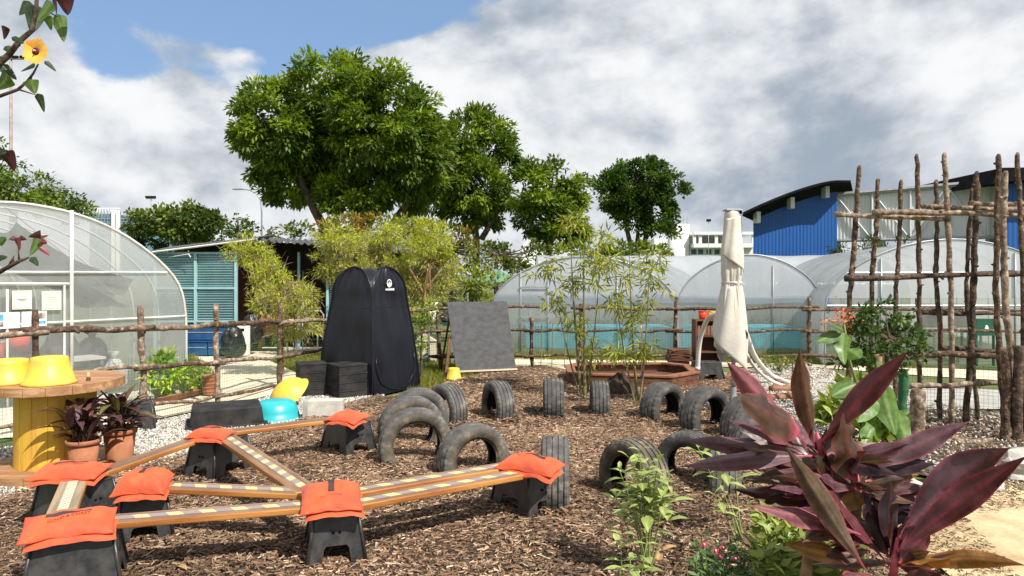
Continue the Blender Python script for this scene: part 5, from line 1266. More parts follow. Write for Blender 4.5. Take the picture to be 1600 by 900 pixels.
# ------------------------------------------------------------------ parasol, shelf, sandbox, hoses
def parasol():
    D = 8.1; b = G(1146, 644); c = Vector((P(1146, 500, D).x, D, 0))
    r = thing('parasol', 'closed cream canvas parasol tied at the middle on a grey pole', 'parasol', c)
    zt = P(1146, 330, D).z
    MB().tube([(c.x, c.y, 0.05), (c.x, c.y, zt)], 0.024, 12).build('pole', MAT['grey_metal'], r, smooth=True)
    cc = Vector((c.x - 0.035, c.y - 0.05, 0))
    prof = [(zt + 0.0, 0.066), (zt - 0.03, 0.080), (zt - 0.25, 0.088), (zt - 0.5, 0.112), (zt - 0.72, 0.108), (zt - 0.82, 0.094), (zt - 0.86, 0.096), (zt - 1.0, 0.115), (zt - 1.25, 0.135), (zt - 1.5, 0.150), (zt - 1.80, 0.150)]
    def rad(z):
        for (z0, r0), (z1, r1) in zip(prof[:-1], prof[1:]):
            if z <= z0 and z >= z1: return r0 + (r1 - r0) * (z0 - z) / (z0 - z1)
        return prof[-1][1]
    def f(u, v):
        a = 2 * math.pi * u
        hem = zt - 1.55 - 0.18 * max(0, math.cos(2 * (a + 0.9))) - 0.10 * math.cos(a * 3 + 1)
        z = zt + (hem - zt) * v
        k = min(1, v * 1.4)
        w = 1 + k * (0.20 * math.sin(5 * a + 3.0 * v) + 0.13 * math.sin(9 * a - 4 * v + 1) + 0.05 * math.sin(17 * a + 6 * v)) + 0.05 * noise.noise(Vector((math.cos(a) * 2, math.sin(a) * 2, v * 6)))
        flare = 1 + 0.16 * max(0, v - 0.6) * math.cos(a - 3.3) * 3
        return cc + Vector((math.cos(a) * rad(z) * w * flare, math.sin(a) * rad(z) * w, z))
    m = MB(); m.grid(f, 96, 60, closed_u=True); m.build('canopy', MAT['canvas'], r, smooth=True, solid=0.004)
    m = MB(); m.lathe([(0.110, -0.014), (0.118, 0), (0.110, 0.014)], 32, (cc.x, cc.y, zt - 0.835), wob=lambda a, z: 1 + 0.05 * math.sin(7 * a)); m.build('tie_strap', MAT['canvas'], r, smooth=True)
    def flap(a0, a1, za, zb, hem0, hem1, out):
        def g(u, v):
            a = a0 + (a1 - a0) * u; z1 = hem0 + (hem1 - hem0) * u; z = za + (zb - za) * u; zz = z + (z1 - z) * v
            k = rad(zz) * (1.10 + out * v + 0.06 * math.sin(u * 14 + 3 * v)) ; return cc + Vector((math.cos(a) * k, math.sin(a) * k, zz))
        m = MB(); m.grid(g, 26, 20); m.build('drape', MAT['canvas'], r, smooth=True, solid=0.004)
    flap(math.radians(-150), math.radians(-30), zt - 0.10, zt - 0.06, zt - 0.52, zt - 0.72, 0.16)
    flap(math.radians(-185), math.radians(-60), zt - 0.88, zt - 0.88, zt - 1.42, zt - 1.85, 0.48)
    flap(math.radians(-80), math.radians(25), zt - 0.88, zt - 0.88, zt - 1.30, zt - 1.62, 0.14)
    MB().box((cc.x, cc.y, zt + 0.006), (0.17, 0.15, 0.02)).build('cap', MAT['grey_metal'], r, bevel=0.004)
    MB().box((c.x + 0.09, c.y + 0.05, zt - 0.35), (0.05, 0.05, 0.75)).build('side_arm', MAT['grey_metal'], r, bevel=0.006)
    MB().box((c.x + 0.05, c.y + 0.05, zt - 0.01), (0.14, 0.05, 0.05)).build('arm_joint', MAT['grey_metal'], r, bevel=0.006)
    MB().box((c.x + 0.12, c.y, 0.035), (0.72, 0.6, 0.06)).build('base_slab', MAT['asphalt_grey'], r, bevel=0.01)
    MB().lathe([(0.06, 0.06), (0.06, 0.10), (0.034, 0.14), (0.034, 0.30)], 16, (c.x, c.y, 0)).build('base_socket', MAT['grey_metal'], r, smooth=True)
parasol()
def hose(lab, pts, rad):
    r = thing('fabric_hose', lab, 'hose', pts[-1]); q = []
    P0 = [Vector(p) for p in pts]
    for i in range(len(P0) - 1):
        a, b, c, d = P0[max(i - 1, 0)], P0[i], P0[i + 1], P0[min(i + 2, len(P0) - 1)]
        for k in range(8):
            t = k / 8; q.append(0.5 * ((2 * b) + (c - a) * t + (2 * a - 5 * b + 4 * c - d) * t * t + (3 * b - a - 3 * c + d) * t ** 3))
    q.append(P0[-1]); m = MB(); m.tube(q, rad, 10); m.build('tube', MAT['white_hose'], r, smooth=True)
    m = MB(); m.tube([q[-2] , q[-1] + (q[-1] - q[-2]).normalized() * 0.02], rad * 1.12, 10); m.build('end_band', MAT['white_hose'], r, smooth=True)
hose('white flat hose arching down beside the shelf on the left of the parasol', [P(1120, 490, 8.6), P(1105, 500, 8.9), P(1094, 530, 9.1), P(1090, 576, 9.2)], 0.030)
hose('upper white hose sweeping down to the gravel right of the parasol', [P(1152, 490, 8.5), P(1165, 520, 8.7), P(1180, 558, 9.2), P(1205, 586, 10.2), G(1232, 598, 0.03)], 0.034)
hose('lower white hose curving beside the other one to the gravel', [P(1150, 510, 8.4), P(1160, 540, 8.6), P(1178, 572, 9.1), P(1200, 592, 9.8), G(1224, 603, 0.03)], 0.022)
def shelf():
    D = 11.7; x0, x1 = P(1085, 500, D).x, P(1122, 500, D).x; zt = P(1100, 499, D).z; c = Vector(((x0 + x1) / 2, D, 0))
    r = thing('wooden_shelf', 'small dark brown wooden shelf beside the parasol', 'shelf', c); w = x1 - x0
    for x in (x0, x1): MB().box((x, D, zt / 2), (0.025, 0.26, zt)).build('side_panel', MAT['wood_brown'], r)
    for k in range(4): MB().box((c.x, D, 0.04 + k * (zt - 0.05) / 3), (w - 0.03, 0.25, 0.022)).build('shelf_board', MAT['wood_brown'], r)
    MB().box((c.x, D + 0.125, zt / 2), (w - 0.03, 0.012, zt - 0.02)).build('back_panel', MAT['shed_brown'], r)
    for k in range(5): MB().box((x0 + 0.05 + k * 0.055, D - 0.02, 0.04 + 2 * (zt - 0.05) / 3 + 0.095), (0.042, 0.15, 0.16)).build('stored_block', MAT['wood_red'], r)
    for (px, mt, lab) in ((1098, 'red_plastic', 'red plastic jar on top of the small shelf'), (1112, 'yellow_plastic', 'yellow plastic jar on top of the small shelf')):
        x = P(px, 490, D).x; q = thing('jar', lab, 'jar', (x, D, zt + 0.011)); h = 0.14
        MB().lathe([(0.0, 0.012), (0.055, 0.012), (0.066, 0.03), (0.066, h), (0.060, h), (0.055, 0.03)], 18, (x, D, zt)).build('wall', MAT[mt], q, smooth=True)
        MB().lathe([(0.066, h - 0.02), (0.071, h - 0.015), (0.071, h + 0.004), (0.062, h + 0.004)], 18, (x, D, zt)).build('rim', MAT[mt], q)
shelf()
def sandbox():
    r = thing('wooden_sandbox', 'long low angular sandbox of red brown boards behind the bamboo', 'sandbox', G(985, 590))
    z = 0.17; pts = [G(888, 583, z), G(912, 586, z), G(1050, 590, z), G(1092, 583, z), G(1078, 572, z), G(1040, 568, z), G(908, 569, z), G(884, 572, z)]
    c = sum(pts, Vector()) / len(pts); n = len(pts)
    for i in range(n):
        a, b = pts[i], pts[(i + 1) % n]
        ins = lambda p, k: p + (c - p).normalized() * k
        for (z0, z1) in ((0.0, 0.08), (0.085, 0.163)):
            m = MB(); m.prism([(a.x, a.y, z0), (b.x, b.y, z0), (ins(b, 0.035).x, ins(b, 0.035).y, z0), (ins(a, 0.035).x, ins(a, 0.035).y, z0)], (0, 0, z1 - z0)); m.build('side_board', MAT['wood_brown'], r)
        o = lambda p: p + (p - c).normalized() * 0.02
        m = MB(); m.prism([(o(a).x, o(a).y, z - 0.005), (o(b).x, o(b).y, z - 0.005), (ins(b, 0.13).x, ins(b, 0.13).y, z - 0.005), (ins(a, 0.13).x, ins(a, 0.13).y, z - 0.005)], (0, 0, 0.03)); m.build('rim_board', MAT['wood_red'], r, bevel=0.004)
    m = MB(); m.add([(p.x, p.y, 0.05) for p in pts], [tuple(range(n))]); m.build('sand', MAT['wood_brown'], r)
sandbox()
r = thing('tile_stack', 'stack of warped dark brown tiles at the right end of the sandbox', 'tile stack', G(1064, 582))
c = G(1066, 580, 0.0) + Vector((0, 0.25, 0.0))
for k in range(9):
    m = MB(); a = random.uniform(-0.2, 0.2); R = Matrix.Rotation(a, 3, 'Z')
    m.grid(lambda u, v: c + R @ Vector(((u - 0.5) * (0.42 - 0.012 * k), (v - 0.5) * 0.34, 0.16 + k * 0.022 + 0.016 * math.sin(u * math.pi))) , 8, 2); m.build('tile', MAT['wood_brown'], r, solid=0.016)
m = MB(); m.box(c + Vector((0, 0, 0.07)), (0.30, 0.28, 0.14)); m.build('tile_base', MAT['wood_brown'], r)

# timber and stones on the right-hand gravel
for k, (a, b, rad, lab) in enumerate((((1212, 600), (1262, 597), 0.045, 'rear split log lying on the right gravel'), ((1205, 612), (1265, 609), 0.05, 'middle split log lying on the right gravel'), ((1200, 625), (1262, 622), 0.05, 'front split log lying on the right gravel'))):
    r = thing('split_log', lab, 'log', G(*a), 0, 'logs on the right gravel'); p, q = G(*a), G(*b); p.z = q.z = 0.03
    stick(p, q, rad, rad * 0.9, 700 + k, 0.01).build('bark', MAT['wood_red'], r, smooth=True)
    d = (q - p).normalized(); m = MB(); m.tube([q, q + d * 0.01], rad * 0.86, 9); m.build('cut_end', MAT['cut_wood'], r)
def rock(lab, c, s, seed, mat='rock'):
    m = MB()
    def f(u, v):
        a = 2 * math.pi * u; th = v * math.pi; d = Vector((math.sin(th) * math.cos(a), math.sin(th) * math.sin(a), math.cos(th)))
        k = 1 + 0.32 * noise.noise(d * 1.6 + Vector((seed, 0, 0))) + 0.12 * noise.noise(d * 4.3 + Vector((0, seed, 0)))
        return Vector(c) + Vector((d.x * s[0], d.y * s[1], d.z * s[2])) * k
    m.grid(f, 20, 12, closed_u=True); o = m.build('rock', MAT[mat], None, loc=tuple(c)); return props(o, lab, 'rock')
rock('pale grey rock at the edge of the sandy path right of the purple leaves', Vector((3.50, 5.30, 0.05)), (0.26, 0.2, 0.15), 3.1)
rock('white rock beside the sandy path under the gate post', Vector((4.15, 5.55, 0.06)), (0.30, 0.24, 0.15), 7.7)
rock('small grey rock where the sandy path meets the mulch', Vector((2.9, 5.1, 0.03)), (0.14, 0.12, 0.09), 5.3)
r = thing('soil_mound', 'black clod of roots and soil beside the second bamboo clump', 'soil', G(972, 615))
m = MB(); c = G(972, 617)
m.grid(lambda u, v: c + Vector((0.26 * (1 - v) * math.cos(2 * math.pi * u), 0.18 + 0.24 * (1 - v) * math.sin(2 * math.pi * u), 0.24 * math.sin(v * math.pi / 2) ** 0.8 * (1 + 0.3 * noise.noise(Vector((math.cos(6.28 * u) * 2, math.sin(6.28 * u) * 2, v * 3)))))), 24, 10, closed_u=True)
m.build('clod', MAT['dark_soil'], r)

# ------------------------------------------------------------------ far buildings and lamp posts
def ribbed(m, a, b, z0a, z1a, z0b, z1b, n, depth, curve=None):
    a, b = Vector(a), Vector(b); d = (b - a).normalized(); nr = Vector((d.y, -d.x, 0))
    vs, fs = [], []
    for k in range(n + 1):
        s = k / n; p = a.lerp(b, s) + nr * (depth if (k // 2) % 2 else 0)
        z1 = curve(s) if curve else z1a + (z1b - z1a) * s
        vs += [(p.x, p.y, z0a + (z0b - z0a) * s), (p.x, p.y, z1)]
    fs = [(2 * k, 2 * k + 2, 2 * k + 3, 2 * k + 1) for k in range(n)]
    m.add(vs, fs)
def blue_hall():
    D = 62; k = D / F
    r = thing('blue_hall', 'blue ribbed hall with a dark curved roof and a grey link wing', 'building', (P(1240, 428, D).x, D, 0))
    xl, xr = P(1177, 400, D).x, P(1308, 400, D).x
    top = lambda s: P(0, 338 - 46 * s + 10 * math.sin(math.pi * s) * -1 , D).z
    m = MB(); ribbed(m, (xl, D, 0), (xr, D, 0), 0, 0, 0, 0, 96, 0.035, curve=lambda s: P(0, 336 - 44 * (1 - (1 - s) ** 1.4) + 8, D).z); m.build('front_wall', MAT['blue_wall'], r)
    m = MB(); m.prism([(xl + 0.05, D + 0.1, 0), (xl + 6.5, D + 12, 0), (xl + 6.7, D + 12, 0), (xl + 0.25, D + 0.1, 0)], (0, 0, P(0, 345, D).z)); m.build('side_wall', MAT['blue_wall'], r)
    pts = [(s, P(0, 336 - 44 * (1 - (1 - s) ** 1.4), D).z) for s in np.linspace(-0.1, 1.18, 24).clip(-0.1, 1.18)]
    pts = [(s, P(0, 336 - 44 * (1 - (1 - min(s, 1)) ** 1.4 if s >= 0 else 1 - (1 + abs(s)) ** 1.4), D).z) for s in np.linspace(-0.10, 1.17, 24)]
    m = MB()
    m.grid(lambda u, v: Vector((xl + (xr - xl) * pts[min(23, round(u * 23))][0] + (16 * v - 2.2) * 0.52, D - 2.2 + 16 * v, pts[min(23, round(u * 23))][1] + 0.30 + 0.4 * 0)), 23, 1); m.build('curved_roof', MAT['dark_roof'], r, solid=0.2, smooth=False)
    for s in (0.02, 0.42, 0.83):
        z = P(0, 336 - 44 * (1 - (1 - s) ** 1.4) + 6, D).z; MB().box((xl + (xr - xl) * s, D - 0.5, z), (0.35, 0.9, 1.0)).build('bracket', MAT['grey_wall'], r)
    # link wing
    x2 = P(1585, 400, 56).x
    a, b = (xr, D + 0.5, 0), (x2, 56.0, 0)
    m = MB(); ribbed(m, a, b, P(0, 375, D).z, P(0, 305, D).z, P(0, 369, 56).z, P(0, 282, 56).z, 180, 0.03); m.build('link_wall', MAT['grey_wall'], r)
    m = MB(); m.tube([(a[0], a[1] - 0.2, P(0, 304, D).z), (b[0], b[1] - 0.2, P(0, 281, 56).z)], 0.22, 6); m.build('link_coping', MAT['grey_metal'], r)
    m = MB(); m.tube([(a[0], a[1] - 0.2, P(0, 376, D).z), (b[0], b[1] - 0.2, P(0, 370, 56).z)], 0.16, 6); m.build('link_sill', MAT['grey_metal'], r)
    va, vb = Vector(a), Vector(b)
    for s0, s1 in ((0.02, 0.20), (0.24, 0.42), (0.62, 0.46), (0.66, 0.48), (0.66, 0.84)):
        p, q = va.lerp(vb, s0), va.lerp(vb, s1); m = MB()
        za = P(0, 306, D).z * (1 - s0) + P(0, 284, 56).z * s0 - 0.3; zb = P(0, 375, D).z * (1 - s1) + P(0, 369, 56).z * s1 + 0.3
        m.tube([(p.x, p.y - 0.25, za), (q.x, q.y - 0.25, zb)], 0.07, 5); m.build('brace', MAT['grey_wall'], r)
    for s in (0.0, 0.22, 0.44, 0.65, 0.86):
        p = va.lerp(vb, s); MB().box((p.x, p.y - 0.2, (P(0, 375, D).z + P(0, 300, D).z) / 2), (0.14, 0.2, P(0, 303, D).z - P(0, 374, D).z)).build('column', MAT['grey_wall'], r)
    for s in (0.03, 0.3, 0.6, 0.9):
        p = va.lerp(vb, s); MB().box((p.x, p.y + 0.5, P(0, 375, D).z / 2), (0.5, 0.5, P(0, 375, D).z)).build('pier', MAT['grey_metal'], r)
    r2 = thing('blue_hall', 'second blue hall with a dark slanting roof behind the trellis poles', 'building', (P(1610, 428, 55).x, 55, 0))
    xa, xb = P(1572, 400, 55).x, P(1800, 400, 55).x
    m = MB(); ribbed(m, (xa, 55, 0), (xb, 55, 0), 0, P(0, 285, 55).z, 0, P(0, 262, 55).z, 120, 0.035); m.build('front_wall', MAT['blue_wall'], r2)
    m = MB(); m.prism([(P(1535, 290, 54).x, 53, P(0, 290, 54).z), (P(1552, 265, 54).x, 53, P(0, 265, 54).z), (xb, 53, P(0, 262, 54).z), (xb, 53, P(0, 275, 54).z), (P(1575, 285, 54).x, 53, P(0, 285, 54).z)], (0, 14, 0)); m.build('roof', MAT['dark_roof'], r2)
blue_hall()
def white_office():
    D = 90; r = thing('white_office', 'white office block with a rounded corner and open upper terrace', 'building', (P(1100, 428, D).x, D, 0))
    xa, xb = P(1048, 400, D).x, P(1081, 400, D).x; zt = P(0, 350, D).z
    cx = (xa + xb) / 2; R = (xb - xa) / 2
    m = MB(); m.lathe([(R, 0), (R, zt), (R * 0.96, zt), (0.01, zt)], 40, (cx, D + R, 0)); m.build('round_tower', MAT['white_wall'], r, smooth=True)
    x0 = P(1025, 400, D).x; MB().box(((x0 + xa) / 2 + 0.6, D + 4, P(0, 372, D).z / 2), (xa - x0 + 1.2, 6, P(0, 372, D).z)).build('side_wing', MAT['white_wall'], r)
    x1 = P(1180, 400, D).x; zf = P(0, 385, D).z
    MB().box(((xb + x1) / 2, D + 4, P(0, 398, D).z / 2 + 0.5), (x1 - xb, 6, P(0, 398, D).z + 1.0)).build('lower_wall', MAT['white_wall'], r)
    z0, z1 = P(0, 384, D).z, P(0, 365, D).z
    MB().box(((xb + x1) / 2, D + 3, z0), (x1 - xb, 8, 0.5)).build('terrace_slab', MAT['white_wall'], r)
    MB().box(((xb + x1) / 2, D + 3, z1), (x1 - xb, 8, 0.35)).build('terrace_beam', MAT['white_wall'], r)
    for px in (1083, 1092, 1117, 1136, 1155, 1174): MB().box((P(px, 400, D).x, D - 0.6, (z0 + z1) / 2), (0.35, 0.35, z1 - z0 - 0.2)).build('terrace_column', MAT['white_wall'], r)
    MB().box(((xb + x1) / 2, D + 5, (z0 + z1) / 2), (x1 - xb - 1, 0.3, z1 - z0)).build('terrace_wall', MAT['grey_wall'], r)
    for px in (1087, 1098, 1111, 1124, 1137):
        w = MB(); w.box((P(px, 400, D).x, D + 0.98, P(0, 393, D).z), (0.65, 0.08, 0.62)); w.build('window', MAT['window'], r)
    for px in (1039, 1050): MB().box((P(px, 392, D).x, D + 0.9, P(0, 393, D).z), (0.3, 0.2, 0.6)).build('window', MAT['window'], r)
    for px, h in ((1044, 340), (1064, 330), (1072, 336), (1078, 338)):
        m = MB(); m.tube([(P(px, 350, D).x, D + R, zt), (P(px, 350, D).x, D + R, P(0, h, D).z)], 0.04, 5); m.build('antenna', MAT['grey_metal'], r)
white_office()
def far_roof(lab, px, py, w, D, mat):
    c = P(px, py, D); r = thing('far_building', lab, 'building', (c.x, D, 0)); ww = w * D / F
    m = MB(); m.prism([(c.x - ww / 2, D, 0), (c.x + ww / 2, D, 0), (c.x + ww / 2, D, c.z - 0.6), (c.x, D, c.z), (c.x - ww / 2, D, c.z - 1.6)], (0, 8, 0)); m.build('gabled_wall', mat, r)
far_roof('white gabled roof far behind the third tree', 836, 366, 42, 100, MAT['white_wall'])
def glass_office():
    D = 170; r = thing('glass_office', 'blue glass office block far behind the left tunnel', 'building', (P(170, 428, D).x, D, 0))
    xa, xm, xb = P(112, 400, D).x, P(183, 400, D).x, P(226, 400, D).x
    m = MB(); m.prism([(P(140, 400, D).x, D, 0), (xb, D, 0), (xb, D, P(0, 344, D).z), (P(188, 400, D).x, D, P(0, 336, D).z), (P(140, 400, D).x, D, P(0, 334, D).z)], (0, 20, 0)); m.build('glass_block', MAT['office_glass'], r)
    for px in np.linspace(144, 224, 17): MB().box((P(px, 400, D).x, D - 0.15, P(0, 360, D).z / 2 + 4), (0.14, 0.2, P(0, 350, D).z)).build('mullion', MAT['grey_metal'], r)
    for py in (342, 350, 358, 366): MB().box((P(184, 400, D).x, D - 0.1, P(0, py, D).z), (xb - P(142, 400, D).x, 0.2, 0.22)).build('floor_band', MAT['grey_metal'], r)
    for px in (179, 186): MB().box((P(px, 400, D).x, D - 0.4, P(0, 329, D).z / 2), (0.7, 0.8, P(0, 329, D).z)).build('pier', MAT['white_wall'], r)
    MB().box(((xa + xm) / 2, D + 3, P(0, 333, D).z), (xm - xa, 6, 0.5)).build('roof_slab', MAT['grey_wall'], r)
    for px in np.linspace(114, 178, 16): MB().box((P(px, 400, D).x, D + 1, P(0, 329, D).z), (0.12, 0.2, 1.5)).build('roof_fin', MAT['white_wall'], r)
    MB().box(((xa + xm) / 2, D + 1, P(0, 325, D).z), (xm - xa, 0.3, 0.25)).build('roof_rail', MAT['white_wall'], r)
glass_office()
def lamp(lab, base_px, top_py, D, arm, rad=0.09, mat='grey_metal', name='street_lamp'):
    x = P(base_px, 400, D).x; r = thing(name, lab, 'lamp post', (x, D, 0)); zt = P(0, top_py, D).z
    if arm == 'curve':
        a = P(368, 295, D); pts = [(x, D, 0), (x, D, P(0, 330, D).z), P(407, 312, D), P(400, 302, D), P(390, 297, D), P(374, 295, D)]
        MB().tube(pts, [rad, rad * 0.8, rad * 0.7, rad * 0.6, rad * 0.6, rad * 0.5], 8).build('pole', MAT[mat], r, smooth=True)
        MB().box(P(371, 295.5, D), (0.8, 0.3, 0.14)).build('lamp_head', MAT['grey_metal'], r, bevel=0.03)
    else:
        MB().tube([(x, D, 0), (x, D, zt)], [rad, rad * 0.6], 8).build('pole', MAT[mat], r, smooth=True)
        w = arm; MB().box((x, D, zt), (w, 0.2, 0.12)).build('cross_bar', MAT['grey_metal'], r)
        for s in (-0.42, -0.15, 0.15, 0.42): MB().box((x + s * w, D - 0.1, zt + 0.16), (w * 0.2, 0.3, 0.22)).build('lamp_head', MAT['dark_roof'], r, bevel=0.02)
lamp('tall curved street lamp left of the big tree', 409, 295, 60, 'curve')
lamp('floodlight mast above the left trees', 236, 310, 80, 1.1, 0.07)
MAT['rust_metal'] = M('weathered_mast', (0.24, 0.19, 0.16), (0.34, 0.28, 0.24), 2, 0.7)
lamp('tall thin floodlight mast at the left edge of the sky', 17, 92, 70, 3.2, 0.2, 'rust_metal')
lamp('small lamp post above the white office block', 1107, 346, 84, 0.5, 0.05)
# ------------------------------------------------------------------ foliage
def leaf_cloud(name, pos, dirs, L, W, cols, parent=None, mat='leaf', fold=0.25, up=None, seed=0, stuff=False, curl=0.0):
    """diamond leaves: pos (n,3) leaf bases, dirs (n,3), L and W (n,)"""
    r = np.random.default_rng(seed); n = len(pos); d = unit(dirs)
    ref = np.tile(np.array([[0, 0, 1.0]]), (n, 1)) + r.normal(0, 0.55, (n, 3)) if up is None else up
    s = unit(np.cross(d, ref)); nr = np.cross(s, d)
    l, w = L[:, None], W[:, None]
    V = np.stack([pos, pos + d * l * 0.45 + s * w + nr * w * fold, pos + d * l - nr * l * curl, pos + d * l * 0.45 - s * w + nr * w * fold], 1).reshape(-1, 3)
    off = OFF.get(parent.name) if parent is not None else None
    if off is not None: V = V - np.array(off)
    b = (np.arange(n) * 4)[:, None]
    Fq = np.vstack([b + np.array([[0, 1, 2]]), b + np.array([[0, 2, 3]])])
    o = link(name, fast_mesh(name, V, Fq, np.repeat(cols, 4, axis=0)), MAT[mat], parent)
    if stuff: o['kind'] = 'stuff'
    return o
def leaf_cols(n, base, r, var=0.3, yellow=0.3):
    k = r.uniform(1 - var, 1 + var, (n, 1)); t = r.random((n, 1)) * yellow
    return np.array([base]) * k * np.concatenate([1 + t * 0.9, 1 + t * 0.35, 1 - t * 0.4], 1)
def crown_pts(blobs, D, dens, per, cr, r, shell=(0.70, 1.02), back=0.45, depth=1.0, offs=None):
    """clump centres over ellipsoids given in photograph pixels, then leaf positions round each clump"""
    C, O, B = [], [], []
    for i, (cx, cy, rx, ry) in enumerate(blobs):
        c = np.array(P(cx, cy, D + (offs[i] if offs else r.uniform(-1, 1) * 0.04 * D)))
        a, b = rx * D / F, ry * D / F; dp = (a * b) ** 0.5 * depth
        nn = max(6, int(dens * 4 * math.pi * ((a * b) ** 1.6 / 3 + 2 * (a * dp) ** 1.6 / 3) ** (1 / 1.6)))
        u = unit(r.normal(size=(nn, 3))); keep = (u[:, 1] < 0.35) | (r.random(nn) < back); u = u[keep]
        rad = r.uniform(*shell, (len(u), 1))
        C.append(c + u * np.array([a, dp, b]) * rad); O.append(unit(u / np.array([a, dp, b])))
        B.append(np.full(len(u), i))
    C, O = np.vstack(C), np.vstack(O)
    n = len(C)
    sz = r.uniform(0.7, 1.25, n)
    ci = np.repeat(np.arange(n), per)
    g = r.normal(size=(len(ci), 3)); g = unit(g) * r.random((len(ci), 1)) ** 0.6
    pos = C[ci] + g * cr * sz[ci][:, None] * np.array([1, 1, 0.7])
    tint = r.random(n)[ci]
    return pos, g, O[ci], tint, C
def tree(name, lab, blobs, D, trunks, col, dens=0.32, per=70, cr=0.75, L=0.42, W=0.085, droop=0.45, seed=1, group=None, light=0.35, cat='tree', trunk_mat='trunk', back=0.45, lightcol=None, bw=0.0015, twiggy=0, straw=0.0, **kw):
    r = np.random.default_rng(seed)
    t0 = Vector(trunks[0][0][0:1] + [0, 0]) if False else None
    base = P(trunks[0][0][0], 428, D); root = thing(name, lab, cat, (base.x, D, 0), 0, group)
    pos, g, O, tint, C = crown_pts(blobs, D, dens, per, cr, r, back=back, **kw)
    n = len(pos)
    d = unit(g * 0.7 + O * 0.5 + r.normal(0, 0.45, (n, 3))); d[:, 2] -= droop * r.random(n); 
    cols = leaf_cols(n, col, r, 0.25, 0.25)
    lc = np.array(lightcol if lightcol else (col[0] * 2.7, col[1] * 2.1, col[2] * 1.5))  # pale clumps: tuft highlights painted into leaf colour; orange ones are real tints
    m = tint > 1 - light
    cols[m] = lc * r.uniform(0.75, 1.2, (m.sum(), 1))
    if straw:
        st = (r.random(n) < straw) & (pos[:, 2] < np.median(pos[:, 2]) + 0.2); cols[st] = np.array([0.40, 0.34, 0.18]) * r.uniform(0.6, 1.1, (st.sum(), 1))
    leaf_cloud('crown', pos, d, L * r.uniform(0.7, 1.3, n), W * r.uniform(0.7, 1.3, n), cols, root, seed=seed)
    for k, tr in enumerate(trunks):
        pts = [P(x, y, D) for x, y, *_ in tr]; rad = [q[2] * D / F for q in tr]
        if k == 0 or tr[0][1] > 330: pts[0] = Vector((pts[0].x, D, -0.1)) if tr[0][1] >= 330 and D < 100 and len(tr[0]) > 3 else pts[0]
        fine, fr = [], []
        for a, b, ra, rb in zip(pts[:-1], pts[1:], rad[:-1], rad[1:]):
            for s in range(5): fine.append(a.lerp(b, s / 5) + Vector((random.uniform(-1, 1), random.uniform(-1, 1), 0)) * ra * 0.12); fr.append(ra + (rb - ra) * s / 5)
        fine.append(pts[-1]); fr.append(rad[-1])
        mm = MB(); mm.tube(fine, fr, 9); mm.build('trunk' if k == 0 else 'limb', MAT[trunk_mat], root, smooth=True)
    if twiggy:                                   # bare pale twigs between the leaves
        mm = MB()
        for q in C[r.choice(len(C), min(twiggy, len(C)), replace=False)]:
            q = Vector(q)
            for _ in range(2):
                e = Vector(r.normal(size=3)) * 0.16; mm.tube([q - Vector((0, 0, 0.16)) + e * 0.3, q + e * 0.5, q + e], [0.0035, 0.0025, 0.0012], 4)
        o = mm.build('twigs', MAT['pale_twig'], root); o['kind'] = 'stuff'
    # branches that reach the outer clumps
    if len(C) > 20:
        mm = MB(); top = P(trunks[0][-1][0], trunks[0][-1][1], D)
        for q in C[r.choice(len(C), min(26, len(C)), replace=False)]:
            q = Vector(q); a = top.lerp(q, 0.1); mid = a.lerp(q, 0.55) + Vector((0, 0, -0.06 * (q - a).length))
            mm.tube([a, mid, q], [bw * D, bw * 0.6 * D, bw * 0.2 * D], 6)
        mm.build('branches', MAT[trunk_mat], root, smooth=True)
    return root
MAT['pale_twig'] = M('pale_twig', (0.30, 0.24, 0.16), (0.42, 0.35, 0.25), 20, 0.8)
GREEN = (0.075, 0.130, 0.016)
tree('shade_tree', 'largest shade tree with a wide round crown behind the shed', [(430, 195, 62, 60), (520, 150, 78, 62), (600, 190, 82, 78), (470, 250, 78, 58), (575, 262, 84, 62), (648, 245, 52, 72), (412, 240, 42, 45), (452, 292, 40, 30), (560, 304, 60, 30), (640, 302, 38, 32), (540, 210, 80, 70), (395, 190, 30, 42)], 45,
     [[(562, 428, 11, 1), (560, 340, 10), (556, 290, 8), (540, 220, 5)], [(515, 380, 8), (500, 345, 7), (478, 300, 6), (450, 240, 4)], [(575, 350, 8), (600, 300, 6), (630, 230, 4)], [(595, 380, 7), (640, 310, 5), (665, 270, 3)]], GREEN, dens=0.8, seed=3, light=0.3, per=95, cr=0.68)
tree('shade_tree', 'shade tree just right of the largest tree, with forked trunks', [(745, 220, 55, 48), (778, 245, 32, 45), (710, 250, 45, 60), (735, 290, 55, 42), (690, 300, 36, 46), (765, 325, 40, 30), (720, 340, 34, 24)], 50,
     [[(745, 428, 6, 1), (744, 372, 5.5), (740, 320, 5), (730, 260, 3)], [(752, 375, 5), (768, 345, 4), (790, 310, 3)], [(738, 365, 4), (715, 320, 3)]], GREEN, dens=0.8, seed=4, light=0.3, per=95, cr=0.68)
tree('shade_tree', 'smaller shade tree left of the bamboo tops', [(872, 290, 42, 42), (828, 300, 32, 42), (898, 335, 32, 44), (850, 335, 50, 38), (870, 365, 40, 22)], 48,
     [[(858, 428, 5, 1), (857, 385, 5), (858, 340, 4), (862, 300, 3)], [(858, 380, 4), (880, 350, 3)]], GREEN, dens=0.8, seed=5, light=0.35, L=0.40, per=95, cr=0.68)
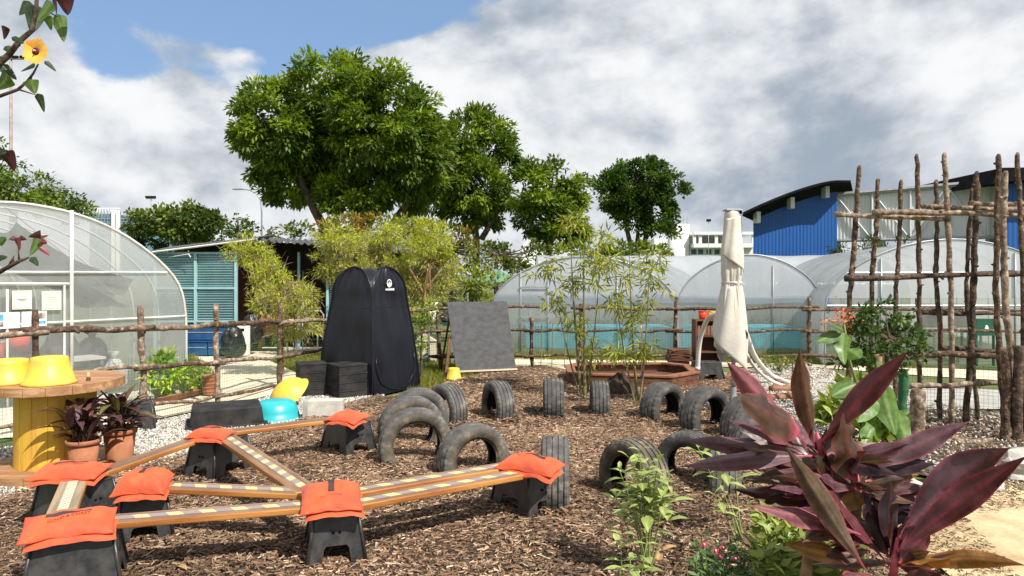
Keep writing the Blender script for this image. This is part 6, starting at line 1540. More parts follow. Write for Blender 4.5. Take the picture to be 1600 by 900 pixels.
tree('shade_tree', 'compact dome shaped tree standing alone left of the white office', [(1000, 282, 55, 36), (955, 290, 26, 26), (1046, 298, 25, 26), (1000, 318, 52, 28), (975, 300, 40, 40), (1030, 362, 26, 16), (1025, 335, 30, 22), (985, 345, 20, 12)], 60,
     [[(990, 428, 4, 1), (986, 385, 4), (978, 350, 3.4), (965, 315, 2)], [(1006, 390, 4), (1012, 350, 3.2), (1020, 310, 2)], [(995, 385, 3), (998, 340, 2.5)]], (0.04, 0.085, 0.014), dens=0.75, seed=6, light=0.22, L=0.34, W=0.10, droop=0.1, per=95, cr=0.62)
tree('background_tree', 'dark tree top above the left tunnel at the picture edge', [(30, 300, 70, 26), (80, 318, 40, 18), (-40, 290, 60, 40), (130, 333, 30, 12), (8, 240, 14, 40)], 38, [[(20, 428, 6, 1), (22, 340, 5), (24, 300, 3)]], (0.06, 0.105, 0.02), dens=1.6, per=60, cr=0.5, L=0.24, W=0.06, seed=7)
tree('background_tree', 'broad leafed tree between the glass office and the shed roof', [(240, 352, 34, 26), (292, 348, 44, 24), (335, 358, 34, 22), (270, 370, 60, 22)], 34, [[(290, 428, 5, 1), (288, 380, 4), (290, 350, 3)]], (0.05, 0.085, 0.02), dens=2.4, per=60, cr=0.42, L=0.22, W=0.07, seed=8)
tree('background_tree', 'thin sparse tree top left of the street lamp', [(372, 350, 12, 18), (390, 358, 10, 10), (355, 355, 12, 10)], 36, [[(372, 428, 2.5, 1), (372, 385, 2), (372, 340, 1)]], (0.05, 0.085, 0.02), dens=0.7, per=22, cr=0.4, L=0.2, W=0.07, seed=9)
# clipped shrubs and hedges behind the shed
tree('round_shrub', 'large yellow green rounded shrub tinged orange behind the shed roof', [(560, 368, 70, 34), (600, 360, 40, 26), (530, 385, 40, 24)], 22, [[(560, 428, 4, 1), (560, 395, 4), (560, 375, 2)]], (0.15, 0.17, 0.022), dens=3.6, per=40, cr=0.24, L=0.13, W=0.035, droop=0.1, seed=10, cat='shrub', lightcol=(0.30, 0.16, 0.03), light=0.3)
tree('round_shrub', 'yellow green rounded shrub right of the largest one', [(640, 368, 48, 28), (672, 372, 40, 28), (630, 385, 50, 26)], 22.5, [[(650, 428, 4, 1), (650, 400, 3), (650, 378, 2)]], (0.20, 0.23, 0.02), dens=3.6, per=40, cr=0.24, L=0.13, W=0.035, droop=0.1, seed=11, cat='shrub', lightcol=(0.34, 0.34, 0.03), light=0.4)
tree('round_shrub', 'olive rounded shrub below the second tree', [(705, 388, 38, 34), (728, 400, 26, 26)], 23, [[(705, 428, 4, 1), (705, 405, 3), (705, 390, 2)]], (0.12, 0.15, 0.02), dens=3.2, per=40, cr=0.25, L=0.14, W=0.035, droop=0.1, seed=12, cat='shrub', lightcol=(0.24, 0.15, 0.03), light=0.3)
tree('round_shrub', 'dark green shrub left of the pale tunnels', [(765, 402, 36, 26), (800, 398, 30, 20), (785, 420, 40, 22), (835, 392, 22, 12)], 26, [[(775, 428, 4, 1), (775, 412, 3), (775, 400, 2)]], (0.07, 0.10, 0.02), dens=2.2, per=40, cr=0.3, L=0.17, W=0.045, droop=0.1, seed=13, cat='shrub')
tree('round_shrub', 'low dark hedge along the shed roof line', [(430, 368, 40, 9), (470, 364, 30, 12), (400, 372, 26, 7)], 24, [[(440, 428, 4, 1), (440, 385, 3), (440, 372, 2)]], (0.06, 0.09, 0.02), dens=2.4, per=34, cr=0.3, L=0.16, W=0.045, droop=0.1, seed=14, cat='shrub')
tree('round_shrub', 'mass of mixed green shrubs left of the chalkboard top', [(735, 440, 42, 24), (770, 452, 36, 20), (700, 455, 36, 30), (745, 470, 40, 14)], 17, [[(735, 480, 3, 1), (735, 460, 2), (735, 445, 2)]], (0.16, 0.20, 0.03), dens=4.6, per=34, cr=0.2, L=0.13, W=0.03, droop=0.2, seed=15, cat='shrub', lightcol=(0.28, 0.33, 0.05))
tree('round_shrub', 'low green hedge in front of the white office roofs', [(990, 392, 60, 10), (940, 395, 40, 8), (900, 392, 30, 8)], 45, [[(985, 428, 4, 1), (985, 400, 3), (985, 394, 2)]], (0.09, 0.14, 0.02), dens=0.9, per=40, cr=0.5, L=0.3, W=0.07, droop=0.1, seed=16, cat='shrub')
tree('round_shrub', 'palm like dark greenery under the grey link wing', [(1330, 388, 26, 8), (1370, 384, 24, 10), (1400, 386, 20, 8)], 50, [[(1350, 428, 3, 1), (1350, 395, 3), (1350, 388, 2)]], (0.03, 0.06, 0.015), dens=0.9, per=40, cr=0.5, L=0.5, W=0.05, droop=0.3, seed=17, cat='shrub')
# feathery yellow green young trees near the fence
def feather_tree(lab, D, stems, blobs, seed, col=(0.31, 0.35, 0.04), dens=24, per=46):
    return tree('feathery_tree', lab, blobs, D, stems, col, dens=dens, per=per, cr=0.13, L=0.085, W=0.0085, bw=0.0006, droop=0.5, seed=seed, light=0.45, lightcol=(0.40, 0.42, 0.05), trunk_mat='brown_stem', shell=(0.25, 1.05), back=0.6, twiggy=170, straw=0.35, group='feathery yellow green young trees')
feather_tree('feathery yellow green young tree in front of the shed opening', 11.2, [[(440, 590, 4, 1), (438, 500, 3.4), (432, 455, 2.5), (412, 410, 1.5)], [(436, 478, 2.4), (455, 440, 1.8), (470, 450, 1)], [(434, 470, 2), (415, 445, 1.6), (390, 425, 1)]],
             [(395, 400, 40, 26), (425, 430, 38, 26), (448, 470, 40, 34), (478, 465, 22, 20), (420, 475, 30, 26), (440, 510, 22, 24), (470, 508, 30, 22)], 21)
feather_tree('feathery yellow green young tree behind the left side of the black tent', 13.2, [[(560, 560, 3, 1), (558, 450, 2.6), (550, 400, 1.6)], [(558, 440, 2), (590, 400, 1.4)]],
             [(530, 385, 42, 34), (575, 395, 42, 30), (520, 415, 34, 24), (600, 370, 34, 24), (560, 425, 40, 20)], 22)
feather_tree('feathery yellow green young tree with a pale trunk behind the right side of the tent', 12.6, [[(664, 570, 3.5, 1), (662, 500, 3), (664, 450, 2.6), (672, 410, 1.6)], [(664, 455, 2), (690, 420, 1.4)], [(663, 460, 2), (640, 420, 1.4)]],
             [(670, 385, 48, 40), (640, 420, 42, 34), (690, 420, 34, 34), (660, 450, 44, 30), (625, 450, 22, 40), (655, 490, 26, 26)], 23)
tree('leafy_shrub', 'green leafy shrub at the right edge of the black tent', [(655, 510, 18, 46), (668, 480, 22, 24), (650, 545, 12, 24)], 10.9, [[(658, 592, 2, 1), (658, 540, 2), (660, 500, 1.4)]], (0.10, 0.16, 0.03), dens=12, per=22, cr=0.12, L=0.08, W=0.018, droop=0.2, seed=24, cat='shrub', shell=(0.3, 1.0))
tree('leafy_shrub', 'bushy green plants growing at the right corner of the left tunnel', [(255, 575, 34, 26), (275, 595, 20, 24), (235, 600, 26, 24)], 9.25, [[(255, 620, 2, 1), (255, 600, 2), (256, 575, 1)]], (0.16, 0.26, 0.04), dens=11, per=24, cr=0.12, L=0.10, W=0.026, droop=0.15, seed=25, cat='shrub', shell=(0.3, 1.0))
tree('leafy_shrub', 'small orange flowered shrub beside the terracotta pots outside the tunnel', [(312, 585, 12, 18), (302, 600, 10, 10)], 9.6, [[(312, 612, 1.5, 1), (312, 598, 1.5), (312, 585, 1)]], (0.16, 0.22, 0.04), dens=12, per=20, cr=0.10, L=0.08, W=0.02, seed=26, cat='shrub', shell=(0.3, 1.0))
for k, (x, y, rx, ry, lab) in enumerate(((1195, 568, 16, 9, 'small leafy plant by the far fence right of the parasol'), (1238, 563, 24, 14, 'round tufted plant with purple bloom at the foot of the far fence'), (1218, 572, 10, 6, 'tiny plant between the two tufted plants by the far fence'))):
    tree('border_plant', lab, [(x, y, rx, ry)], 11.3, [[(x, y + ry, 1, 1), (x, y + ry * 0.6, 1), (x, y, 0.6)]], (0.10, 0.15, 0.03), dens=16, per=26, cr=0.1, L=0.07, W=0.012, droop=-0.2, seed=30 + k, cat='plant', shell=(0.1, 1.0), light=0.2, lightcol=(0.34, 0.30, 0.14))
tree('leafy_shrub', 'yellow green leafy plants in front of the corner post', [(1340, 640, 36, 40), (1385, 640, 34, 50), (1370, 690, 50, 34), (1320, 690, 34, 26), (1300, 640, 14, 24)], 5.2, [[(1360, 740, 3, 1), (1360, 690, 3), (1360, 640, 1.5)]], (0.15, 0.21, 0.04), dens=20, per=22, cr=0.09, L=0.10, W=0.026, droop=0.25, seed=41, cat='plant', shell=(0.3, 1.04), light=0.35, lightcol=(0.26, 0.32, 0.06))
tree('dense_shrub', 'dense dark green shrub with small leaves in front of the pole trellis', [(1345, 530, 42, 36), (1395, 525, 44, 36), (1385, 495, 34, 26), (1415, 550, 34, 30), (1330, 555, 34, 26), (1375, 560, 46, 26), (1430, 510, 12, 24), (1345, 490, 14, 22)], 6.5, [[(1385, 640, 5, 1), (1385, 590, 4), (1388, 530, 2)], [(1385, 600, 3), (1345, 560, 2)]], (0.042, 0.082, 0.022), dens=22, per=26, cr=0.085, L=0.062, W=0.016, droop=-0.1, seed=40, cat='shrub', shell=(0.35, 1.04), light=0.25, lightcol=(0.09, 0.15, 0.03))

# bamboo
def bamboo(lab, gx, gy, stems, blobs, seed, dens):
    b = G(gx, gy); D = b.y; r = np.random.default_rng(seed); root = thing('bamboo_clump', lab, 'bamboo', (b.x, D, 0), 0, 'bamboo clumps in the mulch')
    for (x0, x1, ytop, rad) in stems:
        p0 = P(x0, gy, D + r.uniform(-0.1, 0.1)); p0.z = -0.02; p1 = P(x1, ytop, D + r.uniform(-0.3, 0.3)); m = MB(); pts, rr = [], []
        n = 14
        for k in range(n + 1):
            s = k / n; q = p0.lerp(p1, s) + Vector(((x1 - x0) * 0.002 * math.sin(s * 2.5), 0, 0)); R = rad * (1 - 0.75 * s)
            pts += [q, q + Vector((0, 0, 0.012))]; rr += [R * 1.22, R]
        m.tube(pts, rr, 8); m.build('cane', MAT['bamboo'], root, smooth=True)
    pos, g, O, tint, C = crown_pts(blobs, D, dens, 15, 0.10, r, shell=(0.15, 1.0), back=0.9, offs=[r.uniform(-0.25, 0.25) for _ in blobs])
    n = len(pos); d = unit(g + r.normal(0, 0.5, (n, 3))); d[:, 2] -= 0.55 * r.random(n)
    cols = leaf_cols(n, (0.25, 0.295, 0.075), r, 0.35, 0.5)
    leaf_cloud('leaf_mass', pos, d, r.uniform(0.10, 0.19, n), r.uniform(0.008, 0.013, n), cols, root, seed=seed, stuff=True, curl=0.2)
    m = MB(); top = [P(x1, ytop, D) for _, x1, ytop, _ in stems]
    for q in C[::4]:
        q = Vector(q); s = min(stems, key=lambda t: abs(P(t[1], t[2], D).x - q.x)); a = P(s[0], gy, D); e = P(s[1], s[2], D); f = max(0.1, min(0.95, (q.z - 0.12) / max(0.2, e.z)))
        m.tube([Vector((a.x, D, 0)).lerp(e, f), q], [0.0035, 0.0015], 4)
    o = m.build('twigs', MAT['bamboo'], root); o['kind'] = 'stuff'
bamboo('left bamboo clump of dark canes rising from the mulch', 911, 617, [(908, 893, 352, 0.019), (914, 912, 385, 0.021), (917, 935, 400, 0.014), (905, 868, 405, 0.011)], [(895, 385, 46, 40), (850, 420, 30, 30), (905, 440, 52, 34), (870, 470, 36, 36), (930, 400, 36, 34), (940, 365, 30, 22), (900, 500, 34, 40), (920, 550, 26, 36), (885, 350, 26, 30)], 51, 3.8)
bamboo('right bamboo clump tied to a pale cane, beside the black clod', 998, 628, [(996, 985, 400, 0.018), (1000, 1012, 430, 0.014), (992, 965, 440, 0.011)], [(980, 430, 50, 36), (1015, 450, 38, 34), (960, 470, 40, 40), (1000, 490, 46, 40), (970, 520, 40, 40), (1005, 545, 24, 26), (955, 550, 30, 28), (950, 425, 26, 30), (1020, 405, 20, 16)], 52, 3.8)
c = thing('support_cane', 'pale straight cane tied upright to the right bamboo clump', 'cane', G(1005, 627))
m = MB(); m.tube([G(1005, 627), P(1002, 505, 8.85)], 0.016, 8); m.build('cane', MAT['pale_wood'], c, smooth=True)
m = MB(); m.lathe([(0.024, -0.012), (0.028, 0), (0.024, 0.012)], 10, tuple(P(1003, 587, 8.78))); m.build('tie', MAT['bright_blue'], c)

# ------------------------------------------------------------------ broad single leaves
def blade(base, tip, width, arch=0.15, fold=0.28, col=(0.1, 0.03, 0.05), rib=(0.3, 0.08, 0.1), edge=None, seg=14, wave=0.0, shape='lance', twist=0.0, facing=None, seed=0, petiole=None):
    """one leaf as a folded, arching blade; returns verts, quads and colours"""
    base, tip = Vector(base), Vector(tip); d = tip - base; ln = d.length; up = Vector((0, 0, 1))
    side = Vector(facing).cross(d).normalized() if facing is not None else (d.cross(up).normalized() if abs(d.normalized().z) < 0.97 else Vector((1, 0, 0)))
    nrm = side.cross(d).normalized()
    if facing is None and nrm.z < 0: nrm = -nrm
    prof = {'lance': lambda s: math.sin(math.pi * min(1, s ** 1.05)) ** 1.15, 'heart': lambda s: (min(1, s * 7) ** 0.5) * (1 - s) ** 0.62 * 1.15, 'broad': lambda s: math.sin(math.pi * s ** 0.72) ** 0.7}[shape]
    vs, cs, fs = [], [], []; K = 9
    for i in range(seg + 1):
        s = i / seg; bend = 4 * s * (1 - s) * arch * ln
        c = base + d * s + (up if facing is None else Vector((0, 0, 1)) * 0.5 + nrm * 0.5) * bend
        w = width / 2 * max(0.012, prof(s) if 0 < i < seg else (0.10 if i == 0 else 0.01))
        tw = twist * s; sd = side * math.cos(tw) + nrm * math.sin(tw); nn = nrm * math.cos(tw) - side * math.sin(tw)
        for k in range(K):
            t = (k - 4) / 4
            vs.append(c + sd * (w * t) + nn * (abs(t) * w * fold + wave * w * math.sin(s * 16 + seed) * abs(t) * (1 if k < 4 else -0.7)))
            a = abs(t); base_c = Vector(col) * (1 + 0.14 * math.sin(s * 11 + seed + k)); e = Vector(edge if edge else col)
            stalk = max(0.0, 1 - s / 0.16) if petiole is not None else 0.0
            cs.append(Vector(petiole) * stalk + Vector(col) * (1 - stalk) if stalk > 0 else Vector(rib) if k == 4 else (base_c * (1 + 0.22 * math.sin(k * 2.4 + seed)) if a < 0.9 else e))
    for i in range(seg):
        for k in range(K - 1):
            a = i * K + k; fs.append((a, a + 1, a + K + 1, a + K))
    return vs, fs, cs
def leaf_obj(name, parent, mat, *args, **kw):
    vs, fs, cs = blade(*args, **kw); off = OFF[parent.name]
    V = np.array([tuple(v - off) for v in vs]); C = np.array([tuple(c) for c in cs])
    return link(name, fast_mesh(name, V, np.array(fs), C, smooth=True), MAT[mat], parent)

# purple ti plant in the foreground
TI = thing('ti_plant', 'large purple and crimson leaved plant filling the right foreground', 'plant', P(1330, 900, 2.05) * Vector((1, 1, 0)))
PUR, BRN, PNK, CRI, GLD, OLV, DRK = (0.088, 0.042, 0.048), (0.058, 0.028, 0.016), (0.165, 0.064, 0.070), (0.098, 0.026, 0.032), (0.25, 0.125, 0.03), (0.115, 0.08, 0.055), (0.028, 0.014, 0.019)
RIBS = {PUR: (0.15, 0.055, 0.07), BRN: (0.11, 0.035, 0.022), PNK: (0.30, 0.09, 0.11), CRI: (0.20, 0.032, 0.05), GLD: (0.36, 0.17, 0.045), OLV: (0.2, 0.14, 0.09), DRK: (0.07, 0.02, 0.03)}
TIL = [  # base x y depth, tip x y depth, width px, arch, colour, shape
    (1274, 700, 2.10, 1249, 543, 2.02, 44, 0.03, BRN, 'lance'),
    (1282, 692, 2.05, 1419, 549, 1.90, 40, 0.05, CRI, 'lance'),
    (1262, 694, 2.02, 1136, 566, 1.92, 40, 0.16, PNK, 'lance'),
    (1250, 672, 1.96, 1157, 622, 1.80, 60, 0.06, BRN, 'broad'),
    (1262, 700, 2.05, 1138, 656, 1.98, 30, 0.05, CRI, 'lance'),
    (1262, 704, 2.10, 1066, 688, 2.10, 34, 0.03, PUR, 'lance'),
    (1270, 712, 2.00, 1058, 730, 1.95, 44, 0.10, PUR, 'lance'),
    (1280, 735, 2.10, 1172, 752, 2.05, 30, 0.05, OLV, 'lance'),
    (1290, 790, 2.10, 1143, 764, 2.10, 34, 0.04, BRN, 'lance'),
    (1345, 835, 1.95, 1168, 789, 1.85, 34, 0.05, PNK, 'lance'),
    (1352, 890, 1.90, 1228, 698, 1.82, 40, 0.03, OLV, 'lance'),
    (1345, 880, 1.92, 1258, 760, 1.88, 34, 0.03, BRN, 'lance'),
    (1390, 885, 1.95, 1272, 724, 1.95, 30, 0.10, CRI, 'lance'),
    (1337, 750, 2.02, 1318, 645, 1.98, 62, 0.02, BRN, 'broad'),
    (1346, 738, 2.05, 1516, 658, 2.00, 38, 0.03, PUR, 'lance'),
    (1344, 738, 2.10, 1402, 686, 2.12, 50, 0.08, PUR, 'broad'),
    (1350, 752, 2.08, 1300, 800, 2.00, 46, 0.08, GLD, 'broad'),
    (1330, 752, 2.04, 1388, 764, 1.96, 36, 0.10, BRN, 'lance'),
    (1352, 752, 2.06, 1436, 742, 2.05, 34, 0.12, GLD, 'lance'),
    (1350, 748, 2.10, 1452, 716, 2.14, 30, 0.05, DRK, 'lance'),
    (1400, 850, 1.95, 1578, 700, 1.85, 66, 0.22, PUR, 'lance'),
    (1402, 862, 1.92, 1606, 712, 1.75, 46, 0.05, CRI, 'lance'),
    (1408, 830, 2.02, 1572, 714, 2.05, 40, 0.10, PNK, 'lance'),
    (1410, 870, 1.95, 1484, 872, 1.80, 46, 0.22, GLD, 'broad'),
    (1400, 886, 1.95, 1604, 884, 1.75, 30, 0.16, GLD, 'lance'),
    (1395, 870, 1.95, 1392, 752, 1.95, 40, 0.03, DRK, 'lance'),
    (1388, 872, 1.98, 1360, 776, 2.0, 36, 0.03, DRK, 'lance'),
    (1380, 905, 1.90, 1318, 900, 1.75, 44, 0.06, PNK, 'lance'),
    (1400, 905, 1.85, 1462, 905, 1.75, 36, 0.06, BRN, 'lance'),
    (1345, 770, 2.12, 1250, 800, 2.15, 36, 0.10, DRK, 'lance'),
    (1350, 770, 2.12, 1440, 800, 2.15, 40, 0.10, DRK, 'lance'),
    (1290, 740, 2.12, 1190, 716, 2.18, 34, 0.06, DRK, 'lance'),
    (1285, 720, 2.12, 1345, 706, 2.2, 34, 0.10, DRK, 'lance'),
    (1300, 735, 2.05, 1335, 850, 2.0, 34, 0.08, PUR, 'lance'),
    (1350, 880, 2.0, 1225, 850, 2.05, 34, 0.12, GLD, 'lance'),
    (1345, 760, 2.0, 1420, 860, 1.95, 34, 0.12, DRK, 'lance'),
    (1270, 720, 2.0, 1215, 640, 2.1, 36, 0.05, PUR, 'lance'),
    (1280, 715, 2.1, 1120, 705, 2.2, 36, 0.06, DRK, 'lance'),
    (1345, 745, 2.08, 1470, 690, 2.1, 36, 0.08, DRK, 'lance'),
    (1400, 850, 2.0, 1500, 760, 2.05, 44, 0.12, DRK, 'lance'),
    (1400, 860, 2.0, 1530, 745, 2.1, 40, 0.10, PUR, 'lance'),
    (1390, 870, 2.0, 1320, 800, 2.1, 40, 0.10, DRK, 'lance'),
    (1340, 760, 2.06, 1270, 690, 2.1, 40, 0.08, BRN, 'lance'),
    (1350, 800, 2.05, 1420, 740, 2.12, 44, 0.08, DRK, 'lance'),
    (1300, 750, 2.05, 1200, 775, 2.1, 34, 0.08, DRK, 'lance'),
    (1310, 760, 2.0, 1215, 735, 1.95, 30, 0.08, PUR, 'lance'),
    (1360, 860, 1.96, 1290, 870, 1.92, 34, 0.10, BRN, 'lance'),
    (1405, 880, 1.9, 1455, 830, 1.88, 36, 0.10, CRI, 'lance'),
]
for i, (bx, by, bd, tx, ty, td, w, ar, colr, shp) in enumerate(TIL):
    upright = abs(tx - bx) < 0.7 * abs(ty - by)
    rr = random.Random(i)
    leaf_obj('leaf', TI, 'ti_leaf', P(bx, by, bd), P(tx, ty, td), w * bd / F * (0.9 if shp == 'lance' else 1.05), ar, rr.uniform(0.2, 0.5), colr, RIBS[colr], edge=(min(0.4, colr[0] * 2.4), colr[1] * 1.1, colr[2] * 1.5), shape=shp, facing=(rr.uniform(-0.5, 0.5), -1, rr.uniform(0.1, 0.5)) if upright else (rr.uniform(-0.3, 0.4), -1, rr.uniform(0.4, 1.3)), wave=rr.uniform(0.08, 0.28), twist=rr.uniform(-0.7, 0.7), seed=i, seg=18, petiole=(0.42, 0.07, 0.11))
rt = random.Random(4242)
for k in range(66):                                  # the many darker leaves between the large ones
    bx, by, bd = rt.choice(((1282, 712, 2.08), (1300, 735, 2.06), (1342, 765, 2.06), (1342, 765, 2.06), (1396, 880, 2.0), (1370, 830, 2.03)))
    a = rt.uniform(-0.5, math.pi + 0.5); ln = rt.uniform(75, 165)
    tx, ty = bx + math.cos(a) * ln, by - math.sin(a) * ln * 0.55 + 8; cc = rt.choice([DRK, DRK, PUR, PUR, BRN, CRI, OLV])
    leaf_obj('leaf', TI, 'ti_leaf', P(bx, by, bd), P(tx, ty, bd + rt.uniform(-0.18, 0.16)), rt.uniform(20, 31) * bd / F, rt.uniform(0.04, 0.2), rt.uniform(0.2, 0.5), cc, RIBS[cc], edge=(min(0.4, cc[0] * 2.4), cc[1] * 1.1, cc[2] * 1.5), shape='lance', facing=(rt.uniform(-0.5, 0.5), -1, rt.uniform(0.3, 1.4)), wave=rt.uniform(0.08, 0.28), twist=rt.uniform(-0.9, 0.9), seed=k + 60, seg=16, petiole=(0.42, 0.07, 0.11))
for pts, mt in (([(1285, 712), (1280, 690), (1276, 675)], 'pink_stem'), ([(1340, 765), (1338, 748), (1338, 730)], 'pink_stem'), ([(1396, 900), (1398, 870), (1402, 840)], 'pink_stem')):
    q = [P(x, y, 2.02 - 0.001 * (y - 700) if False else (1.95 if y > 800 else 2.06)) for x, y in pts]; m = MB(); m.tube(q, [0.012, 0.009, 0.004], 8); m.build('crown_shoot', MAT[mt], TI, smooth=True)
gbase = Vector((P(1330, 900, 2.05).x, 2.1, 0.0))
for x, y, dd, k in ((1285, 712, 2.06, -0.12), (1340, 765, 2.06, 0.0), (1396, 900, 1.95, 0.1)):
    q = P(x, y, dd); m = MB(); m.tube([gbase + Vector((k, 0, 0)), gbase.lerp(q, 0.5) + Vector((k * 0.8, 0.02, 0)), q], [0.022, 0.018, 0.015], 8); m.build('stem', MAT['brown_stem'], TI, smooth=True)

GRN = (0.13, 0.13, 0.045)
# potted purple plants
def rosette(lab, c, n, lmin, lmax, seed, pal, upw=0.9):
    r = thing('potted_plant', lab, 'plant', c); rr = random.Random(seed)
    for k in range(n):
        a = rr.uniform(0, 6.283); e = rr.uniform(-0.25, 1.0); L = rr.uniform(lmin, lmax); d = Vector((math.cos(a) * math.cos(e), math.sin(a) * math.cos(e), math.sin(e)))
        b = Vector(c) + Vector((rr.uniform(-0.07, 0.07), rr.uniform(-0.07, 0.07), rr.uniform(0, 0.20)))
        cc = rr.choice(pal); leaf_obj('leaf', r, 'ti_leaf', b, b + d * L, rr.uniform(0.045, 0.07), 0.14, 0.3, cc, RIBS.get(cc, cc), shape='lance', seed=k, seg=7)
    m = MB(); m.tube([Vector(c) + Vector((0, 0, -0.03)), Vector(c) + Vector((0, 0, 0.24))], [0.012, 0.007], 7); m.build('stem', MAT['brown_stem'], r)
    return r
rosette('dark purple plant in the nearer terracotta pot', Vector((-3.36, 5.42, 0.29)), 70, 0.17, 0.33, 61, [DRK, PUR, BRN, PUR, OLV, BRN, GRN, PNK])
rosette('purple plant with pinkish leaves in the wider pot behind', Vector((-3.27, 5.78, 0.29)), 70, 0.17, 0.36, 62, [DRK, PUR, BRN, CRI, OLV, GRN, PUR])

# light green shrubs in the foreground
def mint(lab, base, stems, seed, col=(0.30, 0.36, 0.11), L=0.125, step=0.055):
    r = thing('leafy_shoot', lab, 'plant', base); rr = random.Random(seed)
    for (tip, n0) in stems:
        tip = Vector(tip); base_v = Vector(base); ln = (tip - base_v).length; n = int(ln * (1 - n0) / step)
        ctrl = base_v.lerp(tip, 0.5) + Vector((rr.uniform(-0.03, 0.03), rr.uniform(-0.03, 0.03), 0.02)); f = lambda s: base_v.lerp(ctrl, s).lerp(ctrl.lerp(tip, s), s)
        m = MB(); m.tube([f(s / 8) for s in range(9)], [0.006 * (1 - 0.7 * s / 8) for s in range(9)], 6); m.build('stem', MAT['green_stem'], r, smooth=True)
        for k in range(n + 1):
            s = n0 + (1 - n0) * k / max(1, n); p = f(s); a0 = k * 1.57 + rr.uniform(-0.4, 0.4)
            for q in (0, math.pi):
                a = a0 + q; e = rr.uniform(-0.35, 0.5) + 0.25 * (k == n); d = Vector((math.cos(a) * math.cos(e), math.sin(a) * math.cos(e), math.sin(e)))
                l = L * rr.uniform(0.7, 1.2) * (0.6 if k == n else 1); kk = rr.uniform(0.75, 1.25)
                leaf_obj('leaf', r, 'leaf_gloss', p, p + d * l, l * rr.uniform(0.36, 0.46), 0.10, 0.25, tuple(q2 * kk for q2 in col), (0.36, 0.42, 0.14), shape='lance', seed=k, seg=6)
    return r
S = lambda x, y, d: P(x, y, d)
gb = lambda x, d: Vector((P(x, 0, d).x, d, 0))
rm = random.Random(99)
mint('light green leafy shrub in front of the dusty tyre', gb(1012, 3.7), [(S(x, y, 3.7 + rm.uniform(-0.18, 0.18)), n0) for x, y, n0 in ((1000, 704, 0.5), (968, 735, 0.6), (1040, 745, 0.6), (1015, 765, 0.6), (982, 762, 0.6), (1028, 722, 0.6), (1005, 740, 0.6), (985, 718, 0.62), (1050, 770, 0.62), (962, 775, 0.62), (1030, 790, 0.6), (990, 800, 0.55), (1012, 725, 0.65))], 71, L=0.125, step=0.05)
mint('short green shoot below the light green shrub at the bottom edge', gb(990, 2.85), [(S(970, 835, 2.85), 0.35), (S(1010, 850, 2.8), 0.3), (S(985, 875, 2.75), 0.4)], 72, L=0.10)
mint('light green shoot among the purple leaf tips by the shaded tyre', gb(1160, 4.2), [(S(1090, 698, 4.3), 0.7), (S(1125, 712, 4.2), 0.65), (S(1150, 705, 4.3), 0.65)], 73, L=0.15, step=0.06)
mint('small green sprig right of the foreground shrub', gb(1160, 3.9), [(S(1116, 772, 3.9), 0.7), (S(1130, 768, 3.9), 0.75)], 74, L=0.09)
mint('yellow green leaves rising behind the purple crown', gb(1345, 3.1), [(S(1330, 700, 3.1), 0.5), (S(1310, 690, 3.2), 0.5), (S(1280, 720, 3.1), 0.5), (S(1300, 650, 3.3), 0.6), (S(1360, 700, 3.2), 0.6)], 75, col=(0.26, 0.33, 0.06), L=0.11)
# low ground plants at the bottom centre
def ground_plants(lab, x0, x1, d0, d1, n, seed, col, Lm, hm):
    r = np.random.default_rng(seed); root = thing('ground_plant', lab, 'plant', gb((x0 + x1) / 2, (d0 + d1) / 2))
    D = r.uniform(d0, d1, n); X = (r.uniform(x0, x1, n) - 800) * D / F; hgt = hm * r.random(n) ** 0.7
    pos = np.column_stack([X, D, hgt]); a = r.uniform(0, 6.283, n)
    d = np.column_stack([np.cos(a), np.sin(a), r.uniform(-0.1, 0.9, n)])
    leaf_cloud('leaf_mass', pos, d, r.uniform(0.6, 1.3, n) * Lm, r.uniform(0.8, 1.2, n) * Lm * 0.17, leaf_cols(n, col, r, 0.4, 0.5), root, mat='leaf_gloss', seed=seed, stuff=True)
    m = MB()
    for k in range(40):
        dd = r.uniform(d0, d1); x = (r.uniform(x0, x1) - 800) * dd / F; m.tube([(x, dd, 0), (x + r.uniform(-0.05, 0.05), dd + r.uniform(-0.05, 0.05), hm)], [0.004, 0.0015], 5)
    o = m.build('stems', MAT['green_stem'], root); o['kind'] = 'stuff'
    return root
ground_plants('tangle of green weeds under the purple plant', 1185, 1335, 2.3, 2.95, 5200, 81, (0.16, 0.22, 0.05), 0.065, 0.70)
fl = ground_plants('low dark leaved plant with pink flowers at the bottom edge', 1085, 1215, 2.55, 2.95, 1900, 82, (0.07, 0.13, 0.045), 0.05, 0.50)
MAT['pink'] = M('pink_petal', (0.50, 0.03, 0.10), (0.62, 0.07, 0.16), 30, 0.6); MAT['petal_white'] = M('pale_petal', (0.75, 0.55, 0.6), rough=0.6)
for k, (x, y) in enumerate(((1100, 850), (1118, 860), (1125, 868), (1149, 872), (1233, 866), (1130, 855))):
    c = P(x, y, 2.62); m = MB()
    for q in range(5):
        a = 2 * math.pi * q / 5; u = Vector((math.cos(a), -0.2, math.sin(a))); w = Vector((-math.sin(a), 0, math.cos(a)))
        m.add([c, c + u * 0.008 + w * 0.006, c + u * 0.013, c + u * 0.008 - w * 0.006], [(0, 1, 2, 3)])
    f = m.build('flower', MAT['pink'], fl); MB().lathe([(0.004, -0.001), (0.0035, 0.004), (0.0, 0.005)], 8, tuple(c + Vector((0, -0.004, 0)))).build('flower_eye', MAT['petal_white'], f)
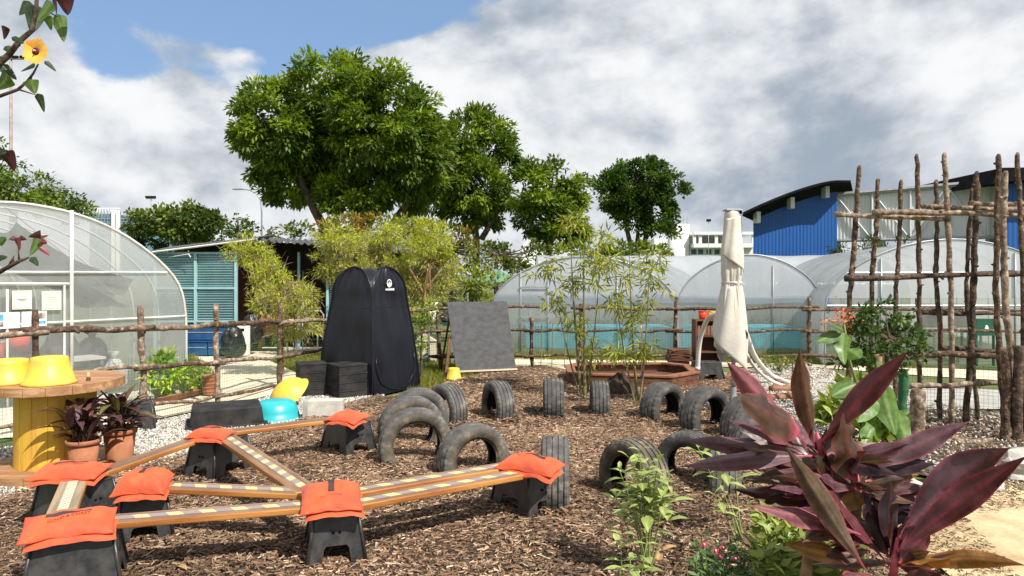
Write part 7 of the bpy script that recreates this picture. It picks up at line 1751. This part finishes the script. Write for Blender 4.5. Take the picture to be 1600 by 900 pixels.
# big-leaved orange flowered plant
PG = thing('pagoda_plant', 'large leaved green plant with an orange red flower head in front of the shrub', 'plant', G(1345, 735))
q0 = G(1345, 735); top = P(1318, 500, 5.0)
m = MB(); m.tube([q0, P(1345, 620, 5.2), P(1326, 560, 5.1), top], [0.014, 0.012, 0.010, 0.006], 8); m.build('stem', MAT['green_stem'], PG, smooth=True)
for i, (bx, by, tx, ty, w, kk) in enumerate(((1320, 520, 1320, 570, 50, 1.0), (1318, 520, 1275, 535, 30, 0.8), (1325, 545, 1345, 560, 40, 0.9), (1318, 515, 1300, 505, 30, 0.7), (1380, 600, 1400, 680, 60, 0.9), (1365, 620, 1340, 660, 50, 1.1), (1395, 590, 1370, 570, 40, 0.9), (1350, 640, 1310, 625, 44, 0.9), (1400, 640, 1420, 700, 44, 1.0), (1340, 600, 1300, 620, 40, 0.8), (1375, 660, 1350, 700, 44, 1.2))):
    leaf_obj('leaf', PG, 'leaf_gloss', P(bx, by, 4.95), P(tx, ty, 4.85), w * 4.95 / F * 0.72, 0.14, 0.3, (0.085 * kk, 0.16 * kk, 0.026), (0.15, 0.23, 0.06), shape='broad' if i else 'heart', facing=(0.3 - 0.25 * (i % 3), -1, 0.5 + 0.4 * (i % 2)), wave=0.12, seed=i, seg=10)
MAT['orange_flower'] = M('orange_red_flower', (0.78, 0.16, 0.06), (0.85, 0.28, 0.14), 30, 0.6)
m = MB(); rr = random.Random(5)
for k in range(150):
    c = P(1318 + rr.gauss(0, 11), 494 + rr.gauss(0, 10), 5.0 + rr.uniform(-0.08, 0.08)) if k < 120 else P(rr.uniform(1282, 1320), rr.uniform(495, 512), 5.0)
    u = Vector((rr.gauss(0, 1), rr.gauss(0, 1), rr.gauss(0, 1))).normalized(); w = u.cross(Vector((0.3, 0.5, 0.8))).normalized()
    m.add([c, c + u * 0.010 + w * 0.006, c + u * 0.022, c + u * 0.010 - w * 0.006], [(0, 1, 2, 3)])
m.tube([top, P(1318, 485, 5.0)], 0.004, 5); m.tube([top, P(1286, 502, 5.0)], 0.003, 5)
o = m.build('flower_head', MAT['orange_flower'], PG); o['kind'] = 'stuff'

# overhanging flowering branch at the left
BR = thing('overhanging_branch', 'overhanging branch with heart shaped leaves and one yellow orange flower at the upper left', 'branch', Vector((-2.2, 2.0, 0)))
d = 2.0
def br(pts, rad, name='branch'):
    m = MB(); m.tube([P(x, y, d + k) for x, y, k in pts], [rad * (1 - 0.6 * i / (len(pts) - 1)) for i in range(len(pts))], 7); m.build(name, MAT['bark_dark'], BR, smooth=True)
br([(-180, 420, 0), (-60, 180, 0), (0, 98, 0), (14, 86, 0), (30, 65, 0), (50, 48, 0), (56, 20, 0), (60, -30, 0)], 0.012)
br([(-60, 170, 0), (0, 150, 0), (28, 140, 0), (42, 128, 0), (52, 115, 0), (60, 100, 0)], 0.006, 'twig')
br([(-120, 320, 0), (-30, 255, 0), (10, 238, 0)], 0.007, 'twig')
br([(-100, 480, 0), (-20, 435, 0), (12, 418, 0), (30, 408, 0), (45, 402, 0)], 0.009, 'twig')
for a, b2 in (((70, 16), (90, 26)), ((30, 140), (55, 148)), ((46, 132), (50, 120)), ((30, 408), (28, 385)), ((12, 418), (22, 400))): br([(a[0], a[1], 0), (b2[0], b2[1], 0)], 0.003, 'twig')
# a trunk carries the branches, outside the picture
m = MB(); m.tube([P(-240, 1250, 2.0) * Vector((1, 1, 0)), P(-235, 700, 2.0), P(-200, 420, 2.0), P(-170, 200, 2.0)], [0.05, 0.045, 0.035, 0.02], 9); m.build('trunk', MAT['bark_dark'], BR, smooth=True)
GL, DG, MR, RD = (0.10, 0.16, 0.04), (0.03, 0.055, 0.022), (0.05, 0.012, 0.012), (0.20, 0.035, 0.045)
HL = [((56, 8), (50, 52), 34, DG), ((46, 2), (30, 24), 20, DG), ((44, 8), (42, 30), 16, GL), ((80, 2), (57, 34), 24, GL), ((70, 24), (80, 48), 18, GL), ((88, 22), (100, 66), 24, GL), ((98, -12), (106, 24), 28, MR), ((82, -4), (88, 24), 9, MR), ((6, 40), (6, 62), 20, MR), ((18, 58), (40, 70), 9, DG), ((8, 72), (18, 84), 12, DG), ((30, 68), (24, 74), 8, MR), ((55, 100), (32, 112), 9, DG), ((70, 95), (88, 112), 8, DG),
      ((46, 124), (55, 147), 22, GL), ((58, 146), (69, 176), 13, DG), ((14, 118), (-6, 140), 30, GL), ((0, 100), (26, 125), 18, DG), ((-4, 90), (6, 104), 14, DG), ((6, 236), (23, 268), 26, MR), ((-6, 234), (10, 246), 14, DG),
      ((62, 368), (46, 400), 24, GL), ((64, 366), (44, 370), 13, MR), ((60, 372), (76, 368), 6, RD), ((24, 372), (31, 392), 15, RD), ((26, 372), (14, 374), 10, MR), ((30, 372), (42, 374), 9, MR), ((62, 378), (74, 380), 9, RD), ((62, 386), (78, 400), 8, RD), ((48, 402), (60, 416), 11, DG), ((22, 404), (14, 410), 14, RD), ((-6, 404), (12, 402), 12, DG), ((-4, 380), (10, 372), 14, GL)]
for i, (b2, t2, w, cc) in enumerate(HL):
    rr = random.Random(i + 900); dd = d + rr.uniform(-0.04, 0.04)
    leaf_obj('leaf', BR, 'leaf_gloss', P(*b2, dd), P(*t2, dd + rr.uniform(-0.02, 0.02)), w * d / F, 0.08, 0.22, cc, tuple(min(1, q * 1.5) for q in cc), shape='heart', facing=(rr.uniform(-0.6, 0.6), -1, rr.uniform(-0.2, 0.5)), seed=i, seg=9)
MAT['petal'] = M('orange_petal', (0.62, 0.24, 0.03), (0.75, 0.42, 0.08), 25, 0.6); MAT['petal_y'] = M('yellow_petal', (0.80, 0.50, 0.08), (0.75, 0.42, 0.06), 25, 0.6); MAT['eye'] = M('maroon_eye', (0.10, 0.006, 0.01), rough=0.7)
c = P(58, 81, 1.97)
for q in range(5):
    a = math.pi / 2 + 2 * math.pi * q / 5 + 0.25; u = Vector((math.cos(a), -0.12, math.sin(a))); w = Vector((-math.sin(a), 0, math.cos(a)))
    m = MB(); R = 0.034
    m.grid(lambda s, t: c + u * (R * t) + w * ((s - 0.5) * 2 * 0.021 * math.sin(min(1, t * 1.15 + 0.12) * math.pi * 0.62)) + Vector((0, -0.012 * t + 0.008 * t * t - 0.004 * abs(s - 0.5), 0)), 6, 6)
    m.build('petal', MAT['petal' if q in (0, 4) else 'petal_y'], BR, smooth=True)
m = MB(); m.lathe([(0.0105, 0), (0.008, 0.002), (0.0, 0.003)], 14); m.v = [(c.x + x, c.y - 0.006 - z, c.z + y) for x, y, z in m.v]; m.build('flower_eye', MAT['eye'], BR)
m = MB(); m.tube([c, c + Vector((0.001, -0.016, 0))], [0.003, 0.0022], 6); m.build('stamen', MAT['petal_white'], BR)

# dry fallen leaves
for k, (x, y, a, lab) in enumerate(((1048, 858, 0.3, 'dry tan leaf lying on the mulch right of the green shoot'), (1030, 872, 1.2, 'smaller dry leaf at the bottom edge beside the green shoot'), (1035, 820, -0.3, 'curled dry leaf on the mulch below the foreground shrub'), (283, 888, -0.6, 'yellow dry leaf on the mulch at the bottom left'), (1155, 835, 0.8, 'dry leaf under the tips of the purple plant'))):
    c = G(x, y, 0.02); r = thing('fallen_leaf', lab, 'leaf', c); dv = Vector((math.cos(a), math.sin(a), 0.1)) * 0.055
    leaf_obj('blade', r, 'leaf', c - dv, c + dv, 0.045, 0.12, 0.25, (0.52, 0.34, 0.16), (0.6, 0.42, 0.22), shape='broad', seed=k, seg=6)
    m = MB(); m.tube([c - dv, c - dv * 1.5], 0.0015, 5); m.build('stalk', MAT['brown_stem'], r)
# seedlings inside the tunnels
r5 = np.random.default_rng(5); n = 5000
po = np.column_stack([r5.uniform(0.5, 8.5, n), r5.uniform(15.2, 22, n), r5.uniform(0.0, 0.35, n)]); a = r5.uniform(0, 6.28, n)
leaf_cloud('seedling_leaves', po, np.column_stack([np.cos(a), np.sin(a), r5.uniform(0, 1, n)]), r5.uniform(0.08, 0.16, n), r5.uniform(0.02, 0.03, n), leaf_cols(n, (0.10, 0.17, 0.04), r5), bpy.data.objects['plant_rows'], seed=5, stuff=True)
